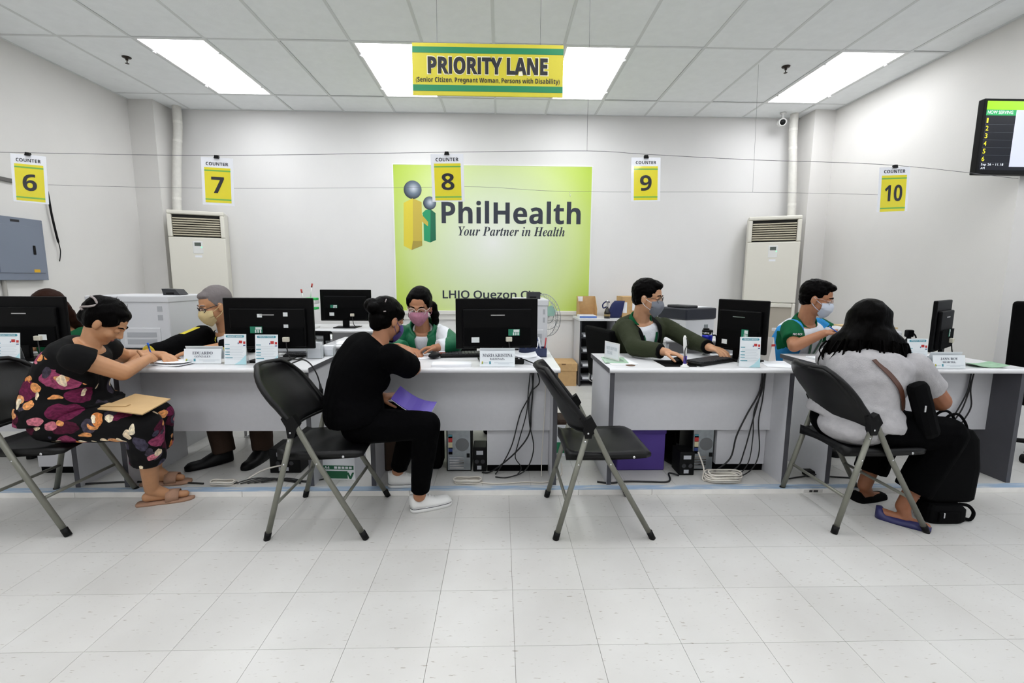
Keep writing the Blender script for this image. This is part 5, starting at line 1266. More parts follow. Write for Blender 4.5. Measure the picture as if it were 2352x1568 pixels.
cable([(-0.22, 2.84, zf), (-0.10, 2.79, zf), (0.0, 2.78, zf), (0.15, 2.80, zf), (0.30, 2.80, zf), (0.40, 2.90, zf), (0.43, 3.1, zf)], 0.0045, CABLE_W, 'white cable lying along the edge of the platform')
def coil(cx, cy, rx, ry, n, m, r, label, wob=0.012):
    g = thing('coiled_cable', label, 'cable', (cx, cy, PLAT_Z), 'coiled cables on the platform')
    for k in range(n):
        ox, oy = random.uniform(-wob, wob), random.uniform(-wob, wob)
        s = random.uniform(0.85, 1.1)
        t = MB(); t.sm = True
        t.tube([(cx + ox + rx * s * math.cos(2 * math.pi * q / 28), cy + oy + ry * s * math.sin(2 * math.pi * q / 28), PLAT_Z + r + 0.008 * k * 0.9 + 0.004 * math.sin(3 * q / 28 * 2 * math.pi)) for q in range(29)], r, 6); t.build('loop', m, g)
coil(-0.21, 2.815, 0.085, 0.035, 4, CABLE_W, 0.0045, 'small white cable coil in front of the middle computer tower')
coil(1.44, 2.82, 0.11, 0.055, 8, CABLE_W, 0.005, 'large white cable coil under the third desk')
coil(-1.72, 2.80, 0.075, 0.03, 4, CABLE_W, 0.0045, 'small white cable coil under the left counter')
cable([(1.30, 2.89, 0.20), (1.33, 2.86, 0.10), (1.31, 2.82, zf), (1.36, 2.80, zf + 0.01)], 0.005, CABLE_W, 'white cable dropping into the large coil')
# third desk bundle
for k, pts in enumerate((
    [(1.70, YF2, 0.745), (1.69, YF2, 0.6), (1.62, YF2, 0.45), (1.56, YF2, 0.3), (1.53, YF2, 0.15), (1.43, 2.90, 0.07), (1.38, 2.90, zf)],
    [(1.71, YF2 - 0.008, 0.745), (1.70, YF2, 0.6), (1.66, YF2, 0.4), (1.62, YF2, 0.2), (1.58, 2.91, 0.09), (1.48, 2.90, 0.05), (1.40, 2.88, zf)],
    [(1.72, YF2, 0.745), (1.70, YF2 - 0.01, 0.6), (1.66, YF2 - 0.008, 0.47), (1.67, YF2, 0.3), (1.65, 2.91, 0.12), (1.56, 2.88, zf), (1.45, 2.87, zf)],
    [(1.715, YF2 - 0.012, 0.745), (1.715, YF2, 0.55), (1.70, YF2, 0.4), (1.72, YF2, 0.2), (1.68, 2.90, 0.09), (1.58, 2.87, zf), (1.50, 2.88, zf)])):
    cable(pts, (0.0055, 0.0045, 0.0035, 0.004)[k], CABLE_B, ['thickest black cable down the front of the third desk', 'black cable swinging left down the front of the third desk', 'thin black cable in the bundle on the third desk', 'rightmost black cable down the front of the third desk'][k])
cable([(0.62, 2.80, zf), (0.70, 2.78, zf), (0.80, 2.80, zf), (0.95, 2.795, zf), (1.06, 2.79, zf), (1.10, 2.83, zf), (1.11, 2.88, zf + 0.02), (1.18, 2.89, zf)], 0.006, CABLE_B, 'black power cord lying under the third desk')
# right desk bundle
for k, pts in enumerate((
    [(3.09, YF2, 0.745), (3.08, YF2, 0.6), (3.02, YF2, 0.45), (2.95, YF2, 0.3), (2.93, YF2, 0.15), (2.96, 2.9, zf)],
    [(3.10, YF2 - 0.01, 0.745), (3.09, YF2, 0.6), (3.06, YF2, 0.48), (3.00, YF2, 0.36), (2.96, YF2, 0.2), (3.0, 2.9, 0.06), (3.02, 2.88, zf)],
    [(3.11, YF2, 0.745), (3.10, YF2, 0.62), (3.12, YF2, 0.5), (3.08, YF2, 0.40), (3.00, YF2, 0.25), (2.98, YF2, 0.08), (2.95, 2.88, zf)])):
    cable(pts, 0.0048, CABLE_B, ['black cable down the front of the right desk, leftmost in the bundle', 'black cable in the middle of the bundle on the right desk', 'black cable bulging right in the bundle on the right desk'][k])
g = thing('cable_adapter', 'small grey adapter hanging in the cables of the right desk', 'adapter', (3.0, YF2, 0.37))
t = MB(); t.bbox(2.985, 3.035, YF2 - 0.03, YF2 - 0.01, 0.35, 0.42, 0.006); t.build('body', PRN2, g); t = MB(); t.bbox(2.99, 3.03, YF2 - 0.03, YF2 - 0.012, 0.31, 0.35, 0.004); t.build('plug', BLACKP, g)
# cable over the edge of the left counter, with a plug
g = thing('monitor_cable', 'black cable looping over the left counter edge with a hanging plug', 'cable', (-1.15, 2.73, DZ))
t = MB(); t.sm = True; t.tube([(-1.40, 2.90, DZ + 0.005), (-1.30, 2.80, DZ + 0.006), (-1.22, 2.745, DZ + 0.035), (-1.16, 2.72, DZ + 0.055), (-1.11, 2.705, DZ + 0.03), (-1.075, 2.70, DZ - 0.03), (-1.06, 2.70, DZ - 0.09)], 0.0042, 8, sub=6); t.build('cord', CABLE_B, g)
t = MB(); t.sm = True; t.tube([(-1.06, 2.70, DZ - 0.085), (-1.057, 2.70, DZ - 0.115), (-1.055, 2.70, DZ - 0.118), (-1.055, 2.70, DZ - 0.15)], [0.006, 0.009, 0.012, 0.012], 8); t.build('plug', BLACKP, g)
# cords under the left counters
cable([(-2.60, 2.80, zf), (-2.35, 2.83, zf), (-2.05, 2.82, zf), (-1.85, 2.80, zf)], 0.006, CABLE_B, 'black cord along the platform under the left counter')
cable([(-1.60, 2.81, zf), (-1.57, 2.84, 0.07), (-1.50, 2.88, 0.10), (-1.42, 2.93, 0.105)], 0.0055, CABLE_W, 'white cord arching up to the wide black power unit')
CL = ['leftmost black cord of the tangle before the wide black power unit', 'second black cord in the tangle before the wide black power unit', 'middle black cord of the tangle before the wide black power unit', 'fourth black cord in the tangle before the wide black power unit', 'rightmost black cord of the tangle before the wide black power unit']
for k in range(5):
    cable([(-1.66 + 0.04 * k, 2.79 + 0.006 * k, zf), (-1.55 + 0.05 * k, 2.83, zf + 0.02), (-1.45 + 0.06 * k, 2.86 - 0.01 * k, zf), (-1.25 + 0.03 * k, 2.80 + 0.015 * k, zf)], 0.004, CABLE_B, CL[k])
# power strip cords at right
cable([(1.88, 2.83, zf), (1.98, 2.86, zf), (2.08, 2.85, 0.06), (2.18, 2.86, zf), (2.3, 2.84, zf)], 0.005, CABLE_B, 'black cord on the platform between the two right desks')
g = thing('power_adapter', 'black power adapter lying between the two right desks', 'adapter', (2.07, 2.85, PLAT_Z))
t = MB(); t.bbox(2.02, 2.12, 2.86, 2.92, PLAT_Z, PLAT_Z + 0.04, 0.008); t.build('body', BLACKP, g); t = MB(); t.box(2.04, 2.09, 2.8595, 2.86, PLAT_Z + 0.01, PLAT_Z + 0.03); t.build('label', DARKG, g)

# ================================================================ people
def capsule(mb, a, b, ra, rb, n=12, flat0=False, flat1=False):
    a, b = V(a), V(b)
    d = (b - a)
    if d.length < 1e-6: d = V((0, 0, 1e-4))
    L = d.length; d.normalize(); x = d.orthogonal().normalized(); y = d.cross(x)
    prof = []
    if flat0: prof.append((ra, 0.0))
    else:
        for k in range(1, 5):
            t = math.pi / 2 * k / 4; prof.append((ra * math.sin(t), -ra * math.cos(t)))
    if flat1: prof.append((rb, L))
    else:
        for k in range(0, 4):
            t = math.pi / 2 * k / 4; prof.append((rb * math.cos(t), L + rb * math.sin(t)))
    mb.rings([[a + d * h + (x * math.cos(2 * math.pi * k / n) + y * math.sin(2 * math.pi * k / n)) * r for k in range(n)] for r, h in prof])

def loft(mb, secs, n=24, power=0.85):
    """secs: (centre, lateral vector * half width, forward vector * half depth)"""
    def se(c): return math.copysign(abs(c) ** power, c)
    rings = [[c + a * se(math.cos(2 * math.pi * k / n)) + f * se(math.sin(2 * math.pi * k / n)) for k in range(n)] for c, a, f in secs]
    mb.rings(rings)

def blob(name, mb, mats, parent, voxel=0.006, smooth=4, wrinkle=0.0, wscale=9.0, keep=None, matfn=None, fac=0.5):
    """fuses the overlapping closed shapes of mb into one continuous skin"""
    if not isinstance(mats, (list, tuple)): mats = [mats]
    me = mb.mesh(name + '_raw', [])
    ob = bpy.data.objects.new(name + '_raw', me); TMP.collection.objects.link(ob)
    md = ob.modifiers.new('r', 'REMESH'); md.mode = 'VOXEL'; md.voxel_size = voxel
    ms = ob.modifiers.new('s', 'SMOOTH'); ms.iterations = smooth; ms.factor = fac
    TMP.view_layers[0].update()
    out = bpy.data.meshes.new_from_object(ob.evaluated_get(TMP.view_layers[0].depsgraph))
    bpy.data.objects.remove(ob); bpy.data.meshes.remove(me)
    if wrinkle:
        n_ = len(out.vertices); co = [0.0] * (3 * n_); no = [0.0] * (3 * n_)
        out.vertices.foreach_get('co', co); out.vertices.foreach_get('normal', no)
        for i in range(0, 3 * n_, 3):
            x, y, z = co[i] * wscale, co[i + 1] * wscale, co[i + 2] * wscale
            w_ = wrinkle * (noise.noise((x, y, z * 1.6)) + 0.5 * noise.noise((x * 2.3, y * 2.3, z * 2.3)))
            co[i] += no[i] * w_; co[i + 1] += no[i + 1] * w_; co[i + 2] += no[i + 2] * w_
        out.vertices.foreach_set('co', co)
    if keep is not None:
        bm = bmesh.new(); bm.from_mesh(out)
        bmesh.ops.delete(bm, geom=[f for f in bm.faces if not keep(f.calc_center_median())], context='FACES')
        for _ in range(8):          # even out the cut edge
            new = {}
            for v in bm.verts:
                be = [e for e in v.link_edges if e.is_boundary]
                if len(be) == 2: new[v] = v.co * 0.4 + (be[0].other_vert(v).co + be[1].other_vert(v).co) * 0.3
            for v, c in new.items(): v.co = c
        bm.to_mesh(out); bm.free()
    for m in mats: out.materials.append(m)
    if matfn is not None:           # garment zones: smoothed so that seams run clean across the weave of the mesh
        n_ = len(out.vertices); z = [matfn(v.co) for v in out.vertices]
        eds = [tuple(e.vertices) for e in out.edges]
        for k in range(1, max(z) + 1):
            w_ = [1.0 if q == k else 0.0 for q in z]
            for _ in range(4):
                acc = [0.0] * n_; cnt = [0] * n_
                for a, b in eds: acc[a] += w_[b]; acc[b] += w_[a]; cnt[a] += 1; cnt[b] += 1
                w_ = [0.5 * w_[i] + 0.5 * acc[i] / max(1, cnt[i]) for i in range(n_)]
            at = out.attributes.new('zone%d' % k, 'FLOAT', 'POINT'); at.data.foreach_set('value', w_)
    off = root_loc(parent)
    out.transform(Matrix.Translation(-off))
    out.polygons.foreach_set('use_smooth', [True] * len(out.polygons))
    out.name = name; out.update()
    o = bpy.data.objects.new(name, out); COL.objects.link(o); o.parent = parent
    return o

def hand_prims(mb, wr, d, palm, side, curl=0.5, s=1.0, spread=0.06, thumb_out=0.7):
    """wr wrist, d finger direction, palm direction the palm faces, side +1 when the thumb lies along cross(d, palm)"""
    wr = V(wr); d = V(d).normalized(); palm = V(palm); palm = (palm - d * palm.dot(d)).normalized()
    t = d.cross(palm) * side                       # towards the thumb
    mb_c = wr + d * 0.045 * s
    R = Matrix((t, d, palm)).transposed()
    mb.ball(mb_c, (0.038 * s, 0.052 * s, 0.0155 * s), 14, R)
    capsule(mb, wr + d * 0.03 * s + t * 0.022 * s, wr + d * 0.075 * s + t * 0.024 * s, 0.0135 * s, 0.0115 * s, 10)
    capsule(mb, wr + d * 0.03 * s - t * 0.020 * s, wr + d * 0.070 * s - t * 0.024 * s, 0.0135 * s, 0.0110 * s, 10)
    capsule(mb, wr - d * 0.02 * s, wr + d * 0.02 * s, 0.026 * s, 0.026 * s, 10)
    segs = ((0.040, 0.026, 0.020), (0.045, 0.029, 0.021), (0.041, 0.027, 0.020), (0.032, 0.021, 0.018))
    for k in range(4):
        off = (0.0285, 0.0095, -0.0095, -0.0275)[k]
        p = wr + d * (0.086 - 0.004 * abs(k - 1)) * s + t * off * s
        cdir = (d + t * spread * (1.5 - k)).normalized(); a = 0.0
        c = curl[k] if isinstance(curl, (tuple, list)) else curl
        for j, L in enumerate(segs[k]):
            a += c * (0.8, 1.1, 0.7)[j]
            q = cdir * math.cos(a) + palm * math.sin(a)
            e = p + q * L * s
            capsule(mb, p, e, (0.0092, 0.0086, 0.0080)[j] * s, (0.0086, 0.0080, 0.0072)[j] * s, 10)
            p = e
    p = wr + d * 0.022 * s + t * 0.030 * s + palm * 0.006 * s
    q = (d * 0.75 + t * thumb_out + palm * 0.25).normalized()
    for L, r0, r1 in ((0.038, 0.0125, 0.0105), (0.030, 0.0105, 0.0095), (0.024, 0.0095, 0.008)):
        e = p + q * L * s
        capsule(mb, p, e, r0 * s, r1 * s, 10); p = e
        q = (q + d * 0.22 + palm * 0.22 - t * 0.25).normalized()

class Person:
    def __init__(self, label, base, J, face, up, fem=False, hs=1.0, W=1.0, skin=None):
        self.g = thing('person', label, 'person', base)
        self.J = {k: V(v) for k, v in J.items()}
        self.f = V(face).normalized(); u = V(up); self.u = (u - self.f * u.dot(self.f)).normalized()
        self.r = self.f.cross(self.u); self.hs = hs; self.W = W; self.fem = fem; self.skin = skin; self.arms = 1.0
        J = self.J
        self.spine = spline([J['pelvis'], J['waist'], J['chest'], J['neck']], 8)
    def H(self, x, y, z):
        """head frame: right, forward, up"""
        return self.J['head'] + (self.r * x + self.f * y + self.u * z) * self.hs
    def HR(self): return Matrix((self.r, self.f, self.u)).transposed()
    def torso(self, mb, inf=0.0, t0=0.0, t1=1.0, belly=0.0, flare=0.0):
        J = self.J; n = len(self.spine); secs = []
        prof = ((0.0, 0.165, 0.118), (0.12, 0.172, 0.122), (0.38, 0.138, 0.102), (0.62, 0.152, 0.112), (0.80, 0.160, 0.108), (0.92, 0.125, 0.085), (1.0, 0.068, 0.062)) if self.fem else \
               ((0.0, 0.160, 0.115), (0.12, 0.165, 0.118), (0.38, 0.150, 0.112), (0.62, 0.166, 0.122), (0.80, 0.176, 0.115), (0.92, 0.138, 0.088), (1.0, 0.070, 0.064))
        hl = (J['hipR'] - J['hipL']).normalized(); sl = (J['shR'] - J['shL']).normalized()
        K = 16
        for i in range(K + 1):
            t = t0 + (t1 - t0) * i / K
            c = self.spine[min(n - 1, int(round(t * (n - 1))))]
            a = self.spine[max(0, int(round(t * (n - 1))) - 1)]; b = self.spine[min(n - 1, int(round(t * (n - 1))) + 1)]
            tan = (b - a).normalized()
            lat = (hl.lerp(sl, min(1, t * 1.2))); lat = (lat - tan * lat.dot(tan)).normalized()
            fwd = tan.cross(lat) * 1.0
            if fwd.dot(self.J['kneeR'] - self.J['hipR']) < 0 and t < 0.5 and abs(fwd.dot((self.J['kneeR'] - self.J['hipR']).normalized())) > 0.2: fwd = -fwd
            for (ta, wa, da), (tb, wb, db) in zip(prof[:-1], prof[1:]):
                if ta <= t <= tb:
                    q = (t - ta) / (tb - ta); q = q * q * (3 - 2 * q); w = wa + (wb - wa) * q; d = da + (db - da) * q
            e = belly * max(0.0, 1 - abs(t - 0.34) / 0.30)
            fl = flare * max(0.0, 1 - t / 0.3)
            secs.append((c + fwd * e * 0.72, lat * (w * self.W + inf + e * 0.15 + fl), fwd * (d * self.W + inf + e * 0.75 + fl * 0.6)))
        loft(mb, secs)
        self.lat = (J['shR'] - J['shL']).normalized()
    def chest_axes(self):
        J = self.J
        lat = (J['shR'] - J['shL']).normalized(); up = (J['neck'] - J['waist']).normalized(); lat = (lat - up * lat.dot(up)).normalized()
        return lat, up, up.cross(lat)
    def tc(self, q):
        """height above the chest, lateral and forward offset from the spine"""
        lat, up, fw = self.chest_axes()
        c = min(self.spine, key=lambda s_: (s_ - q).length_squared + 3.0 * ((s_ - q).dot(up)) ** 2)
        return (q - self.J['chest']).dot(up), (q - c).dot(lat), (q - c).dot(fw)
    def bust(self, mb, inf=0.0):
        lat, up, fw = self.chest_axes()
        c = self.J['chest'] - up * 0.035
        for s in (-1, 1): mb.ball(c + lat * 0.072 * s + fw * 0.078, 0.068 + inf, 12)
    def arm(self, mb, S, inf=0.0, upto=1.0, r=(0.052, 0.044, 0.040, 0.028), flat=False, upper_only=False):
        J = self.J; s, e, w = J['sh' + S], J['el' + S], J['wr' + S]
        r = tuple(x * self.arms for x in r)
        if upper_only:
            capsule(mb, s, s.lerp(e, upto), r[0] + inf, r[0] + (r[1] - r[0]) * upto + inf * 1.15, 14, False, True)
        else:
            capsule(mb, s, e, r[0] + inf, r[1] + inf)
            if upto > 0:
                capsule(mb, e, e.lerp(w, 0.35), r[1] + inf * 0.9, r[2] + inf * 0.9)
                capsule(mb, e.lerp(w, 0.3), e.lerp(w, upto), r[2] + inf * 0.9, r[3] + inf * 1.2, 14, False, flat)
    def leg(self, mb, S, inf=0.0, upto=1.0, r=(0.082, 0.058, 0.052, 0.036), flat=False):
        J = self.J; h, k, a = J['hip' + S], J['knee' + S], J['an' + S]
        capsule(mb, h, k, r[0] + inf, r[1] + inf)
        capsule(mb, k, k.lerp(a, 0.3), r[1] + inf, r[2] + inf)
        capsule(mb, k.lerp(a, 0.3), k.lerp(a, upto), r[2] + inf, r[3] + inf, 14, False, flat)
    def head_prims(self, mb):
        s = self.hs; R = self.HR(); b = lambda c, r: mb.ball(self.H(*c), tuple(x * s for x in r), 20, R)
        b((0, -0.008, 0.032), (0.073, 0.092, 0.083)); b((0, 0.020, -0.034), (0.060, 0.069, 0.078)); b((0, 0.055, -0.090), (0.028, 0.024, 0.020))
        b((0, 0.075, 0.024), (0.046, 0.016, 0.013))
        for q in (-1, 1):
            b((q * 0.036, 0.056, -0.030), (0.026, 0.026, 0.026)); b((q * 0.075, -0.006, -0.008), (0.009, 0.019, 0.031)); b((q * 0.072, 0.002, -0.028), (0.010, 0.010, 0.012)); b((q * 0.011, 0.092, -0.031), (0.009, 0.009, 0.008))
        capsule(mb, self.H(0, 0.084, 0.012), self.H(0, 0.101, -0.026), 0.0075 * s, 0.0125 * s)
        capsule(mb, self.J['neck'], self.H(0, -0.022, -0.055), 0.055 * s * (0.92 if self.fem else 1.05), 0.050 * s * (0.92 if self.fem else 1.05))
    def body(self, hands=(), legs=True, feet=True, voxel=0.0055, arms='RL'):
        mb = MB()
        self.head_prims(mb); self.torso(mb)
        for S in arms: self.arm(mb, S)
        if legs:
            for S in 'RL': self.leg(mb, S)
        for hd in hands: hand_prims(mb, **hd)
        if feet:
            for S in 'RL':
                a = self.J['an' + S]; t = self.J['toe' + S]; h = self.J['heel' + S] if 'heel' + S in self.J else a + (a - t) * 0.25
                dd = (t - h).normalized(); h = h + dd * 0.030; t = t - dd * 0.012
                capsule(mb, h + V((0, 0, 0.028)), t + V((0, 0, 0.018)), 0.028, 0.020); capsule(mb, a, h.lerp(t, 0.55) + V((0, 0, 0.028)), 0.034, 0.026)
        return blob('body', mb, self.skin, self.g, voxel, 3)
    def eyes(self, closed=0.5, brow=None):
        s = self.hs
        for q in (-1, 1):
            t = MB(); t.sm = True
            t.ball(self.H(q * 0.031, 0.0735, 0.003), 0.0125 * s, 12); t.m = 1
            t.ball(self.H(q * 0.031, 0.0815, 0.0015), 0.0060 * s, 10)
            t.build('eye', [EYEW, IRIS], self.g)
            t = MB(); t.sm = True; t.ball(self.H(q * 0.031, 0.0735, 0.003 + 0.009 * (1 - closed)), tuple(x * s for x in (0.0165, 0.0138, 0.0135 if closed > 0.3 else 0.010)), 12, self.HR()); t.build('eyelid', self.skin, self.g)
            t = MB(); t.sm = True; t.tube([self.H(q * 0.014, 0.0885, 0.026), self.H(q * 0.031, 0.086, 0.032), self.H(q * 0.050, 0.072, 0.027)], [0.0035 * s, 0.004 * s, 0.0025 * s], 8); t.build('eyebrow', brow or HAIRB, self.g)
    def mask(self, m, m2=None, pleats=False):
        s = self.hs; NA, NT = 18, 12; grid = []
        prof = ((0.0, 0.066, 0.100), (0.22, 0.069, 0.1165), (0.45, 0.068, 0.115), (0.7, 0.060, 0.104), (0.9, 0.048, 0.086), (1.0, 0.040, 0.070))
        for i in range(NT + 1):
            t = i / NT
            for (ta, xa, ya), (tb, xb, yb) in zip(prof[:-1], prof[1:]):
                if ta <= t <= tb: q = (t - ta) / (tb - ta); rx = xa + (xb - xa) * q; ry = ya + (yb - ya) * q
            row = []
            for j in range(NA + 1):
                a = -1.30 + 2.6 * j / NA
                zu = -0.002 - 0.118 * t - (0.016 * (1 - math.cos(a)) if t < 0.4 else -0.030 * (t - 0.4) * (1 - math.cos(a)) / 0.6 * 1.6)
                pl = 0.0015 * math.sin(t * 18) if pleats else 0.0
                row.append((rx * math.sin(a) * 1.02, 0.012 + (ry - 0.012 + pl) * max(0.0, math.cos(a)) ** 0.72, zu))
            grid.append(row)
        t = MB(); t.sm = True
        out = [self.H(*p) for r in grid for p in r]; inn = [self.H(p[0] * 0.95, p[1] * 0.965, p[2]) for r in grid for p in r]
        i0 = t.add(out); i1 = t.add(inn); w = NA + 1
        for i in range(NT):
            for j in range(NA):
                a = i * w + j
                t.face([i0 + a, i0 + a + w, i0 + a + w + 1, i0 + a + 1]); t.face([i1 + a, i1 + a + 1, i1 + a + w + 1, i1 + a + w])
        mk = t.build('face_mask', m, self.g)
        for q in (-1, 1):
            j = NA if q > 0 else 0
            for (i, ez) in ((1, 0.012), (NT - 3, -0.03)):
                p = grid[i][j]
                tt = MB(); tt.sm = True; tt.tube([self.H(*p), self.H(q * 0.076, 0.012, (p[2] + ez) / 2), self.H(q * 0.084, -0.008, ez)], 0.0018 * s, 6, sub=3); tt.build('ear_loop', m2 or m, mk)
    def glasses(self, m, r=(0.024, 0.020), lens=True, th=0.0014):
        s = self.hs; t = MB(); t.sm = True; rims = []
        g0 = None
        for q in (-1, 1):
            c = (q * 0.033, 0.098, 0.001)
            pts = [self.H(c[0] + r[0] * math.cos(2 * math.pi * k / 20), c[1] - 0.012 * (abs(c[0] + r[0] * math.cos(2 * math.pi * k / 20)) / 0.05) ** 2, c[2] + r[1] * math.sin(2 * math.pi * k / 20)) for k in range(21)]
            t.tube(pts, th * s, 6); rims.append(pts)
        t.tube([self.H(-0.009, 0.0985, 0.004), self.H(0, 0.102, 0.007), self.H(0.009, 0.0985, 0.004)], th * s, 6)
        g0 = t.build('glasses', m, self.g)
        for q in (-1, 1):
            t = MB(); t.sm = True; t.tube([self.H(q * 0.056, 0.086, 0.006), self.H(q * 0.074, 0.06, 0.008), self.H(q * 0.079, -0.004, 0.010), self.H(q * 0.079, -0.022, -0.006)], th * s, 6, sub=3); t.build('temple', m, g0)
        for pts in rims:
            t = MB(); i = t.add(pts[:20]); t.face(range(i, i + 20)); t.build('lens', CLEAR, g0)
    def hair_cap(self, mb, inf=0.012, back=0.0, low=0.0):
        """short cap of hair over the crown and the back of the head"""
        s = self.hs; R = self.HR(); b = lambda c, r: mb.ball(self.H(*c), tuple(x * s for x in r), 20, R)
        b((0, -0.024, 0.046), (0.0735 + inf, 0.087 + inf, 0.078 + inf)); b((0, -0.045, 0.005 - low), (0.064 + inf, 0.055 + inf, 0.066 + inf))
    def shoe(self, S, m, sole, kind='sneaker', L=0.25, w=0.045):
        """simple shaped shoe from heel to toe"""
        h, t_ = self.J['heel' + S], self.J['toe' + S]
        d = (t_ - h); d.normalize(); side = V((0, 0, 1)).cross(d).normalized(); up = d.cross(side) * -1
        up = side.cross(d) * -1 if side.cross(d).z < 0 else side.cross(d)
        P = lambda x, y, z: h + d * x + side * y + up * z
        outl = lambda u: w * (0.78 + 0.30 * math.sin(math.pi * min(1, u * 0.9 + 0.12)) ** 1.0) * (1 if u < 0.86 else math.sqrt(max(0.0, 1 - ((u - 0.86) / 0.145) ** 2))) * (1 if u > 0.08 else math.sqrt(max(0.05, 1 - ((0.08 - u) / 0.085) ** 2)))
        us = [0.0, 0.02, 0.05, 0.1, 0.2, 0.35, 0.5, 0.65, 0.78, 0.86, 0.92, 0.97, 0.995]
        t = MB(); t.sm = True
        t.rings([[P(u * L, outl(u) * c, zz) for (c, zz) in ((-1, 0.0), (-1.04, 0.012), (-1.0, 0.026), (1.0, 0.026), (1.04, 0.012), (1, 0.0))] for u in us])
        sh = t.build('shoe', [sole], self.g) if kind == 'sneaker' else None
        top = {'sneaker': lambda u: 0.092 if u < 0.26 else 0.092 - 0.036 * min(1, (u - 0.26) / 0.38), 'flat': lambda u: 0.060 if u < 0.12 else (0.030 if u < 0.55 else 0.034), 'dress': lambda u: 0.085 if u < 0.35 else 0.085 - 0.04 * min(1, (u - 0.35) / 0.3)}[kind]
        t = MB(); t.sm = True
        z0 = 0.022 if kind == 'sneaker' else 0.0
        t.rings([[P(u * L, outl(u) * 0.97 * c, z0 + (max(0.012, (top(u) if u < 0.9 else top(u) * (1 - (u - 0.9) * 4.5)) - z0)) * zz) for (c, zz) in ((-1, 0.0), (-1.0, 0.35), (-0.82, 0.8), (-0.45, 1.0), (0.45, 1.0), (0.82, 0.8), (1.0, 0.35), (1, 0.0))] for u in us])
        if kind == 'sneaker':
            t.build('upper', m, sh)
            t = MB(); t.sm = True; t.tube([P(u * L, outl(u) * 1.035, 0.024) for u in us[:-1]], 0.0016, 5); t.build('stripe', INK, sh)
            t = MB(); t.sm = True; t.tube([P(u * L, -outl(u) * 1.035, 0.024) for u in us[:-1]], 0.0016, 5); t.build('stripe', INK, sh)
            for k in range(4):
                u = 0.36 + 0.075 * k
                t = MB(); t.sm = True; t.tube([P(u * L, -0.022, top(u) * 0.94), P((u + 0.02) * L, 0.0, top(u) + 0.004), P(u * L, 0.022, top(u) * 0.94)], 0.0025, 6); t.build('lace', WHITEP, sh)
            return sh
        return t.build('shoe', m, self.g)
    def collar(self, m, rise=0.035, rad=0.072, openf=0.5, name='collar'):
        """turned collar round the neck, open at the front"""
        lat, up, fw = self.chest_axes(); c = self.J['neck']; t = MB(); t.sm = True; N = 26; rows = []
        for i in range(N + 1):
            a = math.pi / 2 + openf + (2 * math.pi - 2 * openf) * i / N
            dr = lat * math.cos(a) + fw * math.sin(a); front = max(0.0, math.sin(a))
            base = c - up * (0.012 + 0.045 * front)
            rows.append([base + dr * rad, base + dr * (rad - 0.006) + up * rise, base + dr * (rad + 0.006) + up * (rise * 1.05), base + dr * (rad + 0.022) - up * (0.012 + 0.02 * front)])
        for r_ in range(3):
            pass
        t.rings(rows, True, True)
        return t.build(name, m, self.g)

def skinm(name, rgb):
    m = mat(name, rgb, 0.55, var=0.05, vscale=25, bump=0.05, bscale=400)
    b = m.node_tree.nodes['Principled BSDF']
    b.inputs['Subsurface Weight'].default_value = 0.08; b.inputs['Subsurface Radius'].default_value = (0.01, 0.005, 0.003)
    return m
SKIN_A = skinm('skin_warm', (186, 136, 98)); SKIN_B = skinm('skin_tan', (170, 118, 86)); SKIN_C = skinm('skin_brown', (150, 96, 66)); SKIN_D = skinm('skin_light', (190, 142, 108))
EYEW = mat('eye_white', (222, 218, 212), 0.25); IRIS = mat('iris_dark', (30, 20, 16), 0.15)
def hairm(name, rgb, rough=0.42):
    m = mat(name, rgb, rough, spec=0.04)
    n, l, b = nodes_of(m)
    tc = n.new('ShaderNodeTexCoord'); w = n.new('ShaderNodeTexNoise'); mp = n.new('ShaderNodeMapping'); mp.inputs['Scale'].default_value = (140, 140, 16)
    l.new(tc.outputs['Object'], mp.inputs['Vector']); l.new(mp.outputs['Vector'], w.inputs['Vector']); w.inputs['Scale'].default_value = 1.0; w.inputs['Detail'].default_value = 3
    bp = n.new('ShaderNodeBump'); bp.inputs['Strength'].default_value = 0.6; bp.inputs['Distance'].default_value = 0.004
    l.new(w.outputs['Fac'], bp.inputs['Height']); l.new(bp.outputs['Normal'], b.inputs['Normal'])
    return m
HAIRB = hairm('hair_black', (3, 2, 2)); HAIRG = hairm('hair_grey', (118, 112, 112), 0.55); HAIRR = hairm('hair_dark_brown', (44, 26, 20))
def cloth(name, rgb, rough=0.85, var=0.04, bs=160, bump=0.25, spec=0.15): return mat(name, rgb, rough, var=var, vscale=30, bump=bump, bscale=bs, spec=spec)
BLACKC = cloth('black_cloth', (4, 4, 5), bump=0.15, spec=0.04); GREYT = cloth('heather_grey_cloth', (172, 170, 172), var=0.08); OLIVE = cloth('olive_cloth', (48, 53, 37)); GREENJ = mat('green_nylon', (18, 106, 70), 0.5, bump=0.15, bscale=30); WHITEC = cloth('white_cloth', (224, 226, 232)); GREYB = mat('grey_nylon', (128, 136, 144), 0.5)
GREENP = cloth('green_polo', (10, 84, 50)); BLUEP = cloth('blue_polo', (54, 142, 206)); YELT = cloth('yellow_trim', (206, 190, 70)); BROWNC = cloth('brown_trousers', (60, 46, 38)); LANY = mat('lanyard_green', (20, 92, 58), 0.5)

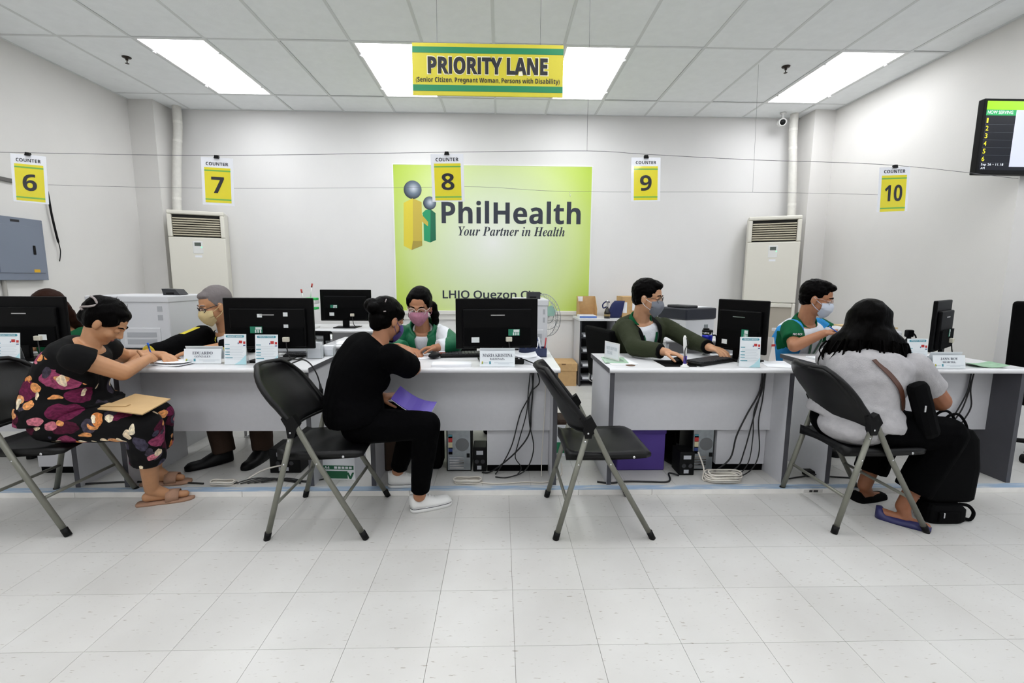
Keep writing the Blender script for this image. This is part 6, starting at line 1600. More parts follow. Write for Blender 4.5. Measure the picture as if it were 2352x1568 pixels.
def zonemat(name, base, *others, rough=0.8, spec=0.12):
    """cloth in several dyed zones; base may be an rgb or a material whose colour network is reused"""
    if isinstance(base, tuple):
        m = cloth(name, base, rough, spec=spec)
    else:
        m = base.copy(); m.name = name
    n, l, b = nodes_of(m)
    src = b.inputs['Base Color'].links[0].from_socket if b.inputs['Base Color'].links else None
    for k, rgb in enumerate(others):
        at = n.new('ShaderNodeAttribute'); at.attribute_name = 'zone%d' % (k + 1)
        gt = n.new('ShaderNodeMath'); gt.operation = 'GREATER_THAN'; gt.inputs[1].default_value = 0.5; l.new(at.outputs['Fac'], gt.inputs[0])
        mx = n.new('ShaderNodeMix'); mx.data_type = 'RGBA'; l.new(gt.outputs[0], mx.inputs[0])
        if src is not None: l.new(src, mx.inputs[6])
        mx.inputs[7].default_value = lin(rgb); src = mx.outputs[2]
    l.new(src, b.inputs['Base Color'])
    return m

def strip(pts, w, nrm, th=0.0015):
    """flat band along pts; nrm the band's outward direction at each point"""
    t = MB(); P = spline([V(p) for p in pts], 5); rows = []
    for i, p in enumerate(P):
        tan = (P[min(i + 1, len(P) - 1)] - P[max(i - 1, 0)]).normalized(); n_ = V(nrm(p) if callable(nrm) else nrm).normalized(); s = tan.cross(n_).normalized() * w / 2
        rows.append([p - s, p + s, p + s + n_ * th, p - s + n_ * th])
    t.rings(rows)
    return t

def surface(o, g):
    return BVHTree.FromPolygons([v.co + g.location for v in o.data.vertices], [tuple(q.vertices) for q in o.data.polygons])
def lanyard(p, garment, drop=0.13, spread=0.05, w=0.02, name='lanyard', m=None):
    """ribbon lying on the front of a garment"""
    lat, up, fw = p.chest_axes(); ch = p.J['chest']; bv = surface(garment, p.g)
    for s in (-1, 1):
        pts = []
        for (l_, h_) in ((spread * 1.25, 0.105), (spread * 1.1, 0.07), (spread, 0.03), (spread * 0.7, -0.03), (spread * 0.35, -0.08), (0.0, -drop)):
            b = ch + lat * l_ * s + up * h_
            hit = bv.ray_cast(b + fw * 0.5, -fw)[0]
            if hit is not None: pts.append(hit + fw * 0.005)
        if len(pts) > 2: strip(pts, w, lambda q: fw, 0.002).build(name, m or LANY, p.g)

# floral print: large soft petals on black
FLORAL = mat('floral_print', (8, 7, 9), 0.8, spec=0.2)
def floral():
    n, l, b = nodes_of(FLORAL)
    tc = n.new('ShaderNodeTexCoord')
    nz = n.new('ShaderNodeTexNoise'); nz.inputs['Scale'].default_value = 7; nz.inputs['Detail'].default_value = 3
    l.new(tc.outputs['Object'], nz.inputs['Vector'])
    mxv = n.new('ShaderNodeMix'); mxv.data_type = 'RGBA'; mxv.blend_type = 'ADD'; mxv.inputs[0].default_value = 0.09
    l.new(tc.outputs['Object'], mxv.inputs[6]); l.new(nz.outputs['Color'], mxv.inputs[7])
    prev = None
    for (scale, size, cols, off, stretch) in ((7.0, 0.46, ((96, 26, 60), (140, 60, 92), (8, 7, 9), (70, 16, 40)), 0.0, (1.0, 1.0, 1.5)), (9.5, 0.38, ((62, 58, 74), (8, 7, 9), (206, 128, 70), (8, 7, 9), (60, 54, 66)), 3.7, (1.2, 1.2, 0.9)), (11.0, 0.36, ((8, 7, 9), (214, 146, 90), (8, 7, 9), (190, 110, 124), (210, 150, 100)), 7.1, (1.0, 1.0, 1.6)), (14.0, 0.30, ((232, 218, 190), (8, 7, 9), (8, 7, 9), (226, 206, 176), (8, 7, 9)), 11.3, (1.2, 1.2, 0.7))):
        mp = n.new('ShaderNodeMapping'); mp.inputs['Location'].default_value = (off, off * 0.7, off * 1.3); mp.inputs['Scale'].default_value = stretch; mp.inputs['Rotation'].default_value = (0.4, 0.6, 0.3)
        l.new(mxv.outputs[2], mp.inputs['Vector'])
        vo = n.new('ShaderNodeTexVoronoi'); vo.inputs['Scale'].default_value = scale
        l.new(mp.outputs['Vector'], vo.inputs['Vector'])
        lt = n.new('ShaderNodeMath'); lt.operation = 'LESS_THAN'; lt.inputs[1].default_value = size; l.new(vo.outputs['Distance'], lt.inputs[0])
        sp = n.new('ShaderNodeSeparateColor'); l.new(vo.outputs['Color'], sp.inputs[0])
        rp = n.new('ShaderNodeValToRGB'); rp.color_ramp.interpolation = 'CONSTANT'; e = rp.color_ramp.elements
        e[0].color = lin(cols[0]); e[1].position = 1.0 / len(cols); e[1].color = lin(cols[1])
        for k in range(2, len(cols)): q = e.new(k / len(cols)); q.color = lin(cols[k])
        l.new(sp.outputs[0], rp.inputs['Fac'])
        # lighter streaks inside each petal
        wv = n.new('ShaderNodeTexNoise'); wv.inputs['Scale'].default_value = 60; l.new(mp.outputs['Vector'], wv.inputs['Vector'])
        hs = n.new('ShaderNodeHueSaturation'); mr = n.new('ShaderNodeMapRange'); mr.inputs[1].default_value = 0.3; mr.inputs[2].default_value = 0.7; mr.inputs[3].default_value = 0.6; mr.inputs[4].default_value = 1.5
        l.new(wv.outputs['Fac'], mr.inputs[0]); l.new(mr.outputs[0], hs.inputs['Value']); l.new(rp.outputs['Color'], hs.inputs['Color'])
        # black cells let the layer below show
        bw = n.new('ShaderNodeRGBToBW'); l.new(rp.outputs['Color'], bw.inputs[0])
        gt = n.new('ShaderNodeMath'); gt.operation = 'GREATER_THAN'; gt.inputs[1].default_value = 0.004; l.new(bw.outputs[0], gt.inputs[0])
        mu = n.new('ShaderNodeMath'); mu.operation = 'MULTIPLY'; l.new(lt.outputs[0], mu.inputs[0]); l.new(gt.outputs[0], mu.inputs[1])
        mx = n.new('ShaderNodeMix'); mx.data_type = 'RGBA'; l.new(mu.outputs[0], mx.inputs[0])
        if prev is None: mx.inputs[6].default_value = lin((6, 5, 7))
        else: l.new(prev, mx.inputs[6])
        l.new(hs.outputs['Color'], mx.inputs[7]); prev = mx.outputs[2]
    l.new(prev, b.inputs['Base Color'])
floral()

# ---------------------------------------------------------------- woman in floral clothes
p = Person('woman in a floral top and trousers writing at the left counter', (-2.35, 2.5, 0.0), dict(
    pelvis=(-2.39, 2.50, 0.56), waist=(-2.385, 2.50, 0.72), chest=(-2.28, 2.51, 0.86), neck=(-2.205, 2.53, 0.958), head=(-2.142, 2.565, 1.07),
    shR=(-2.155, 2.375, 0.912), shL=(-2.265, 2.685, 0.912), elR=(-2.045, 2.52, 0.802), wrR=(-2.075, 2.735, 0.835), elL=(-2.31, 2.865, 0.835), wrL=(-2.13, 2.95, 0.825),
    hipR=(-2.34, 2.42, 0.555), hipL=(-2.37, 2.58, 0.555), kneeR=(-1.91, 2.46, 0.525), anR=(-2.02, 2.605, 0.10), heelR=(-2.085, 2.605, 0.016), toeR=(-1.87, 2.685, 0.016),
    kneeL=(-1.99, 2.66, 0.525), anL=(-2.14, 2.80, 0.135), heelL=(-2.205, 2.80, 0.052), toeL=(-1.99, 2.83, 0.052)), (0.66, 0.22, -0.62), (0.62, 0.2, 0.75), fem=True, hs=0.98, W=1.02, skin=SKIN_A)
p.body(hands=(dict(wr=p.J['wrR'], d=(-0.25, 0.95, 0.15), palm=(-0.75, -0.1, -0.65), side=1, curl=0.75), dict(wr=p.J['wrL'], d=(0.75, -0.6, -0.02), palm=(0, 0, -1), side=1, curl=0.4)))
p.eyes(0.75)
t = MB(); t.sm = True; t.ball(p.H(0, 0.083, -0.062), tuple(x * p.hs for x in (0.019, 0.005, 0.006)), 12, p.HR()); t.build('lips', mat('lips', (150, 78, 70), 0.5), p.g)
t = MB(); p.hair_cap(t, 0.014); R = p.HR(); t.ball(p.H(0, -0.095, 0.045), (0.060, 0.045, 0.062), 14, R); t.ball(p.H(0, -0.09, -0.02), (0.045, 0.035, 0.05), 14, R); t.ball(p.H(0, 0.03, 0.085), (0.060, 0.045, 0.032), 14, R)
for q in (-1, 1): t.ball(p.H(q * 0.066, 0.018, 0.042), (0.016, 0.045, 0.040), 12, R)
h = blob('hair', t, HAIRB, p.g, 0.006, 3, 0.004, 22)
t = MB()
for k in range(14):
    a = p.H(random.uniform(-0.03, 0.03), random.uniform(-0.04, 0.03), 0.112); t.tube([a, a + p.u * 0.02 + p.r * random.uniform(-0.02, 0.02), a + p.u * random.uniform(0.02, 0.035) + p.r * random.uniform(-0.04, 0.04) - p.f * 0.02], [0.0018, 0.0012, 0.0004], 4)
tag(t.build('stray_hairs', HAIRB, h), kind='stuff')
HCLIP = mat('hair_clip_grey', (150, 140, 138), 0.3)
t = MB(); t.sm = True; t.tube([p.H(0.062, -0.07, 0.075), p.H(0.075, -0.085, 0.05), p.H(0.068, -0.115, 0.02), p.H(0.072, -0.10, 0.012)], 0.0055, 8, sub=4); t.tube([p.H(0.062, -0.07, 0.075), p.H(0.058, -0.10, 0.09), p.H(0.045, -0.125, 0.085)], 0.0055, 8, sub=4); t.build('hair_claw', HCLIP, p.g)
# black short-sleeved top under a floral jumpsuit: one garment whose yoke and sleeves are black
lat, up, fw = p.chest_axes(); ch = p.J['chest']
t = MB(); p.torso(t, 0.016, 0.0, 0.97, belly=0.135, flare=0.02); p.bust(t, 0.014)
for S in 'RL':
    p.arm(t, S, 0.018, 0.30, upper_only=True)
def ft(q):
    d = (q - ch).dot(up)
    s = (q - ch).dot(lat)
    return 1 if d > 0.005 + 0.03 * abs(s) / 0.2 - 0.035 * ((q - ch).dot(fw) > 0) or (abs(s) > 0.175 and d > -0.10) else 0
blob('top', t, zonemat('floral_with_black_yoke', FLORAL, (4, 4, 5)), p.g, 0.008, 5, 0.004, 12, matfn=ft)
t = MB(); p.torso(t, 0.020, 0.0, 0.2)
for S in 'RL': p.leg(t, S, 0.020, 0.52, r=(0.088, 0.066, 0.066, 0.066), flat=True)
blob('trousers', t, FLORAL, p.g, 0.008, 5, 0.004, 12)
SANDAL = mat('sandal_tan', (166, 128, 104), 0.7, bump=0.3, bscale=200)
for S in 'RL':
    h0, t0 = p.J['heel' + S], p.J['toe' + S]; d = (t0 - h0).normalized(); sd = V((0, 0, 1)).cross(d)
    t = MB(); t.sm = True
    us = [(-0.025, 0.018), (-0.015, 0.03), (0.03, 0.036), (0.10, 0.038), (0.17, 0.044), (0.22, 0.042), (0.25, 0.03), (0.262, 0.012)]
    t.rings([[h0 + d * x + sd * w + V((0, 0, -0.016 + 0.0)), h0 + d * x - sd * w + V((0, 0, -0.016)), h0 + d * x - sd * w + V((0, 0, -0.002)), h0 + d * x + sd * w + V((0, 0, -0.002))] for x, w in us]); sn = t.build('sandal', SANDAL, p.g)
    t = MB(); t.sm = True
    arc = [(-0.044, 0.0), (-0.042, 0.03), (-0.028, 0.054), (0.0, 0.062), (0.028, 0.054), (0.042, 0.03), (0.044, 0.0)]
    t.rings([[h0 + d * (0.125 + dx) + sd * y * k + V((0, 0, z * k - 0.004)) for (y, z) in arc] + [h0 + d * (0.125 + dx) + sd * y * k * 0.93 + V((0, 0, z * k * 0.93 - 0.004)) for (y, z) in reversed(arc)] for dx, k in ((0.0, 1.0), (0.03, 0.97), (0.065, 0.9))]); t.build('strap', SANDAL, sn)
# pen, envelope
g = thing('ballpoint_pen', 'blue ballpoint pen in the hand of the woman in floral clothes', 'pen', (-2.12, 2.85, 0.85))
t = MB(); t.sm = True; t.tube([(-2.125, 2.855, 0.80), (-2.105, 2.80, 0.915)], 0.004, 8); t.build('barrel', mat('pen_barrel_blue', (30, 96, 200), 0.35), g)
t = MB(); t.sm = True; t.tube([(-2.109, 2.81, 0.895), (-2.103, 2.795, 0.925)], 0.0052, 8); t.build('cap', mat('pen_barrel_blue', (30, 96, 200)), g)
ENV = mat('brown_envelope', (190, 158, 112), 0.75, var=0.05, vscale=10)
g = thing('envelope', 'brown paper envelope on the lap of the woman in floral clothes', 'envelope', (-1.98, 2.45, 0.63))
F = frame((-2.045, 2.365, 0.645), V((0.95, 0.0, -0.10)), V((-0.05, 0.80, 0.10)))
t = MB(); t.prism([(-0.02, 0.0), (0.215, -0.015), (0.225, 0.20), (0.02, 0.22)], -0.006, 0.0, F); t.build('pouch', ENV, g)
t = MB(); t.prism([(-0.02, 0.02), (0.09, 0.045), (0.095, 0.075), (-0.01, 0.065)], 0.001, 0.006, F); t.build('flap', ENV, g)

# ---------------------------------------------------------------- woman in black
p = Person('woman dressed all in black with white sneakers, seen from behind', (-0.75, 2.5, 0.0), dict(
    pelvis=(-0.80, 2.49, 0.55), waist=(-0.815, 2.49, 0.70), chest=(-0.755, 2.52, 0.85), neck=(-0.665, 2.56, 0.962), head=(-0.632, 2.60, 1.085),
    shR=(-0.575, 2.425, 0.905), shL=(-0.815, 2.66, 0.905), elR=(-0.505, 2.668, 0.798), wrR=(-0.562, 2.835, 0.86), elL=(-0.88, 2.62, 0.70), wrL=(-0.68, 2.60, 0.645),
    hipR=(-0.75, 2.42, 0.535), hipL=(-0.83, 2.58, 0.535), kneeR=(-0.395, 2.425, 0.535), anR=(-0.455, 2.50, 0.10), heelR=(-0.515, 2.515, 0.0), toeR=(-0.29, 2.60, 0.0),
    kneeL=(-0.50, 2.65, 0.52), anL=(-0.635, 2.765, 0.13), heelL=(-0.695, 2.765, 0.036), toeL=(-0.45, 2.79, 0.036)), (0.58, 0.74, -0.32), (0.2, 0.25, 0.95), fem=True, hs=0.97, W=0.98, skin=SKIN_B)
p.body(hands=(dict(wr=p.J['wrR'], d=(-0.55, 0.55, 0.45), palm=(-0.3, -0.2, -0.9), side=1, curl=0.8), dict(wr=p.J['wrL'], d=(0.95, -0.05, 0.12), palm=(0.1, 0.2, -0.95), side=-1, curl=0.5)), feet=False)
p.eyes(0.4); p.mask(mat('mask_purple', (70, 54, 120), 0.7))
R = p.HR()
t = MB(); p.hair_cap(t, 0.013); t.ball(p.H(-0.02, -0.105, 0.055), (0.048, 0.046, 0.045), 14, R); t.ball(p.H(0.01, -0.118, 0.04), (0.04, 0.036, 0.035), 14, R); t.ball(p.H(0, -0.06, -0.035), (0.052, 0.04, 0.045), 14, R)
for q in (-1, 1): t.ball(p.H(q * 0.066, 0.012, 0.045), (0.016, 0.05, 0.040), 12, R)
t.ball(p.H(0, 0.03, 0.085), (0.058, 0.045, 0.030), 14, R)
blob('hair', t, HAIRB, p.g, 0.006, 3, 0.003, 25)
t = MB(); t.sm = True; t.tube([p.H(0.045, -0.075, 0.105), p.H(0.055, -0.085, 0.085)], 0.003, 6); t.build('hair_pin', HCLIP, p.g)
t = MB(); t.sm = True; t.tube([p.H(0.066, -0.09, 0.03), p.H(0.074, -0.08, 0.035)], 0.003, 6); t.build('hair_pin', HCLIP, p.g)
t = MB(); p.torso(t, 0.026, -0.0, 0.985, belly=0.03, flare=0.02); p.bust(t, 0.012)
p.arm(t, 'R', 0.024, 0.80, upper_only=True); p.arm(t, 'L', 0.020, 0.95, flat=True)
blob('sweater', t, BLACKC, p.g, 0.008, 6, 0.003, 10)
t = MB(); p.torso(t, 0.014, 0.0, 0.15)
for S in 'RL': p.leg(t, S, 0.010, 0.93, flat=True, r=(0.090, 0.066, 0.060, 0.042))
blob('trousers', t, BLACKC, p.g, 0.008, 5, 0.002, 14)
for S in 'RL': p.shoe(S, WHITEP, WHITEP, 'sneaker', 0.245)
g = thing('document_folder', 'purple document folder in the hand of the woman in black', 'folder', (-0.50, 2.57, 0.60))
t = MB(); nrows = []
for k in range(7):
    u = k / 6
    base = V((-0.60, 2.50, 0.660)).lerp(V((-0.385, 2.46, 0.585)), u) - V((0, 0, 0.030 * math.sin(math.pi * u * 0.9)))
    e2 = V((0.02, 0.15, 0.035))
    nrows.append([base, base + e2, base + e2 + V((0.001, 0, 0.004)), base + V((0.001, 0, 0.004))])
t.rings(nrows); t.build('cover', mat('folder_purple', (84, 66, 158), 0.5), g)
t = MB(); t.rings([[q[0] - V((0, 0.0, 0.0035)), q[1] - V((0, 0.0, 0.0035)), q[1] - V((0, 0, 0.0006)), q[0] - V((0, 0, 0.0006))] for q in nrows]); t.build('papers', PAPER, g)

# ---------------------------------------------------------------- woman in the grey shirt
p = Person('woman in a grey shirt with long black hair, seen from behind', (2.02, 2.47, 0.0), dict(
    pelvis=(1.975, 2.47, 0.545), waist=(2.00, 2.47, 0.68), chest=(2.045, 2.49, 0.80), neck=(2.085, 2.53, 0.915), head=(2.085, 2.57, 1.07),
    shR=(2.235, 2.42, 0.855), shL=(1.97, 2.63, 0.855), elR=(2.44, 2.455, 0.66), wrR=(2.42, 2.68, 0.79), elL=(2.08, 2.87, 0.835), wrL=(2.24, 3.02, 0.83),
    hipR=(2.03, 2.38, 0.535), hipL=(1.92, 2.55, 0.535), kneeR=(2.41, 2.36, 0.50), anR=(2.225, 2.365, 0.085), heelR=(2.13, 2.43, 0.0), toeR=(2.29, 2.265, 0.0),
    kneeL=(2.33, 2.63, 0.50), anL=(2.205, 2.615, 0.09), heelL=(2.14, 2.60, 0.0), toeL=(2.33, 2.645, 0.0)), (0.5, 0.82, -0.28), (0.1, 0.2, 0.97), fem=True, hs=1.03, W=1.16, skin=SKIN_C)
p.arms = 1.28
p.body(hands=(dict(wr=p.J['wrR'], d=(-0.4, 0.85, 0.1), palm=(0, 0, -1), side=1, curl=0.4), dict(wr=p.J['wrL'], d=(0.8, 0.3, 0), palm=(0, 0, -1), side=1, curl=0.4)))
p.eyes(0.4)
R = p.HR()
t = MB(); p.hair_cap(t, 0.020); t.ball(p.H(0, 0.02, 0.085), (0.066, 0.06, 0.036), 14, R)
locks = []
for k in range(30):
    a = math.radians(-118 + 236 * k / 29)          # around the back of the head
    dr = -p.f * math.cos(a) + p.r * math.sin(a)
    Lk = 0.265 + 0.04 * math.sin(k * 2.1) + (0.02 if abs(a) < 1.0 else 0.0)
    s0 = p.H(0, -0.02, 0.06) + dr * 0.075
    flare = 0.050 + 0.055 * abs(math.sin(a)) + 0.012 * math.sin(k * 5.3)
    locks.append((s0, s0 + V((0, 0, -0.09)) + dr * 0.022, s0 + V((0, 0, -0.17)) + dr * flare * 0.8, s0 + V((0, 0, -Lk)) + dr * flare + p.r * 0.02 * math.sin(k * 3.7)))
for q in locks:
    P = spline([V(x) for x in q], 5)
    for i in range(len(P) - 1): capsule(t, P[i], P[i + 1], 0.030 - 0.0011 * i, 0.030 - 0.0011 * (i + 1), 8)
h = blob('hair', t, HAIRB, p.g, 0.008, 3, 0.005, 16)
t = MB()
for q in locks:
    for j in range(5):
        o_ = V((random.uniform(-0.025, 0.025), random.uniform(-0.025, 0.025), 0))
        e0 = V(q[3]) + o_ * 0.6
        t.tube([V(q[2]) + o_, e0 + o_ * 0.5, e0 + V((random.uniform(-0.03, 0.03), random.uniform(-0.02, 0.02), -random.uniform(0.03, 0.07)))], [0.006, 0.004, 0.0005], 5, sub=3)
tag(t.build('hair_strands', HAIRB, h), kind='stuff')
t = MB(); p.torso(t, 0.020, 0.0, 0.985, belly=0.03, flare=0.028)
for S in 'RL': p.arm(t, S, 0.018, 0.66, upper_only=True)
t.ball((1.965, 2.452, 0.525), (0.205, 0.175, 0.10), 20, Matrix.Rotation(0.9, 3, 'Z'))
shirt = blob('shirt', t, GREYT, p.g, 0.008, 5, 0.007, 9)
t = MB(); p.torso(t, 0.014, 0.0, 0.14)
for S in 'RL': p.leg(t, S, 0.018, 0.78, flat=True, r=(0.098, 0.076, 0.072, 0.068))
blob('trousers', t, BLACKC, p.g, 0.008, 5, 0.003, 12)
p.shoe('R', mat('shoe_blue', (36, 36, 88), 0.5), INK, 'flat', 0.24); p.shoe('L', BLACKM, INK, 'flat', 0.24)
# her bag: brown strap across the back, black pouch at the side, a tote on the lap and a backpack on the floor
lat, up, fw = p.chest_axes()
bv = surface(shirt, p.g)
g = thing('shoulder_bag', 'black shoulder bag on a brown strap worn by the woman in grey', 'bag', (2.30, 2.38, 0.5))
strip([(bv.ray_cast(V((x, 2.0, z)), V((0, 1, 0)))[0] or V((x, 2.32, z))) + V((0, -0.006, 0)) for x, z in ((1.985, 0.905), (2.005, 0.87), (2.03, 0.83), (2.065, 0.77), (2.10, 0.70), (2.135, 0.64))], 0.030, (0.3, -0.95, 0.1), 0.004).build('strap', mat('brown_leather', (74, 40, 24), 0.5), g)
t = MB(); t.bbox(-0.05, 0.05, -0.035, 0.035, -0.16, 0.16, 0.034, Matrix.Translation((2.195, 2.285, 0.655)) @ Matrix.Rotation(-0.36, 4, 'Y')); t.build('pouch', BLACKM, g)
t = MB(); t.bbox(2.165, 2.175, 2.247, 2.256, 0.655, 0.69, 0.002); t.build('buckle', CHROME, g)
g = thing('tote_bag', 'large black tote bag hanging beside the woman in grey', 'bag', (2.52, 2.42, 0.1))
t = MB()
t.rings([[V((2.50 + 0.0 * k, 2.43, 0.0)) + V((w_ * math.copysign(abs(math.cos(a)) ** 0.4, math.cos(a)), d_ * math.copysign(abs(math.sin(a)) ** 0.4, math.sin(a)), z_)) for a in [2 * math.pi * q / 20 for q in range(20)]] for k, (w_, d_, z_) in enumerate(((0.135, 0.06, 0.105), (0.145, 0.07, 0.12), (0.15, 0.075, 0.30), (0.135, 0.06, 0.46), (0.10, 0.05, 0.51), (0.05, 0.03, 0.525)))]); t.build('sack', BLACKM, g)
for yy in (2.40, 2.46):
    t = MB(); t.sm = True; t.tube([(2.43, yy, 0.50), (2.44, yy, 0.58), (2.50, yy, 0.60), (2.55, yy, 0.55), (2.57, yy, 0.49)], 0.007, 8, sub=4); t.build('handle', BLACKM, g)
g = thing('backpack', 'black backpack standing on the floor beside the woman in grey', 'backpack', (2.46, 2.36, 0.0))
t = MB()
t.rings([[V((2.455, 2.385, 0.0)) + V((w_ * math.copysign(abs(math.cos(a)) ** 0.5, math.cos(a)), d_ * math.copysign(abs(math.sin(a)) ** 0.5, math.sin(a)), z_)) for a in [2 * math.pi * q / 20 for q in range(20)]] for (w_, d_, z_) in ((0.10, 0.055, 0.0), (0.112, 0.066, 0.015), (0.11, 0.066, 0.08), (0.09, 0.05, 0.102))]); t.build('pack', BLACKM, g)
t = MB(); t.bbox(2.385, 2.50, 2.312, 2.325, 0.02, 0.075, 0.008); t.build('front_pocket', BLACKM, g)
t = MB(); t.bbox(2.405, 2.413, 2.307, 2.313, 0.045, 0.075, 0.002); t.build('zip_pull', CHROME, g)
t = MB(); t.sm = True; t.tube([(2.56, 2.38, 0.09), (2.60, 2.37, 0.085), (2.625, 2.36, 0.05), (2.60, 2.35, 0.015), (2.565, 2.36, 0.02)], 0.009, 8, sub=4); t.build('strap', BLACKM, g)

# ---------------------------------------------------------------- grey-haired man
p = Person('grey-haired man in a black and yellow jacket reaching over his desk', (-1.9, 3.6, PLAT_Z), dict(
    pelvis=(-1.88, 3.64, 0.56), waist=(-1.90, 3.60, 0.71), chest=(-1.95, 3.49, 0.84), neck=(-1.99, 3.41, 0.955), head=(-2.015, 3.335, 1.118),
    shR=(-2.135, 3.355, 0.905), shL=(-1.82, 3.455, 0.905), elR=(-2.18, 3.13, 0.855), wrR=(-2.215, 2.925, 0.838), elL=(-1.78, 3.22, 0.86), wrL=(-1.965, 3.05, 0.84),
    hipR=(-1.98, 3.60, 0.54), hipL=(-1.78, 3.62, 0.54), kneeR=(-2.01, 3.20, 0.54), anR=(-1.93, 3.16, 0.14), heelR=(-1.89, 3.20, 0.045), toeR=(-2.12, 2.98, 0.036),
    kneeL=(-1.72, 3.24, 0.54), anL=(-1.70, 3.24, 0.13), heelL=(-1.695, 3.29, 0.036), toeL=(-1.71, 3.03, 0.036)), (-0.62, -0.72, -0.30), (-0.2, -0.22, 0.95), hs=1.07, W=1.02, skin=SKIN_A)
p.body(hands=(dict(wr=p.J['wrR'], d=(-0.05, -0.95, -0.1), palm=(0.3, 0, -0.95), side=-1, curl=0.5), dict(wr=p.J['wrL'], d=(-0.75, -0.6, -0.05), palm=(0, 0, -1), side=1, curl=0.35)), feet=False)
p.eyes(0.55, HAIRG); p.mask(mat('mask_cream', (206, 186, 138), 0.8)); p.glasses(INK, r=(0.025, 0.017), th=0.0022)
R = p.HR(); t = MB(); p.hair_cap(t, 0.008); t.ball(p.H(0, 0.035, 0.082), (0.060, 0.045, 0.030), 14, R)
for q in (-1, 1): t.ball(p.H(q * 0.066, -0.012, 0.028), (0.013, 0.040, 0.038), 12, R)
blob('hair', t, HAIRG, p.g, 0.006, 3, 0.002, 40)
t = MB(); p.torso(t, 0.014, 0.0, 0.97); shirt = blob('polo_shirt', t, WHITEC, p.g, 0.008, 4, 0.003, 10); p.collar(WHITEC, 0.03, 0.068, 0.45)
lat, up, fw = p.chest_axes(); ch = p.J['chest']
t = MB(); p.torso(t, 0.030, 0.0, 0.975, belly=0.02)
p.arm(t, 'R', 0.022, 0.93, flat=True); p.arm(t, 'L', 0.022, 0.90, flat=True)
def kb(q):
    h_, l_, f_ = p.tc(q)
    return not (f_ > 0.04 and abs(l_) < 0.045 + 0.12 * max(0, h_) and (q - p.J['wrR']).length > 0.16 and (q - p.J['elR']).length > 0.12)
def mb_(q):
    d = q - ch
    for S in 'RL':
        w = p.J['wr' + S]; e = p.J['el' + S]
        if (q - w.lerp(e, 0.09)).dot((w - e).normalized()) > 0.0 and (q - w).length < 0.09: return 1
    if (p.J['elL'] - q).length < 0.30 and abs((q - p.J['elL'].lerp(p.J['wrL'], 0.5)).z) < 0.10 and (q - p.J['elL'].lerp(p.J['wrL'], 0.5)).length < 0.13 and q.z < 0.86: return 1
    l0 = d.dot(lat)
    if d.dot(fw) > 0.0 and d.dot(up) < 0.16 and 0.050 < abs(l0) - 0.12 * max(0, d.dot(up)) < 0.062: return 1
    sr = q - p.J['shR']; ar = (p.J['elR'] - p.J['shR']).normalized()
    if 0.02 < sr.dot(ar) < 0.16 and (sr - ar * sr.dot(ar)).normalized().z > 0.93: return 1
    return 0
blob('jacket', t, zonemat('black_yellow_jersey', (4, 4, 5), (206, 190, 70), spec=0.05), p.g, 0.008, 4, 0.004, 9, keep=kb, matfn=mb_)
t = MB(); p.torso(t, 0.012, 0.0, 0.15)
for S in 'RL': p.leg(t, S, 0.020, 1.08, flat=True, r=(0.086, 0.066, 0.064, 0.050))
blob('trousers', t, BROWNC, p.g, 0.009, 4, 0.003, 12)
for S in 'RL': p.shoe(S, BLACKP, BLACKP, 'dress', 0.29, 0.05)
lanyard(p, shirt)

# ---------------------------------------------------------------- woman in the green jacket
p = Person('woman in a green and white jacket, glasses and pink mask writing', (-0.58, 3.65, PLAT_Z), dict(
    pelvis=(-0.58, 3.68, 0.56), waist=(-0.58, 3.64, 0.70), chest=(-0.58, 3.54, 0.825), neck=(-0.577, 3.45, 0.945), head=(-0.583, 3.37, 1.118),
    shR=(-0.735, 3.455, 0.90), shL=(-0.425, 3.455, 0.895), elR=(-0.80, 3.28, 0.85), wrR=(-0.66, 3.20, 0.832), elL=(-0.335, 3.29, 0.85), wrL=(-0.44, 3.20, 0.842),
    hipR=(-0.66, 3.66, 0.54), hipL=(-0.50, 3.66, 0.54), kneeR=(-0.66, 3.30, 0.55), anR=(-0.66, 3.38, 0.12), heelR=(-0.66, 3.43, 0.036), toeR=(-0.66, 3.2, 0.036),
    kneeL=(-0.50, 3.30, 0.55), anL=(-0.50, 3.38, 0.12), heelL=(-0.50, 3.43, 0.036), toeL=(-0.50, 3.2, 0.036)), (-0.06, -0.93, -0.34), (0.02, -0.30, 0.95), fem=True, hs=1.05, W=1.0, skin=SKIN_B)
p.body(hands=(dict(wr=p.J['wrL'], d=(-0.92, -0.25, -0.02), palm=(0.1, -0.2, -0.95), side=1, curl=0.62), dict(wr=p.J['wrR'], d=(0.7, -0.4, -0.02), palm=(0, 0, -1), side=-1, curl=0.4)), feet=False)
p.eyes(0.7); p.mask(mat('mask_pink', (166, 112, 132), 0.85, var=0.12, vscale=60)); p.glasses(mat('glasses_pale', (226, 214, 206), 0.3), r=(0.027, 0.024), th=0.0016)
R = p.HR(); t = MB(); p.hair_cap(t, 0.011); t.ball(p.H(0.0, 0.012, 0.094), (0.060, 0.050, 0.026), 14, R)
for q in (-1, 1): t.ball(p.H(q * 0.070, 0.010, 0.044), (0.016, 0.048, 0.045), 12, R); t.ball(p.H(q * 0.072, -0.02, 0.0), (0.016, 0.035, 0.05), 12, R)
for k, (x, y, z, rr) in enumerate(((-0.075, -0.055, -0.03, 0.040), (-0.092, -0.045, -0.075, 0.036), (-0.098, -0.03, -0.115, 0.030), (0.062, -0.055, -0.04, 0.035), (0.07, -0.045, -0.085, 0.03), (0.0, -0.075, -0.05, 0.05))): t.ball(p.H(x, y, z), (rr, rr, rr * 1.3), 12, R)
blob('hair', t, HAIRB, p.g, 0.006, 3, 0.003, 25)
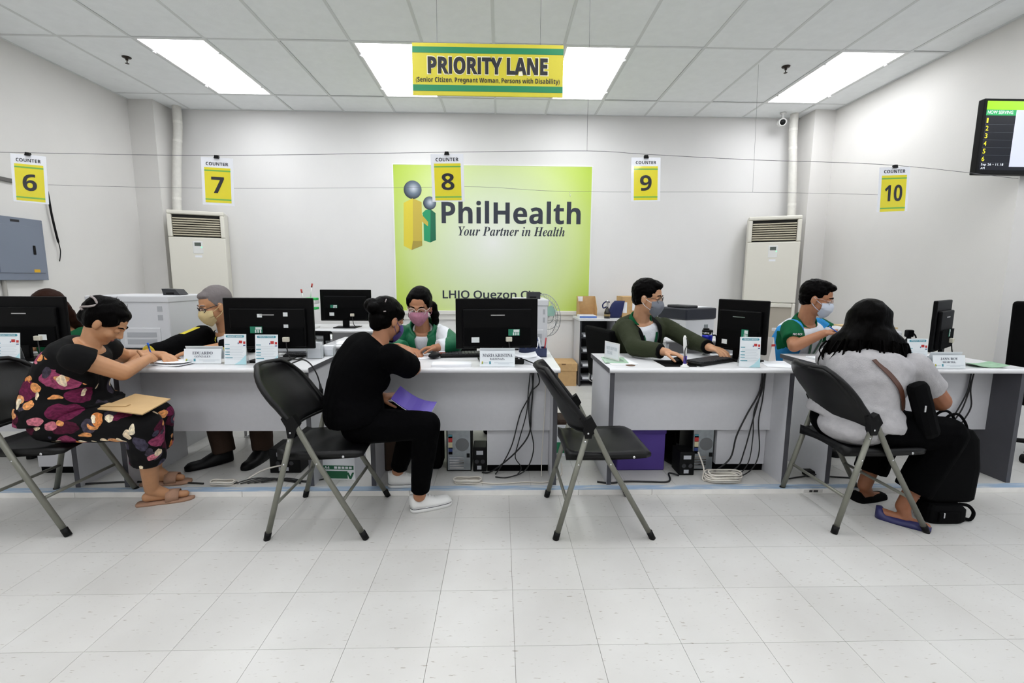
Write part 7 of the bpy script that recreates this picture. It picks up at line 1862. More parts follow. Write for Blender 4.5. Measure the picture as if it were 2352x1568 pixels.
t = MB(); p.torso(t, 0.012, 0.0, 0.97); p.bust(t, -0.012); shirt = blob('polo_shirt', t, WHITEC, p.g, 0.008, 4, 0.002, 10); p.collar(WHITEC, 0.026, 0.064, 0.5)
lat, up, fw = p.chest_axes(); ch = p.J['chest']
t = MB(); p.torso(t, 0.036, 0.0, 0.98, belly=0.02); p.bust(t, 0.022)
for S in 'RL': p.arm(t, S, 0.024, 0.92, flat=True)
def kd(q):
    h_, l_, f_ = p.tc(q)
    return not (f_ > 0.04 and abs(l_) < 0.010 + 0.24 * max(0.0, h_ + 0.02))
def md_(q):
    h_, l_, f_ = p.tc(q)
    sh = max((q - p.J['shR']).dot(lat), (q - p.J['shL']).dot(-lat))
    if sh < 0.02:
        if 0.012 < h_ < 0.055: return 2
        if 0.055 <= h_ < 0.066: return 1
    if h_ > 0.055 and -0.045 < sh < 0.045 and l_ < 0: return 1
    return 0
blob('jacket', t, zonemat('green_striped_nylon', (16, 98, 64), (224, 226, 232), (128, 136, 144), rough=0.55, spec=0.3), p.g, 0.0075, 4, 0.004, 9, keep=kd, matfn=md_)
p.collar(GREENJ, 0.060, 0.088, 0.50, 'jacket_collar')
lanyard(p, shirt)
t = MB(); p.torso(t, 0.010, 0.0, 0.15)
for S in 'RL': p.leg(t, S, 0.014, 1.06, flat=True)
blob('trousers', t, BLACKC, p.g, 0.010, 3)
for S in 'RL': p.shoe(S, BLACKP, BLACKP, 'dress', 0.24, 0.042)

# ---------------------------------------------------------------- man in the olive jacket
p = Person('man in an olive jacket and grey mask working at his keyboard', (1.06, 3.65, PLAT_Z), dict(
    pelvis=(1.05, 3.68, 0.56), waist=(1.05, 3.64, 0.72), chest=(1.06, 3.54, 0.885), neck=(1.06, 3.47, 1.02), head=(1.088, 3.41, 1.185),
    shR=(0.925, 3.36, 0.965), shL=(1.265, 3.54, 0.965), elR=(0.925, 3.14, 0.855), wrR=(1.075, 2.975, 0.852), elL=(1.43, 3.37, 0.865), wrL=(1.455, 3.15, 0.855),
    hipR=(0.98, 3.60, 0.54), hipL=(1.12, 3.72, 0.54), kneeR=(1.17, 3.26, 0.55), anR=(1.215, 3.18, 0.12), heelR=(1.20, 3.24, 0.036), toeR=(1.28, 3.0, 0.036),
    kneeL=(1.36, 3.42, 0.55), anL=(1.38, 3.36, 0.12), heelL=(1.36, 3.42, 0.036), toeL=(1.46, 3.2, 0.036)), (0.83, -0.53, -0.16), (0.12, -0.06, 0.98), hs=1.09, W=1.08, skin=SKIN_D)
p.body(hands=(dict(wr=p.J['wrR'], d=(0.80, -0.58, -0.12), palm=(-0.1, 0, -0.99), side=-1, curl=0.42), dict(wr=p.J['wrL'], d=(0.35, -0.92, -0.08), palm=(0.15, 0, -0.98), side=1, curl=0.45)), feet=False)
p.eyes(0.45); p.mask(mat('mask_grey', (116, 120, 130), 0.75), mat('ear_loop_white', (224, 222, 222), 0.6)); p.glasses(INK, r=(0.026, 0.022), th=0.0014)
R = p.HR(); t = MB(); p.hair_cap(t, 0.011); t.ball(p.H(0, 0.042, 0.092), (0.062, 0.045, 0.030), 14, R); t.ball(p.H(0, 0.01, 0.105), (0.06, 0.06, 0.028), 14, R)
for q in (-1, 1): t.ball(p.H(q * 0.068, -0.004, 0.040), (0.013, 0.046, 0.042), 12, R); t.ball(p.H(q * 0.062, -0.045, 0.0), (0.016, 0.03, 0.055), 12, R)
blob('hair', t, HAIRB, p.g, 0.006, 3, 0.004, 40)
lat, up, fw = p.chest_axes(); ch = p.J['chest']
t = MB(); p.torso(t, 0.014, 0.0, 0.97, belly=0.03); shirt = blob('polo_shirt', t, WHITEC, p.g, 0.008, 4, 0.003, 10); p.collar(GREENP, 0.042, 0.074, 0.40)
t = MB(); p.torso(t, 0.032, 0.0, 0.98, belly=0.03)
for S in 'RL': p.arm(t, S, 0.019, 0.92, flat=True)
def kf(q):
    h_, l_, f_ = p.tc(q)
    return not (f_ > 0.03 and abs(l_) < 0.058 + 0.10 * max(0, h_) and min((q - p.J[k]).length for k in ('elR', 'elL', 'wrR', 'wrL')) > 0.11)
def mf_(q):
    h_, l_, f_ = p.tc(q)
    if f_ > 0.0 and abs(l_) < 0.098 + 0.10 * max(0, h_) and (q - p.J['shR']).length > 0.09 and min((q - p.J[k]).length for k in ('elR', 'elL')) > 0.13: return 1
    for S in 'RL':
        if (q - p.J['wr' + S]).length < 0.062: return 1
    return 0
blob('jacket', t, zonemat('olive_black_twill', (48, 53, 37), (5, 5, 6)), p.g, 0.008, 4, 0.006, 8, keep=kf, matfn=mf_)
lanyard(p, shirt)
t = MB(); p.torso(t, 0.010, 0.0, 0.15)
for S in 'RL': p.leg(t, S, 0.016, 1.06, flat=True)
blob('trousers', t, BLACKC, p.g, 0.010, 3)
for S in 'RL': p.shoe(S, BLACKP, BLACKP, 'dress', 0.27, 0.048)

# ---------------------------------------------------------------- man in the green, blue and white shirt
p = Person('man in a green, blue and white polo shirt sorting papers', (2.38, 3.7, PLAT_Z), dict(
    pelvis=(2.36, 3.74, 0.56), waist=(2.36, 3.70, 0.72), chest=(2.36, 3.60, 0.875), neck=(2.365, 3.53, 1.005), head=(2.392, 3.465, 1.182),
    shR=(2.205, 3.44, 0.955), shL=(2.525, 3.60, 0.955), elR=(2.125, 3.27, 0.85), wrR=(2.285, 3.215, 0.945), elL=(2.66, 3.46, 0.84), wrL=(2.575, 3.34, 0.85),
    hipR=(2.28, 3.68, 0.54), hipL=(2.44, 3.78, 0.54), kneeR=(2.40, 3.36, 0.55), anR=(2.42, 3.40, 0.12), heelR=(2.40, 3.45, 0.036), toeR=(2.47, 3.22, 0.036),
    kneeL=(2.58, 3.45, 0.55), anL=(2.6, 3.48, 0.12), heelL=(2.58, 3.53, 0.036), toeL=(2.66, 3.3, 0.036)), (0.74, -0.62, -0.26), (0.15, -0.12, 0.97), hs=1.10, W=1.04, skin=SKIN_B)
p.body(hands=(dict(wr=p.J['wrR'], d=(0.90, -0.10, 0.30), palm=(0.25, -0.2, -0.9), side=-1, curl=0.7), dict(wr=p.J['wrL'], d=(-0.1, -0.9, 0.1), palm=(-0.6, 0, -0.7), side=1, curl=0.4)), feet=False)
p.eyes(0.5); p.mask(mat('mask_pale_blue', (196, 206, 222), 0.75), pleats=True); p.glasses(mat('glasses_clear', (196, 178, 176), 0.3), r=(0.026, 0.019), th=0.0012)
R = p.HR(); t = MB(); p.hair_cap(t, 0.010); t.ball(p.H(0, 0.055, 0.094), (0.058, 0.040, 0.028), 14, R); t.ball(p.H(0, 0.012, 0.108), (0.058, 0.055, 0.026), 14, R)
for q in (-1, 1): t.ball(p.H(q * 0.067, -0.008, 0.042), (0.012, 0.044, 0.042), 12, R); t.ball(p.H(q * 0.062, -0.045, 0.005), (0.014, 0.028, 0.05), 12, R)
blob('hair', t, HAIRB, p.g, 0.006, 3, 0.004, 40)
lat, up, fw = p.chest_axes(); ch = p.J['chest']
t = MB(); p.torso(t, 0.020, 0.0, 0.975, belly=0.02)
for S in 'RL': p.arm(t, S, 0.026, 0.72, upper_only=True)
def mg_(q):
    for S in 'RL':
        s = lat if S == 'R' else -lat
        d = q - p.J['sh' + S]
        ax = (p.J['el' + S] - p.J['sh' + S]).normalized()
        if d.dot(s) > 0.004 or (d.dot(ax) > 0.05 and (d - ax * d.dot(ax)).length < 0.095): return 1
        if d.dot(s) > -0.045 - 0.10 * max(0.0, d.dot(up)): return 2
    d = q - ch
    if abs(d.dot(lat)) > 0.115 and d.dot(up) < 0: return 2
    return 0
shirt = blob('polo_shirt', t, zonemat('three_colour_polo', (224, 226, 232), (10, 84, 50), (54, 142, 206)), p.g, 0.008, 4, 0.004, 9, matfn=mg_)
p.collar(GREENP, 0.046, 0.076, 0.40)
lanyard(p, shirt)
bv = BVHTree.FromPolygons([v.co + p.g.location for v in shirt.data.vertices], [tuple(q.vertices) for q in shirt.data.polygons])
hit = bv.ray_cast(V((2.10, 2.9, 0.935)), V((0.12, 0.99, 0.0)).normalized())[0] or p.J['shR'] + V((-0.03, -0.1, -0.04))
SFm = frame(hit + V((0, -0.006, 0)), V((0.98, -0.10, 0)), (0, 0, 1))
text(SB('PRO NCR'), SFm, -0.033, 0.033, -0.008, 0.008, 0.0, WHITEC, p.g)
t = MB(); p.torso(t, 0.010, 0.0, 0.15)
for S in 'RL': p.leg(t, S, 0.016, 1.06, flat=True)
blob('trousers', t, BLACKC, p.g, 0.010, 3)
for S in 'RL': p.shoe(S, BLACKP, BLACKP, 'dress', 0.27, 0.048)
g = thing('writing_pen', 'blue pen between the fingers of the man in the polo shirt', 'pen', (2.37, 3.2, 0.97))
t = MB(); t.sm = True; t.tube([(2.40, 3.17, 0.935), (2.30, 3.17, 1.0)], 0.0035, 8); t.build('barrel', mat('pen_barrel_blue', (30, 96, 200)), g); t = MB(); t.sm = True; t.tube([(2.315, 3.17, 0.99), (2.296, 3.17, 1.003)], 0.0045, 8); t.build('cap', mat('pen_barrel_blue', (30, 96, 200)), g)

# ---------------------------------------------------------------- person behind the far left monitor
p = Person('person with dark brown hair behind the far left monitor', (-3.25, 3.6, PLAT_Z), dict(
    pelvis=(-3.25, 3.70, 0.56), waist=(-3.25, 3.66, 0.70), chest=(-3.25, 3.58, 0.82), neck=(-3.25, 3.50, 0.93), head=(-3.255, 3.43, 1.075),
    shR=(-3.41, 3.50, 0.88), shL=(-3.09, 3.50, 0.88), elR=(-3.45, 3.32, 0.85), wrR=(-3.28, 3.23, 0.83), elL=(-3.05, 3.33, 0.85), wrL=(-3.20, 3.24, 0.83),
    hipR=(-3.33, 3.68, 0.54), hipL=(-3.17, 3.68, 0.54), kneeR=(-3.33, 3.34, 0.55), anR=(-3.33, 3.4, 0.12), heelR=(-3.33, 3.46, 0.036), toeR=(-3.33, 3.22, 0.036),
    kneeL=(-3.17, 3.34, 0.55), anL=(-3.17, 3.4, 0.12), heelL=(-3.17, 3.46, 0.036), toeL=(-3.17, 3.22, 0.036)), (0.15, -0.9, -0.4), (0, -0.35, 0.93), fem=True, hs=1.05, skin=SKIN_A)
p.body(hands=(dict(wr=p.J['wrR'], d=(0.5, -0.8, -0.05), palm=(0, 0, -1), side=-1, curl=0.4), dict(wr=p.J['wrL'], d=(-0.5, -0.8, -0.05), palm=(0, 0, -1), side=1, curl=0.4)), feet=False, voxel=0.007)
p.eyes(0.6)
R = p.HR(); t = MB(); p.hair_cap(t, 0.018)
t.ball(p.H(0, 0.02, 0.088), (0.07, 0.06, 0.034), 14, R)
for q in (-1, 1):
    for k in range(6): t.ball(p.H(q * (0.078 + 0.004 * k), -0.02 - 0.004 * k, 0.03 - 0.04 * k), (0.034, 0.045, 0.04), 12, R)
for k in range(5): t.ball(p.H(0, -0.075, -0.0 - 0.045 * k), (0.085, 0.045, 0.045), 14, R)
blob('hair', t, HAIRR, p.g, 0.007, 4, 0.003, 20)
t = MB(); p.torso(t, 0.016, 0.0, 0.97); p.bust(t, 0.005)
for S in 'RL': p.arm(t, S, 0.02, 0.92, flat=True)
blob('blouse', t, GREENP, p.g, 0.009, 4, 0.003, 10)
t = MB(); p.torso(t, 0.010, 0.0, 0.15)
for S in 'RL': p.leg(t, S, 0.014, 1.06, flat=True)
blob('trousers', t, BLACKC, p.g, 0.010, 3)
for S in 'RL': p.shoe(S, BLACKP, BLACKP, 'dress', 0.24, 0.042)

# ================================================================ lettering outlines
load_glyphs('''
b(|129|124,278 103,278 47,193 26,93 47,-7 103,-92 124,-92 81,-7 67,93 81,193
b)|129|26,278 5,278 48,193 62,93 48,-7 5,-92 26,-92 83,-7 104,93 83,193
b,|88|63,39 42,49 25,43 18,26 24,10 38,4 37,-20 24,-40 24,-47 59,-24 70,10
b0|229|159,280 114,290 81,286 56,272 37,251 24,222 17,186 14,143 20,81 38,35 69,6 114,-4 147,0 173,14 191,35 204,64 212,100 214,143 208,205 190,251/114,241 133,235 145,216 152,186 154,143 152,100 145,69 133,51 114,45 95,51 83,69 77,100 74,143 77,186 83,216 95,235
b1|229|165,286 116,286 24,212 53,176 86,202 91,208 98,213 103,219 106,222 106,208 105,192 105,177 105,165 105,0 165,0
b4|229|188,286 132,286 7,101 7,59 129,59 129,0 188,0 188,59 222,59 222,106 188,106/129,210 129,106 60,106
b6|229|166,289 157,289 124,286 97,279 74,268 55,253 41,236 30,215 23,193 18,170 15,146 14,121 17,82 28,51 44,26 66,9 91,-1 118,-4 159,3 189,22 209,54 216,95 210,134 194,162 168,180 134,186 112,183 95,176 82,165 72,152 70,152 73,177 79,199 90,217 106,230 130,239 161,242 170,241 179,241 188,239 196,238 196,286 187,287 177,288/106,138 118,139 136,136 148,127 155,113 157,94 154,72 146,57 133,47 117,44 104,47 93,53 85,62 79,74 75,87 74,100 75,109 80,118 86,127 95,133
b7|229|216,286 11,286 11,235 152,235 44,0 108,0 216,248
b8|229|138,287 114,289 91,287 69,282 50,272 36,259 26,242 23,221 26,197 36,178 51,162 69,149 48,136 30,120 18,99 14,72 21,41 40,16 72,1 114,-4 142,-2 167,6 187,17 202,33 211,52 214,74 212,92 206,107 196,121 183,132 169,142 154,151 175,163 191,178 202,197 206,220 202,242 193,259 178,272 160,282/100,243 114,245 128,243 139,238 146,228 149,216 146,202 138,191 127,183 114,176 101,183 90,192 82,203 80,216 82,228 89,238/95,115 112,124 117,122 127,116 136,109 145,102 152,95 157,86 158,76 156,61 147,50 133,43 114,40 95,43 81,50 73,62 70,76 73,91 82,104
b9|229|138,285 110,289 70,282 39,262 19,231 13,190 18,151 35,123 60,105 93,99 117,102 134,109 147,120 156,132 159,132 156,108 150,86 139,68 122,55 99,46 67,43 58,44 50,44 41,46 33,47 33,-1 41,-3 52,-3 62,-4 71,-4 104,-2 132,5 155,17 173,31 187,49 198,69 206,92 211,115 213,139 214,164 211,203 200,234 184,258 163,275/95,237 111,240 124,238 135,232 144,223 150,211 153,198 154,185 153,176 149,167 142,158 133,152 123,147 110,146 93,149 81,158 74,172 71,190 74,213 82,228
bA|276|101,287 0,0 65,0 86,68 190,68 211,0 276,0 175,287/138,236 176,119 101,119
bC|255|178,288 157,290 117,285 84,271 58,248 39,219 27,183 23,142 27,101 37,65 54,36 79,14 111,1 152,-4 173,-3 193,0 211,4 230,11 230,62 210,55 192,50 175,47 157,46 125,53 103,71 90,102 86,142 90,182 104,213 127,233 157,239 173,238 189,234 205,228 221,220 241,270 221,278 200,284
bD|296|36,286 36,0 117,0 183,9 232,37 263,82 273,146 268,188 255,223 233,250 203,270 167,282 126,286/96,236 129,236 164,230 189,214 205,185 210,144 188,74 122,50 96,50
bE|224|36,286 36,0 200,0 200,50 96,50 96,124 193,124 193,173 96,173 96,236 200,236 200,286
bH|306|96,286 36,286 36,0 96,0 96,123 210,123 210,0 270,0 270,286 210,286 210,174 96,174
bI|156|143,286 13,286 13,251 48,235 48,50 13,34 13,0 143,0 143,34 108,50 108,235 143,251
bL|226|96,286 36,286 36,0 212,0 212,50 96,50
bN|325|36,286 36,0 88,0 88,216 212,0 289,0 289,286 236,286 236,72 112,286
bO|318|202,285 160,290 117,285 83,272 56,250 38,221 27,185 23,144 27,102 38,66 56,37 83,14 117,1 159,-4 202,1 236,14 262,36 281,66 292,102 295,143 292,185 281,221 262,250 236,272/127,233 160,240 193,233 215,214 227,184 232,143 227,103 215,73 193,53 159,47 126,53 104,73 91,103 87,143 91,184 104,214
bP|251|36,286 36,0 96,0 96,102 122,102 160,105 188,115 209,130 223,150 231,172 233,196 227,234 208,262 175,280 127,286/96,236 124,236 160,226 172,194 168,175 157,161 139,154 116,151 96,151
bR|264|36,286 36,0 96,0 96,110 129,110 197,0 264,0 180,124 194,132 206,141 217,152 226,166 231,182 233,200 226,238 205,264 170,280 119,286/96,236 115,236 140,234 158,227 169,216 172,198 169,181 159,169 142,161 116,159 96,159
bS|220|140,288 118,290 78,284 48,268 28,243 22,208 23,190 28,175 36,162 46,151 57,142 68,134 79,128 90,123 111,113 129,102 141,91 145,76 143,64 136,55 123,48 104,46 82,48 61,53 39,61 18,70 18,13 56,0 99,-4 144,2 177,19 198,45 204,79 202,100 196,117 186,131 172,143 155,154 135,165 111,177 94,186 84,197 81,210 83,222 90,231 101,237 116,239 133,238 148,235 165,230 184,222 203,270 182,278 161,284
bT|232|224,286 8,286 8,235 86,235 86,0 146,0 146,235 224,235
bU|302|94,286 34,286 34,102 41,59 64,25 100,3 150,-4 187,-1 216,10 239,26 255,47 265,73 268,101 268,286 208,286 208,111 205,82 195,62 177,51 152,47 127,50 109,61 98,81 94,111
bV|260|61,286 0,286 97,0 163,0 260,286 199,286 145,116 143,109 140,99 137,87 134,75 132,63 130,53 128,63 126,75 122,87 119,99 117,109 115,116
bW|387|60,286 0,286 73,0 142,0 180,150 181,155 183,163 185,173 187,183 189,193 191,202 192,211 193,217 194,211 196,202 197,193 199,182 202,172 203,163 205,156 206,150 245,0 314,0 387,286 327,286 291,130 289,119 286,106 283,92 280,79 278,66 277,55 275,66 273,78 271,92 268,106 266,117 264,126 222,286 165,286 123,126 121,117 119,105 116,92 114,79 112,66 110,55 109,66 106,78 104,92 101,106 99,119 96,130
bY|250|66,286 0,286 95,109 95,0 155,0 155,111 250,286 184,286 125,168
ba|242|160,218 121,223 98,222 76,218 56,211 37,203 57,163 72,169 87,174 103,178 118,179 133,177 143,171 150,161 152,146 152,136 114,135 72,129 41,117 23,95 17,65 22,35 36,13 58,0 84,-4 109,-2 127,4 142,14 157,30 158,30 170,0 212,0 212,146 206,180 188,204/129,100 152,101 152,83 149,65 139,51 125,42 107,40 95,41 86,45 80,53 78,65 81,79 89,90 105,97
bb|253|91,304 31,304 31,0 77,0 87,24 91,24 101,14 113,5 130,-2 151,-4 185,3 212,25 229,60 235,110 230,158 212,194 186,215 153,222 131,220 114,213 101,203 91,190 88,190 89,198 90,209 91,221 91,233/101,160 114,171 134,175 150,171 163,159 172,138 174,110 172,82 164,61 151,49 134,44 113,49 100,61 93,82 91,110 91,116 94,142
be|236|162,216 121,222 92,219 67,210 47,194 31,171 21,143 18,108 22,73 32,45 50,24 72,8 99,-1 130,-4 153,-3 173,0 190,5 207,12 207,58 189,50 171,45 153,41 133,40 110,44 93,55 83,72 78,94 219,94 219,123 213,165 193,197/106,177 122,180 140,177 153,167 160,152 163,134 80,134 84,155 93,169
bg|253|138,214 102,222 67,215 40,192 24,157 18,109 23,61 40,26 66,3 100,-4 119,-2 136,4 150,14 162,28 164,28 164,22 163,16 163,9 162,2 162,-3 151,-40 116,-52 73,-48 31,-36 31,-83 50,-89 70,-93 90,-95 113,-96 160,-90 194,-72 215,-42 222,0 222,218 172,218 167,190 165,190/121,174 142,170 156,159 164,139 166,108 166,101 164,74 155,56 141,46 122,43 90,59 79,108 89,158
bh|263|91,304 31,304 31,0 91,0 91,103 93,134 101,156 115,170 138,175 164,163 173,128 173,0 233,0 233,142 227,179 211,203 186,218 154,222 135,221 118,215 103,205 91,190 88,190 89,199 90,211 91,226 91,242
bi|122|74,302 61,304 49,302 38,298 31,289 29,275 31,261 38,252 49,247 61,246 74,247 84,252 91,261 94,275 91,289 84,298/91,218 31,218 31,0 91,0
bl|122|91,304 31,304 31,0 91,0
bm|393|174,220 152,222 133,221 115,215 100,205 88,190 85,190 77,218 31,218 31,0 91,0 91,103 93,134 100,156 113,170 134,175 159,163 167,128 167,0 227,0 227,110 229,138 237,158 250,171 270,175 295,163 303,128 303,0 363,0 363,142 358,179 344,203 320,218 288,222 269,221 251,215 235,205 223,190 218,190 207,205 192,215
bn|263|187,218 155,222 135,221 117,215 100,205 88,190 85,190 77,218 31,218 31,0 91,0 91,103 93,134 101,156 115,170 138,175 154,172 165,163 171,148 173,128 173,0 233,0 233,142 228,179 212,203
bo|248|153,219 124,222 80,215 46,193 25,158 18,110 21,76 32,48 48,25 69,9 94,-1 123,-4 167,3 201,26 222,61 230,110 226,143 216,171 200,193 179,209/103,170 124,174 144,170 158,158 166,138 169,110 166,81 158,61 144,48 124,44 103,48 89,61 81,81 79,110 81,138 89,158
br|182|158,222 153,222 133,219 114,210 99,197 88,182 85,182 76,218 31,218 31,0 91,0 91,111 93,130 99,144 109,154 122,161 136,165 151,167 156,167 161,166 165,166 169,165 173,221 169,222 164,222
bs|199|124,221 104,222 69,219 42,207 24,188 18,162 20,145 24,131 33,120 44,110 59,102 78,93 96,85 109,78 117,73 122,68 124,64 125,58 123,51 117,45 107,41 92,40 76,41 56,45 37,51 18,58 18,9 35,3 51,-1 69,-3 90,-4 131,0 160,14 178,35 184,65 182,83 176,97 167,108 155,117 140,125 123,133 106,140 94,146 86,150 81,155 78,159 77,164 84,175 104,178 118,177 133,174 148,169 163,162 181,205 162,213 143,218
bt|174|97,265 59,265 42,219 9,199 9,174 38,174 38,68 40,43 47,25 57,11 71,2 87,-2 106,-4 122,-3 137,-1 150,2 161,6 161,50 152,48 142,46 133,44 123,44 113,45 104,50 99,58 97,68 97,174 158,174 158,218 97,218
bw|342|63,218 4,218 66,0 130,0 148,76 150,84 152,96 156,110 159,125 163,140 166,154 168,165 170,173 172,173 173,165 176,154 179,140 183,125 186,111 189,97 192,85 194,76 211,0 276,0 338,218 280,218 254,122 251,111 249,97 246,83 244,70 242,58 241,50 240,50 239,59 238,70 236,83 234,96 232,106 230,114 204,218 139,218 112,114 111,109 110,103 108,94 107,84 105,75 104,65 103,57 102,50 100,50 99,59 98,71 96,84 93,98 91,111 88,122
by|228|65,218 0,218 87,2 83,-9 77,-24 67,-37 54,-45 37,-48 31,-48 24,-47 18,-46 14,-46 14,-93 20,-94 27,-95 35,-96 44,-96 73,-92 99,-79 120,-58 135,-28 228,218 164,218 123,96 121,87 118,77 116,68 115,58 114,58 113,68 111,77 109,87 106,96
bz|195|180,218 17,218 17,173 112,173 11,35 11,0 183,0 183,46 81,46 180,180
rC|253|204,285 162,290 121,285 87,271 60,249 40,219 28,184 24,143 28,101 39,65 57,36 83,14 116,0 156,-4 178,-3 196,-1 213,2 229,8 229,39 213,34 196,31 179,28 161,28 118,35 87,59 69,95 62,143 69,191 89,227 120,250 161,258 180,257 197,253 212,248 226,242 240,273
rH|296|75,286 39,286 39,0 75,0 75,133 221,133 221,0 257,0 257,286 221,286 221,165 75,165
rI|136|119,286 16,286 16,265 50,257 50,28 16,21 16,0 119,0 119,21 86,28 86,257 119,265
rL|210|75,286 39,286 39,0 200,0 200,32 75,32
rO|312|196,285 157,290 116,285 83,272 57,250 39,220 28,185 24,144 28,102 39,66 57,37 83,14 116,1 156,-4 196,1 229,14 254,36 273,66 284,102 288,143 284,185 273,221 254,250 229,272/115,251 157,258 199,251 228,228 244,191 250,143 244,95 228,58 199,35 156,27 114,35 85,58 68,95 62,143 68,191 85,228
rQ|312|196,285 157,290 116,285 83,272 57,250 39,220 28,185 24,144 28,102 39,66 57,37 83,14 116,1 156,-4 159,-4 160,-4 162,-4 166,-4 222,-68 273,-68 205,3 241,23 267,54 283,95 288,143 284,185 273,221 254,250 229,272/115,251 157,258 199,251 228,228 244,191 250,143 244,95 228,58 199,35 156,27 114,35 85,58 68,95 62,143 68,191 85,228
re|226|142,215 117,218 90,215 67,205 48,188 34,166 25,138 22,106 25,73 35,45 51,24 71,8 97,-1 125,-4 146,-3 163,-1 179,4 196,10 196,41 179,34 163,30 146,27 127,26 98,31 77,45 63,68 58,100 205,100 205,122 203,149 195,173 182,192 164,206/116,190 140,185 156,173 165,153 168,128 59,128 65,154 77,173 94,186
ri|103|60,293 52,295 44,293 37,289 33,282 31,272 33,263 37,256 44,251 52,250 60,251 66,256 71,263 72,272 71,282 66,289/69,214 34,214 34,0 69,0
rn|247|171,214 137,218 117,216 98,210 82,200 70,185 68,185 62,214 34,214 34,0 69,0 69,111 73,144 83,169 102,184 132,189 168,176 180,137 180,0 215,0 215,140 210,175 195,200
ro|242|149,215 122,218 80,211 49,190 29,155 22,108 25,75 35,47 50,25 70,9 94,-1 120,-4 162,3 193,25 214,60 220,108 217,140 208,168 193,190 173,205/93,183 121,189 149,183 169,167 180,142 184,108 180,74 169,47 149,31 121,25 93,31 73,47 62,74 58,108 62,142 73,167
rt|144|72,264 51,264 37,218 6,204 6,187 37,187 37,62 39,39 46,22 56,10 69,2 83,-3 100,-4 109,-4 120,-2 129,0 136,2 136,29 130,28 122,26 114,25 106,25 92,27 81,34 74,46 72,63 72,187 134,187 134,214 72,214
ru|247|67,214 32,214 32,74 37,39 51,15 76,1 110,-4 130,-2 149,4 165,14 178,28 179,28 184,0 213,0 213,214 178,214 178,103 175,70 164,45 145,30 115,25 79,38 67,76
ry|204|38,214 0,214 87,-1 76,-29 68,-45 58,-57 45,-65 28,-67 21,-67 15,-66 9,-66 4,-65 4,-93 10,-94 17,-95 25,-96 34,-96 61,-92 83,-78 99,-57 112,-30 204,214 166,214 122,93 117,76 112,60 107,46 104,34 102,34 99,48 95,62 90,77 84,92
rz|188|170,214 22,214 22,187 131,187 16,23 16,0 172,0 172,27 56,27 170,188
sA|260|134,277 123,278 29,44 22,28 14,18 5,13 -5,11 -5,0 76,0 76,11 74,11 52,15 44,29 45,31 45,35 46,39 47,42 62,79 150,79 162,48 167,35 169,27 161,15 136,11 136,0 264,0 264,11 253,13 245,20 237,33 229,52/68,96 105,190 144,96
sB|264|131,271 9,271 9,261 21,260 30,258 37,253 41,246 44,235 44,220 44,49 43,31 37,19 27,13 10,10 10,0 142,0 187,5 221,21 242,45 249,78 230,123 171,147 220,169 236,209 210,256/118,257 129,258 148,255 160,246 167,229 170,206 166,179 157,162 139,153 112,150 108,150 108,233 109,245 112,253/108,138 118,138 146,134 165,124 176,105 179,76 177,48 169,29 154,18 132,14 121,16 113,20 110,27 108,39
sC|279|184,273 154,277 116,273 83,259 55,237 33,209 20,175 16,136 20,97 33,62 54,34 82,12 115,-2 153,-6 217,8 266,53 255,63 236,42 213,27 190,17 166,14 106,44 86,135 104,232 158,264 187,259 212,242 234,217 250,184 260,184 260,277 250,277 243,264 231,259 225,260 219,262
sD|295|132,271 9,271 9,261 25,259 36,254 42,242 44,223 44,44 42,27 37,18 28,13 12,10 12,0 136,0 243,34 279,136 269,193 241,236 195,262/120,257 133,258 190,228 209,136 204,83 190,45 166,22 132,14 120,16 113,20 110,29 108,43 108,229 110,244 113,252
sE|263|238,271 10,271 10,261 26,259 37,253 43,241 45,220 45,46 43,29 37,18 26,12 8,10 8,0 240,0 256,85 245,85 234,62 221,45 205,32 187,23 164,18 137,16 123,18 114,21 110,28 109,40 109,132 110,132 129,131 143,127 155,120 163,108 168,92 171,70 181,70 181,206 172,206 165,178 154,160 138,150 115,146 109,146 109,231 109,241 111,248 114,253 119,255 127,256 138,256 176,253 203,242 220,222 228,190 238,190
sG|302|186,274 153,277 116,273 83,259 55,238 34,210 21,176 16,136 21,96 34,61 56,33 84,12 119,-2 160,-6 213,0 266,17 266,76 267,92 272,102 282,107 298,108 298,118 164,118 164,108 184,106 196,101 202,92 204,76 204,42 202,27 195,16 183,10 164,8 132,16 107,40 92,80 87,136 105,232 159,264 178,261 196,254 213,242 228,226 240,206 250,183 260,183 260,277 250,277 246,269 242,264 237,261 231,260 226,260 220,262
sI|155|146,271 8,271 8,261 27,259 38,255 43,246 45,230 45,45 43,29 36,19 25,14 8,10 8,0 146,0 146,10 133,12 123,16 116,20 112,26 110,35 109,46 109,230 111,246 117,255 128,259 146,261
sJ|197|187,271 47,271 47,261 62,259 73,256 80,251 85,244 87,233 88,218 88,13 87,-3 83,-15 75,-22 62,-24 50,-21 46,-12 47,-8 50,-1 54,8 55,16 53,28 47,37 38,43 26,44 16,42 6,36 0,26 -2,14 0,0 7,-13 17,-24 31,-32 47,-37 65,-39 130,-16 152,53 152,218 153,234 155,245 158,252 165,257 174,259 187,261
sK|304|144,271 10,271 10,261 27,259 37,253 43,242 45,226 45,48 43,30 38,19 27,13 10,10 10,0 144,0 144,10 127,13 116,19 111,30 109,48 109,118 119,127 188,39 196,28 199,20 197,16 192,12 188,11 182,11 175,11 167,10 167,0 309,0 309,10 298,12 290,15 283,20 276,28 161,170 205,215 247,250 284,261 289,261 289,271 173,271 173,261 199,258 208,249 204,237 191,222 109,139 109,226 110,238 112,247 116,253 122,257 131,260 144,261
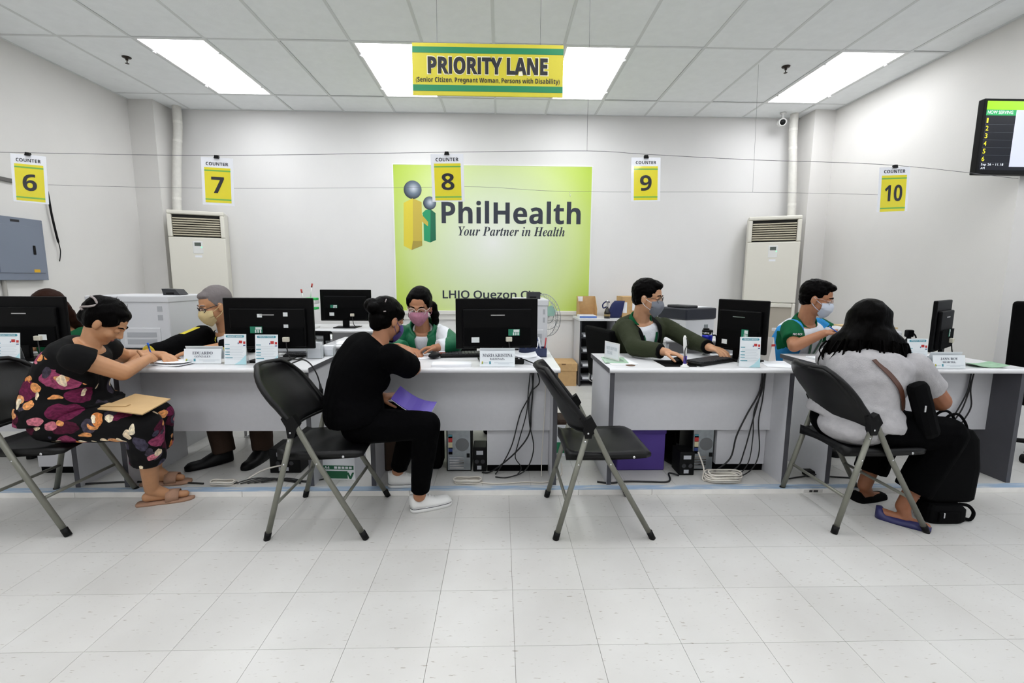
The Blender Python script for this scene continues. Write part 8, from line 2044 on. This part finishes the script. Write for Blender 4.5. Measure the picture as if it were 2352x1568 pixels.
sL|254|149,271 10,271 10,261 26,259 37,253 43,242 44,226 44,48 43,30 37,19 27,13 9,10 9,0 239,0 254,92 244,92 233,67 220,47 205,33 187,24 166,18 139,16 127,17 119,19 114,22 110,28 109,37 108,49 108,226 109,239 112,248 117,254 124,258 135,261 149,261
sM|378|110,271 9,271 9,261 22,260 31,257 38,253 42,248 44,239 45,228 45,47 43,30 37,19 25,13 8,10 8,0 101,0 101,10 83,12 71,18 65,29 63,48 63,232 161,0 172,0 271,238 271,50 270,36 268,26 264,19 258,15 248,12 236,10 236,0 367,0 367,10 355,11 346,14 340,18 336,25 334,36 334,51 334,225 335,242 341,252 351,258 368,261 368,271 268,271 189,85
sN|294|93,271 11,271 11,261 17,260 22,258 29,251 45,231 45,47 45,34 42,25 38,18 32,14 23,11 11,10 11,0 99,0 99,10 81,13 71,18 65,29 64,47 64,208 240,-6 251,-6 251,224 253,242 258,253 268,259 286,261 286,271 197,271 197,261 210,260 220,257 226,253 230,247 232,237 233,225 233,100
sO|313|187,275 158,278 128,275 101,267 77,254 56,237 39,216 27,191 19,165 16,136 19,107 27,80 39,55 56,34 77,17 100,4 127,-4 155,-6 184,-4 211,4 236,17 256,34 273,55 286,80 294,107 297,136 294,165 286,192 274,217 257,237 236,254 213,267/104,232 155,264 184,256 207,231 221,191 226,136 209,39 158,7 128,15 106,40 91,80 86,136
sP|249|127,271 10,271 10,261 26,258 37,252 43,242 44,226 44,48 43,30 37,19 27,13 9,10 9,0 144,0 144,10 126,13 116,19 110,30 108,48 108,122 144,122 187,128 218,143 237,167 244,198 241,219 232,237 218,251 200,262 171,269/119,256 129,257 150,253 164,242 171,223 174,196 171,169 162,150 145,140 120,137 108,137 108,237 109,246 113,252
sR|282|129,271 10,271 10,261 26,258 37,252 43,242 44,226 44,48 43,30 37,19 27,13 9,10 9,0 144,0 144,10 126,13 116,19 110,30 108,48 108,126 120,126 202,0 286,0 286,10 285,10 276,12 269,15 264,21 257,30 188,133 233,158 248,199 241,231 219,254 182,267/120,256 134,257 169,243 181,200 177,173 167,154 148,143 121,139 108,139 108,230 110,244 113,252
sS|232|123,277 110,278 88,275 69,268 52,256 40,240 32,220 30,198 34,172 46,150 67,131 97,114 134,95 158,77 166,53 163,36 153,21 138,12 117,9 89,14 66,30 49,56 37,94 26,94 26,-6 36,-6 39,0 41,4 45,6 50,7 53,7 59,6 66,4 75,0 85,-3 94,-5 104,-6 114,-6 143,-3 167,5 187,17 202,34 211,55 214,79 213,97 208,112 201,126 189,139 173,151 151,162 112,180 95,190 82,200 74,212 71,226 74,242 83,254 97,262 116,265 132,262 148,255 162,244 175,229 185,211 192,190 202,190 202,278 191,278 187,268 178,265 176,265 174,265 171,266 168,267 152,271 137,275
sT|252|6,271 6,189 17,189 24,219 39,240 61,254 89,258 93,258 93,48 91,30 85,18 73,12 55,10 55,0 195,0 195,10 176,12 165,18 159,29 157,48 157,258 160,258 212,241 234,189 244,189 244,271
sU|293|143,271 9,271 9,261 26,258 36,252 42,242 44,226 44,92 50,48 68,17 100,-1 148,-8 194,-1 226,19 245,55 252,108 252,225 253,241 258,251 267,257 282,261 282,271 196,271 196,261 215,258 226,252 232,242 234,225 234,95 216,34 164,13 138,18 121,31 111,52 108,83 108,226 108,238 110,247 114,253 121,257 130,260 143,261
sX|280|145,271 8,271 8,261 10,261 19,259 28,253 37,243 46,230 115,124 54,40 31,18 7,10 7,0 104,0 104,10 81,15 74,27 76,37 82,48 125,109 164,47 171,34 173,24 166,14 145,10 142,10 142,0 276,0 276,10 275,10 267,12 260,16 253,24 246,34 167,158 212,222 226,240 240,252 254,259 271,261 273,261 273,271 174,271 174,261 195,257 202,246 199,236 192,222 158,172 120,231 115,240 113,247 119,258 136,261 145,261
sY|254|123,271 -8,271 -8,261 -4,260 0,259 4,258 8,256 17,247 28,230 96,106 96,48 94,30 88,19 78,13 60,10 60,0 195,0 195,10 178,13 167,19 161,30 160,48 160,121 228,233 236,245 244,253 252,258 262,261 262,271 176,271 176,261 178,261 200,256 208,243 205,232 198,218 148,134 98,233 94,241 93,248 94,253 99,257 107,260 116,261 123,261
sZ|263|34,271 26,188 36,188 46,212 56,230 69,242 84,250 104,255 128,256 164,256 12,6 12,0 242,0 252,98 242,98 229,61 208,36 180,22 142,17 91,17 242,264 242,271
iH|302|169,268 44,268 44,259 56,257 65,254 70,248 72,240 71,235 71,230 70,225 68,220 23,51 18,35 13,24 7,17 0,12 -9,10 -20,9 -20,0 105,0 105,9 84,15 77,28 78,36 81,49 103,132 198,132 177,51 172,35 167,24 161,17 154,12 145,10 134,9 134,0 259,0 259,9 246,11 237,14 232,20 231,28 232,37 234,49 280,220 285,235 290,245 295,252 302,256 311,258 322,259 322,268 197,268 197,259 210,257 218,254 224,248 225,240 224,231 222,220 203,150 108,150 126,218 131,233 136,244 141,251 148,256 157,258 169,259
iP|244|154,268 44,268 44,259 56,257 65,254 70,248 72,240 71,235 71,230 70,225 68,220 23,51 18,35 13,24 7,17 0,12 -9,10 -20,9 -20,0 105,0 105,9 92,11 84,14 79,20 77,28 78,36 81,49 102,128 116,128 161,130 192,138 214,149 230,166 241,185 244,206 222,253/142,254 150,255 177,245 186,216 181,185 169,161 148,147 118,142 116,142 112,142 109,142 106,142 130,234 133,244 137,251
iY|208|122,268 14,268 14,258 24,256 30,252 35,245 40,232 73,134 74,132 74,130 74,128 74,126 74,124 74,122 74,119 73,117 52,36 47,24 39,16 28,12 14,10 14,0 138,0 138,10 124,11 115,14 110,19 108,28 109,35 110,42 132,125 210,232 219,244 228,252 238,257 247,259 247,268 160,268 160,259 165,259 182,254 188,241 184,228 174,210 125,143 97,234 97,237 96,240 96,242 96,244 97,251 102,256 110,258 122,259
ia|200|118,178 98,184 75,179 50,164 34,149 19,131 7,110 -3,88 -9,65 -11,44 -8,24 1,8 14,-2 32,-5 50,-2 66,7 81,23 96,45 95,38 93,31 93,25 92,20 99,1 117,-5 148,8 178,46 170,52 154,31 142,24 138,26 136,33 137,37 138,44 140,53 144,64 177,180 134,180 128,158/93,165 102,167 114,162 118,148 117,135 115,120 111,104 105,88 98,71 91,56 83,43 74,33 64,27 55,24 43,30 39,48 39,58 41,69 45,81 49,95 57,113 65,130 74,145 84,157
ie|160|123,182 105,184 85,182 65,173 46,160 29,143 15,124 3,102 -4,80 -6,58 -2,31 10,11 28,-1 52,-6 94,8 128,50 116,57 95,30 73,21 61,23 52,30 46,40 44,52 45,63 47,74 91,86 123,103 142,125 148,148 146,163 137,174/89,166 102,171 107,170 111,167 114,162 115,155 113,141 107,126 97,113 84,102 68,93 50,87 61,124 75,150
ih|213|68,117 112,280 87,276 65,272 46,270 28,268 28,258 35,258 44,257 49,255 53,251 54,245 53,242 53,238 51,231 49,223 -11,0 38,0 55,60 78,110 103,144 125,155 131,153 133,147 132,141 129,132 116,91 108,69 103,50 100,35 98,24 105,2 125,-6 158,9 191,53 182,58 164,34 153,26 148,28 146,34 147,36 147,39 148,42 149,45 168,101 177,133 180,154 173,177 150,184 129,180 110,168 90,147
ii|116|88,272 78,274 68,272 60,266 54,258 52,248 54,237 60,229 68,223 78,221 88,223 97,229 103,237 105,248 103,258 97,266/53,51 89,184 72,181 53,178 33,175 11,172 12,162 15,162 28,160 32,151 31,147 30,141 29,134 26,126 6,52 4,46 2,38 1,30 0,24 2,12 8,3 17,-3 29,-5 61,8 92,48 84,54 68,32 56,25 52,27 50,33 51,41
il|103|47,51 109,280 73,274 31,268 31,258 35,258 47,255 52,247 50,238 46,221 -1,50 -3,43 -5,37 -6,30 -6,24 -4,11 2,2 11,-4 24,-6 40,-2 55,7 70,24 86,47 78,53 62,31 50,24 45,26 43,32 44,36 45,41 46,46
in|213|69,115 90,184 47,178 10,172 11,162 14,162 27,160 31,151 31,148 30,143 28,135 25,126 -8,0 39,0 48,34 58,64 69,90 81,113 105,145 127,155 133,153 134,147 134,141 131,132 117,91 110,69 104,50 101,35 100,24 107,2 127,-6 143,-2 158,8 173,24 190,48 181,54 173,41 166,33 161,27 155,26 150,28 148,34 153,52 170,101 175,120 179,135 182,146 182,154 175,177 152,184 131,180 111,168 91,146
io|188|132,180 104,184 84,182 64,173 45,160 29,143 14,124 3,103 -4,80 -6,58 -2,32 12,12 32,-1 57,-6 79,-3 100,6 119,19 136,36 150,56 161,77 167,99 170,121 165,147 152,167/93,169 102,172 117,165 122,143 122,130 119,114 115,97 110,78 104,61 96,44 88,30 80,18 71,11 62,8 46,15 41,35 42,49 45,66 49,84 54,102 60,120 67,137 76,151 84,162
ir|155|68,112 90,184 47,178 10,172 11,162 14,162 27,160 31,151 31,148 30,143 28,135 25,126 -8,0 39,0 48,31 56,58 66,83 76,104 94,134 107,144 109,143 111,142 120,133 131,130 141,132 148,137 153,146 154,158 149,178 132,184 125,183 117,180 110,174 102,167 94,157 86,145 77,130
it|110|96,237 80,237 47,199 8,177 8,163 27,163 -6,42 -8,36 -9,31 -9,27 -9,23 -2,2 18,-6 36,-2 53,9 69,26 86,50 76,56 58,32 46,24 42,27 40,34 40,39 42,46 43,53 46,61 75,163 107,163 111,179 80,179
iu|213|48,47 87,184 64,181 44,177 25,175 7,172 8,162 11,162 24,160 28,151 26,141 22,126 9,78 4,60 0,45 -2,33 -3,24 5,2 28,-6 48,-2 68,11 88,32 108,61 103,36 101,24 103,12 108,2 117,-4 128,-6 144,-2 159,8 175,25 191,48 182,54 178,47 174,42 170,37 167,33 161,28 156,26 153,27 151,29 150,31 149,34 159,72 188,179 140,179 123,118 99,68 75,35 53,24 47,26 45,32 46,39
''')
set_lettering()
bpy.data.scenes.remove(TMP)
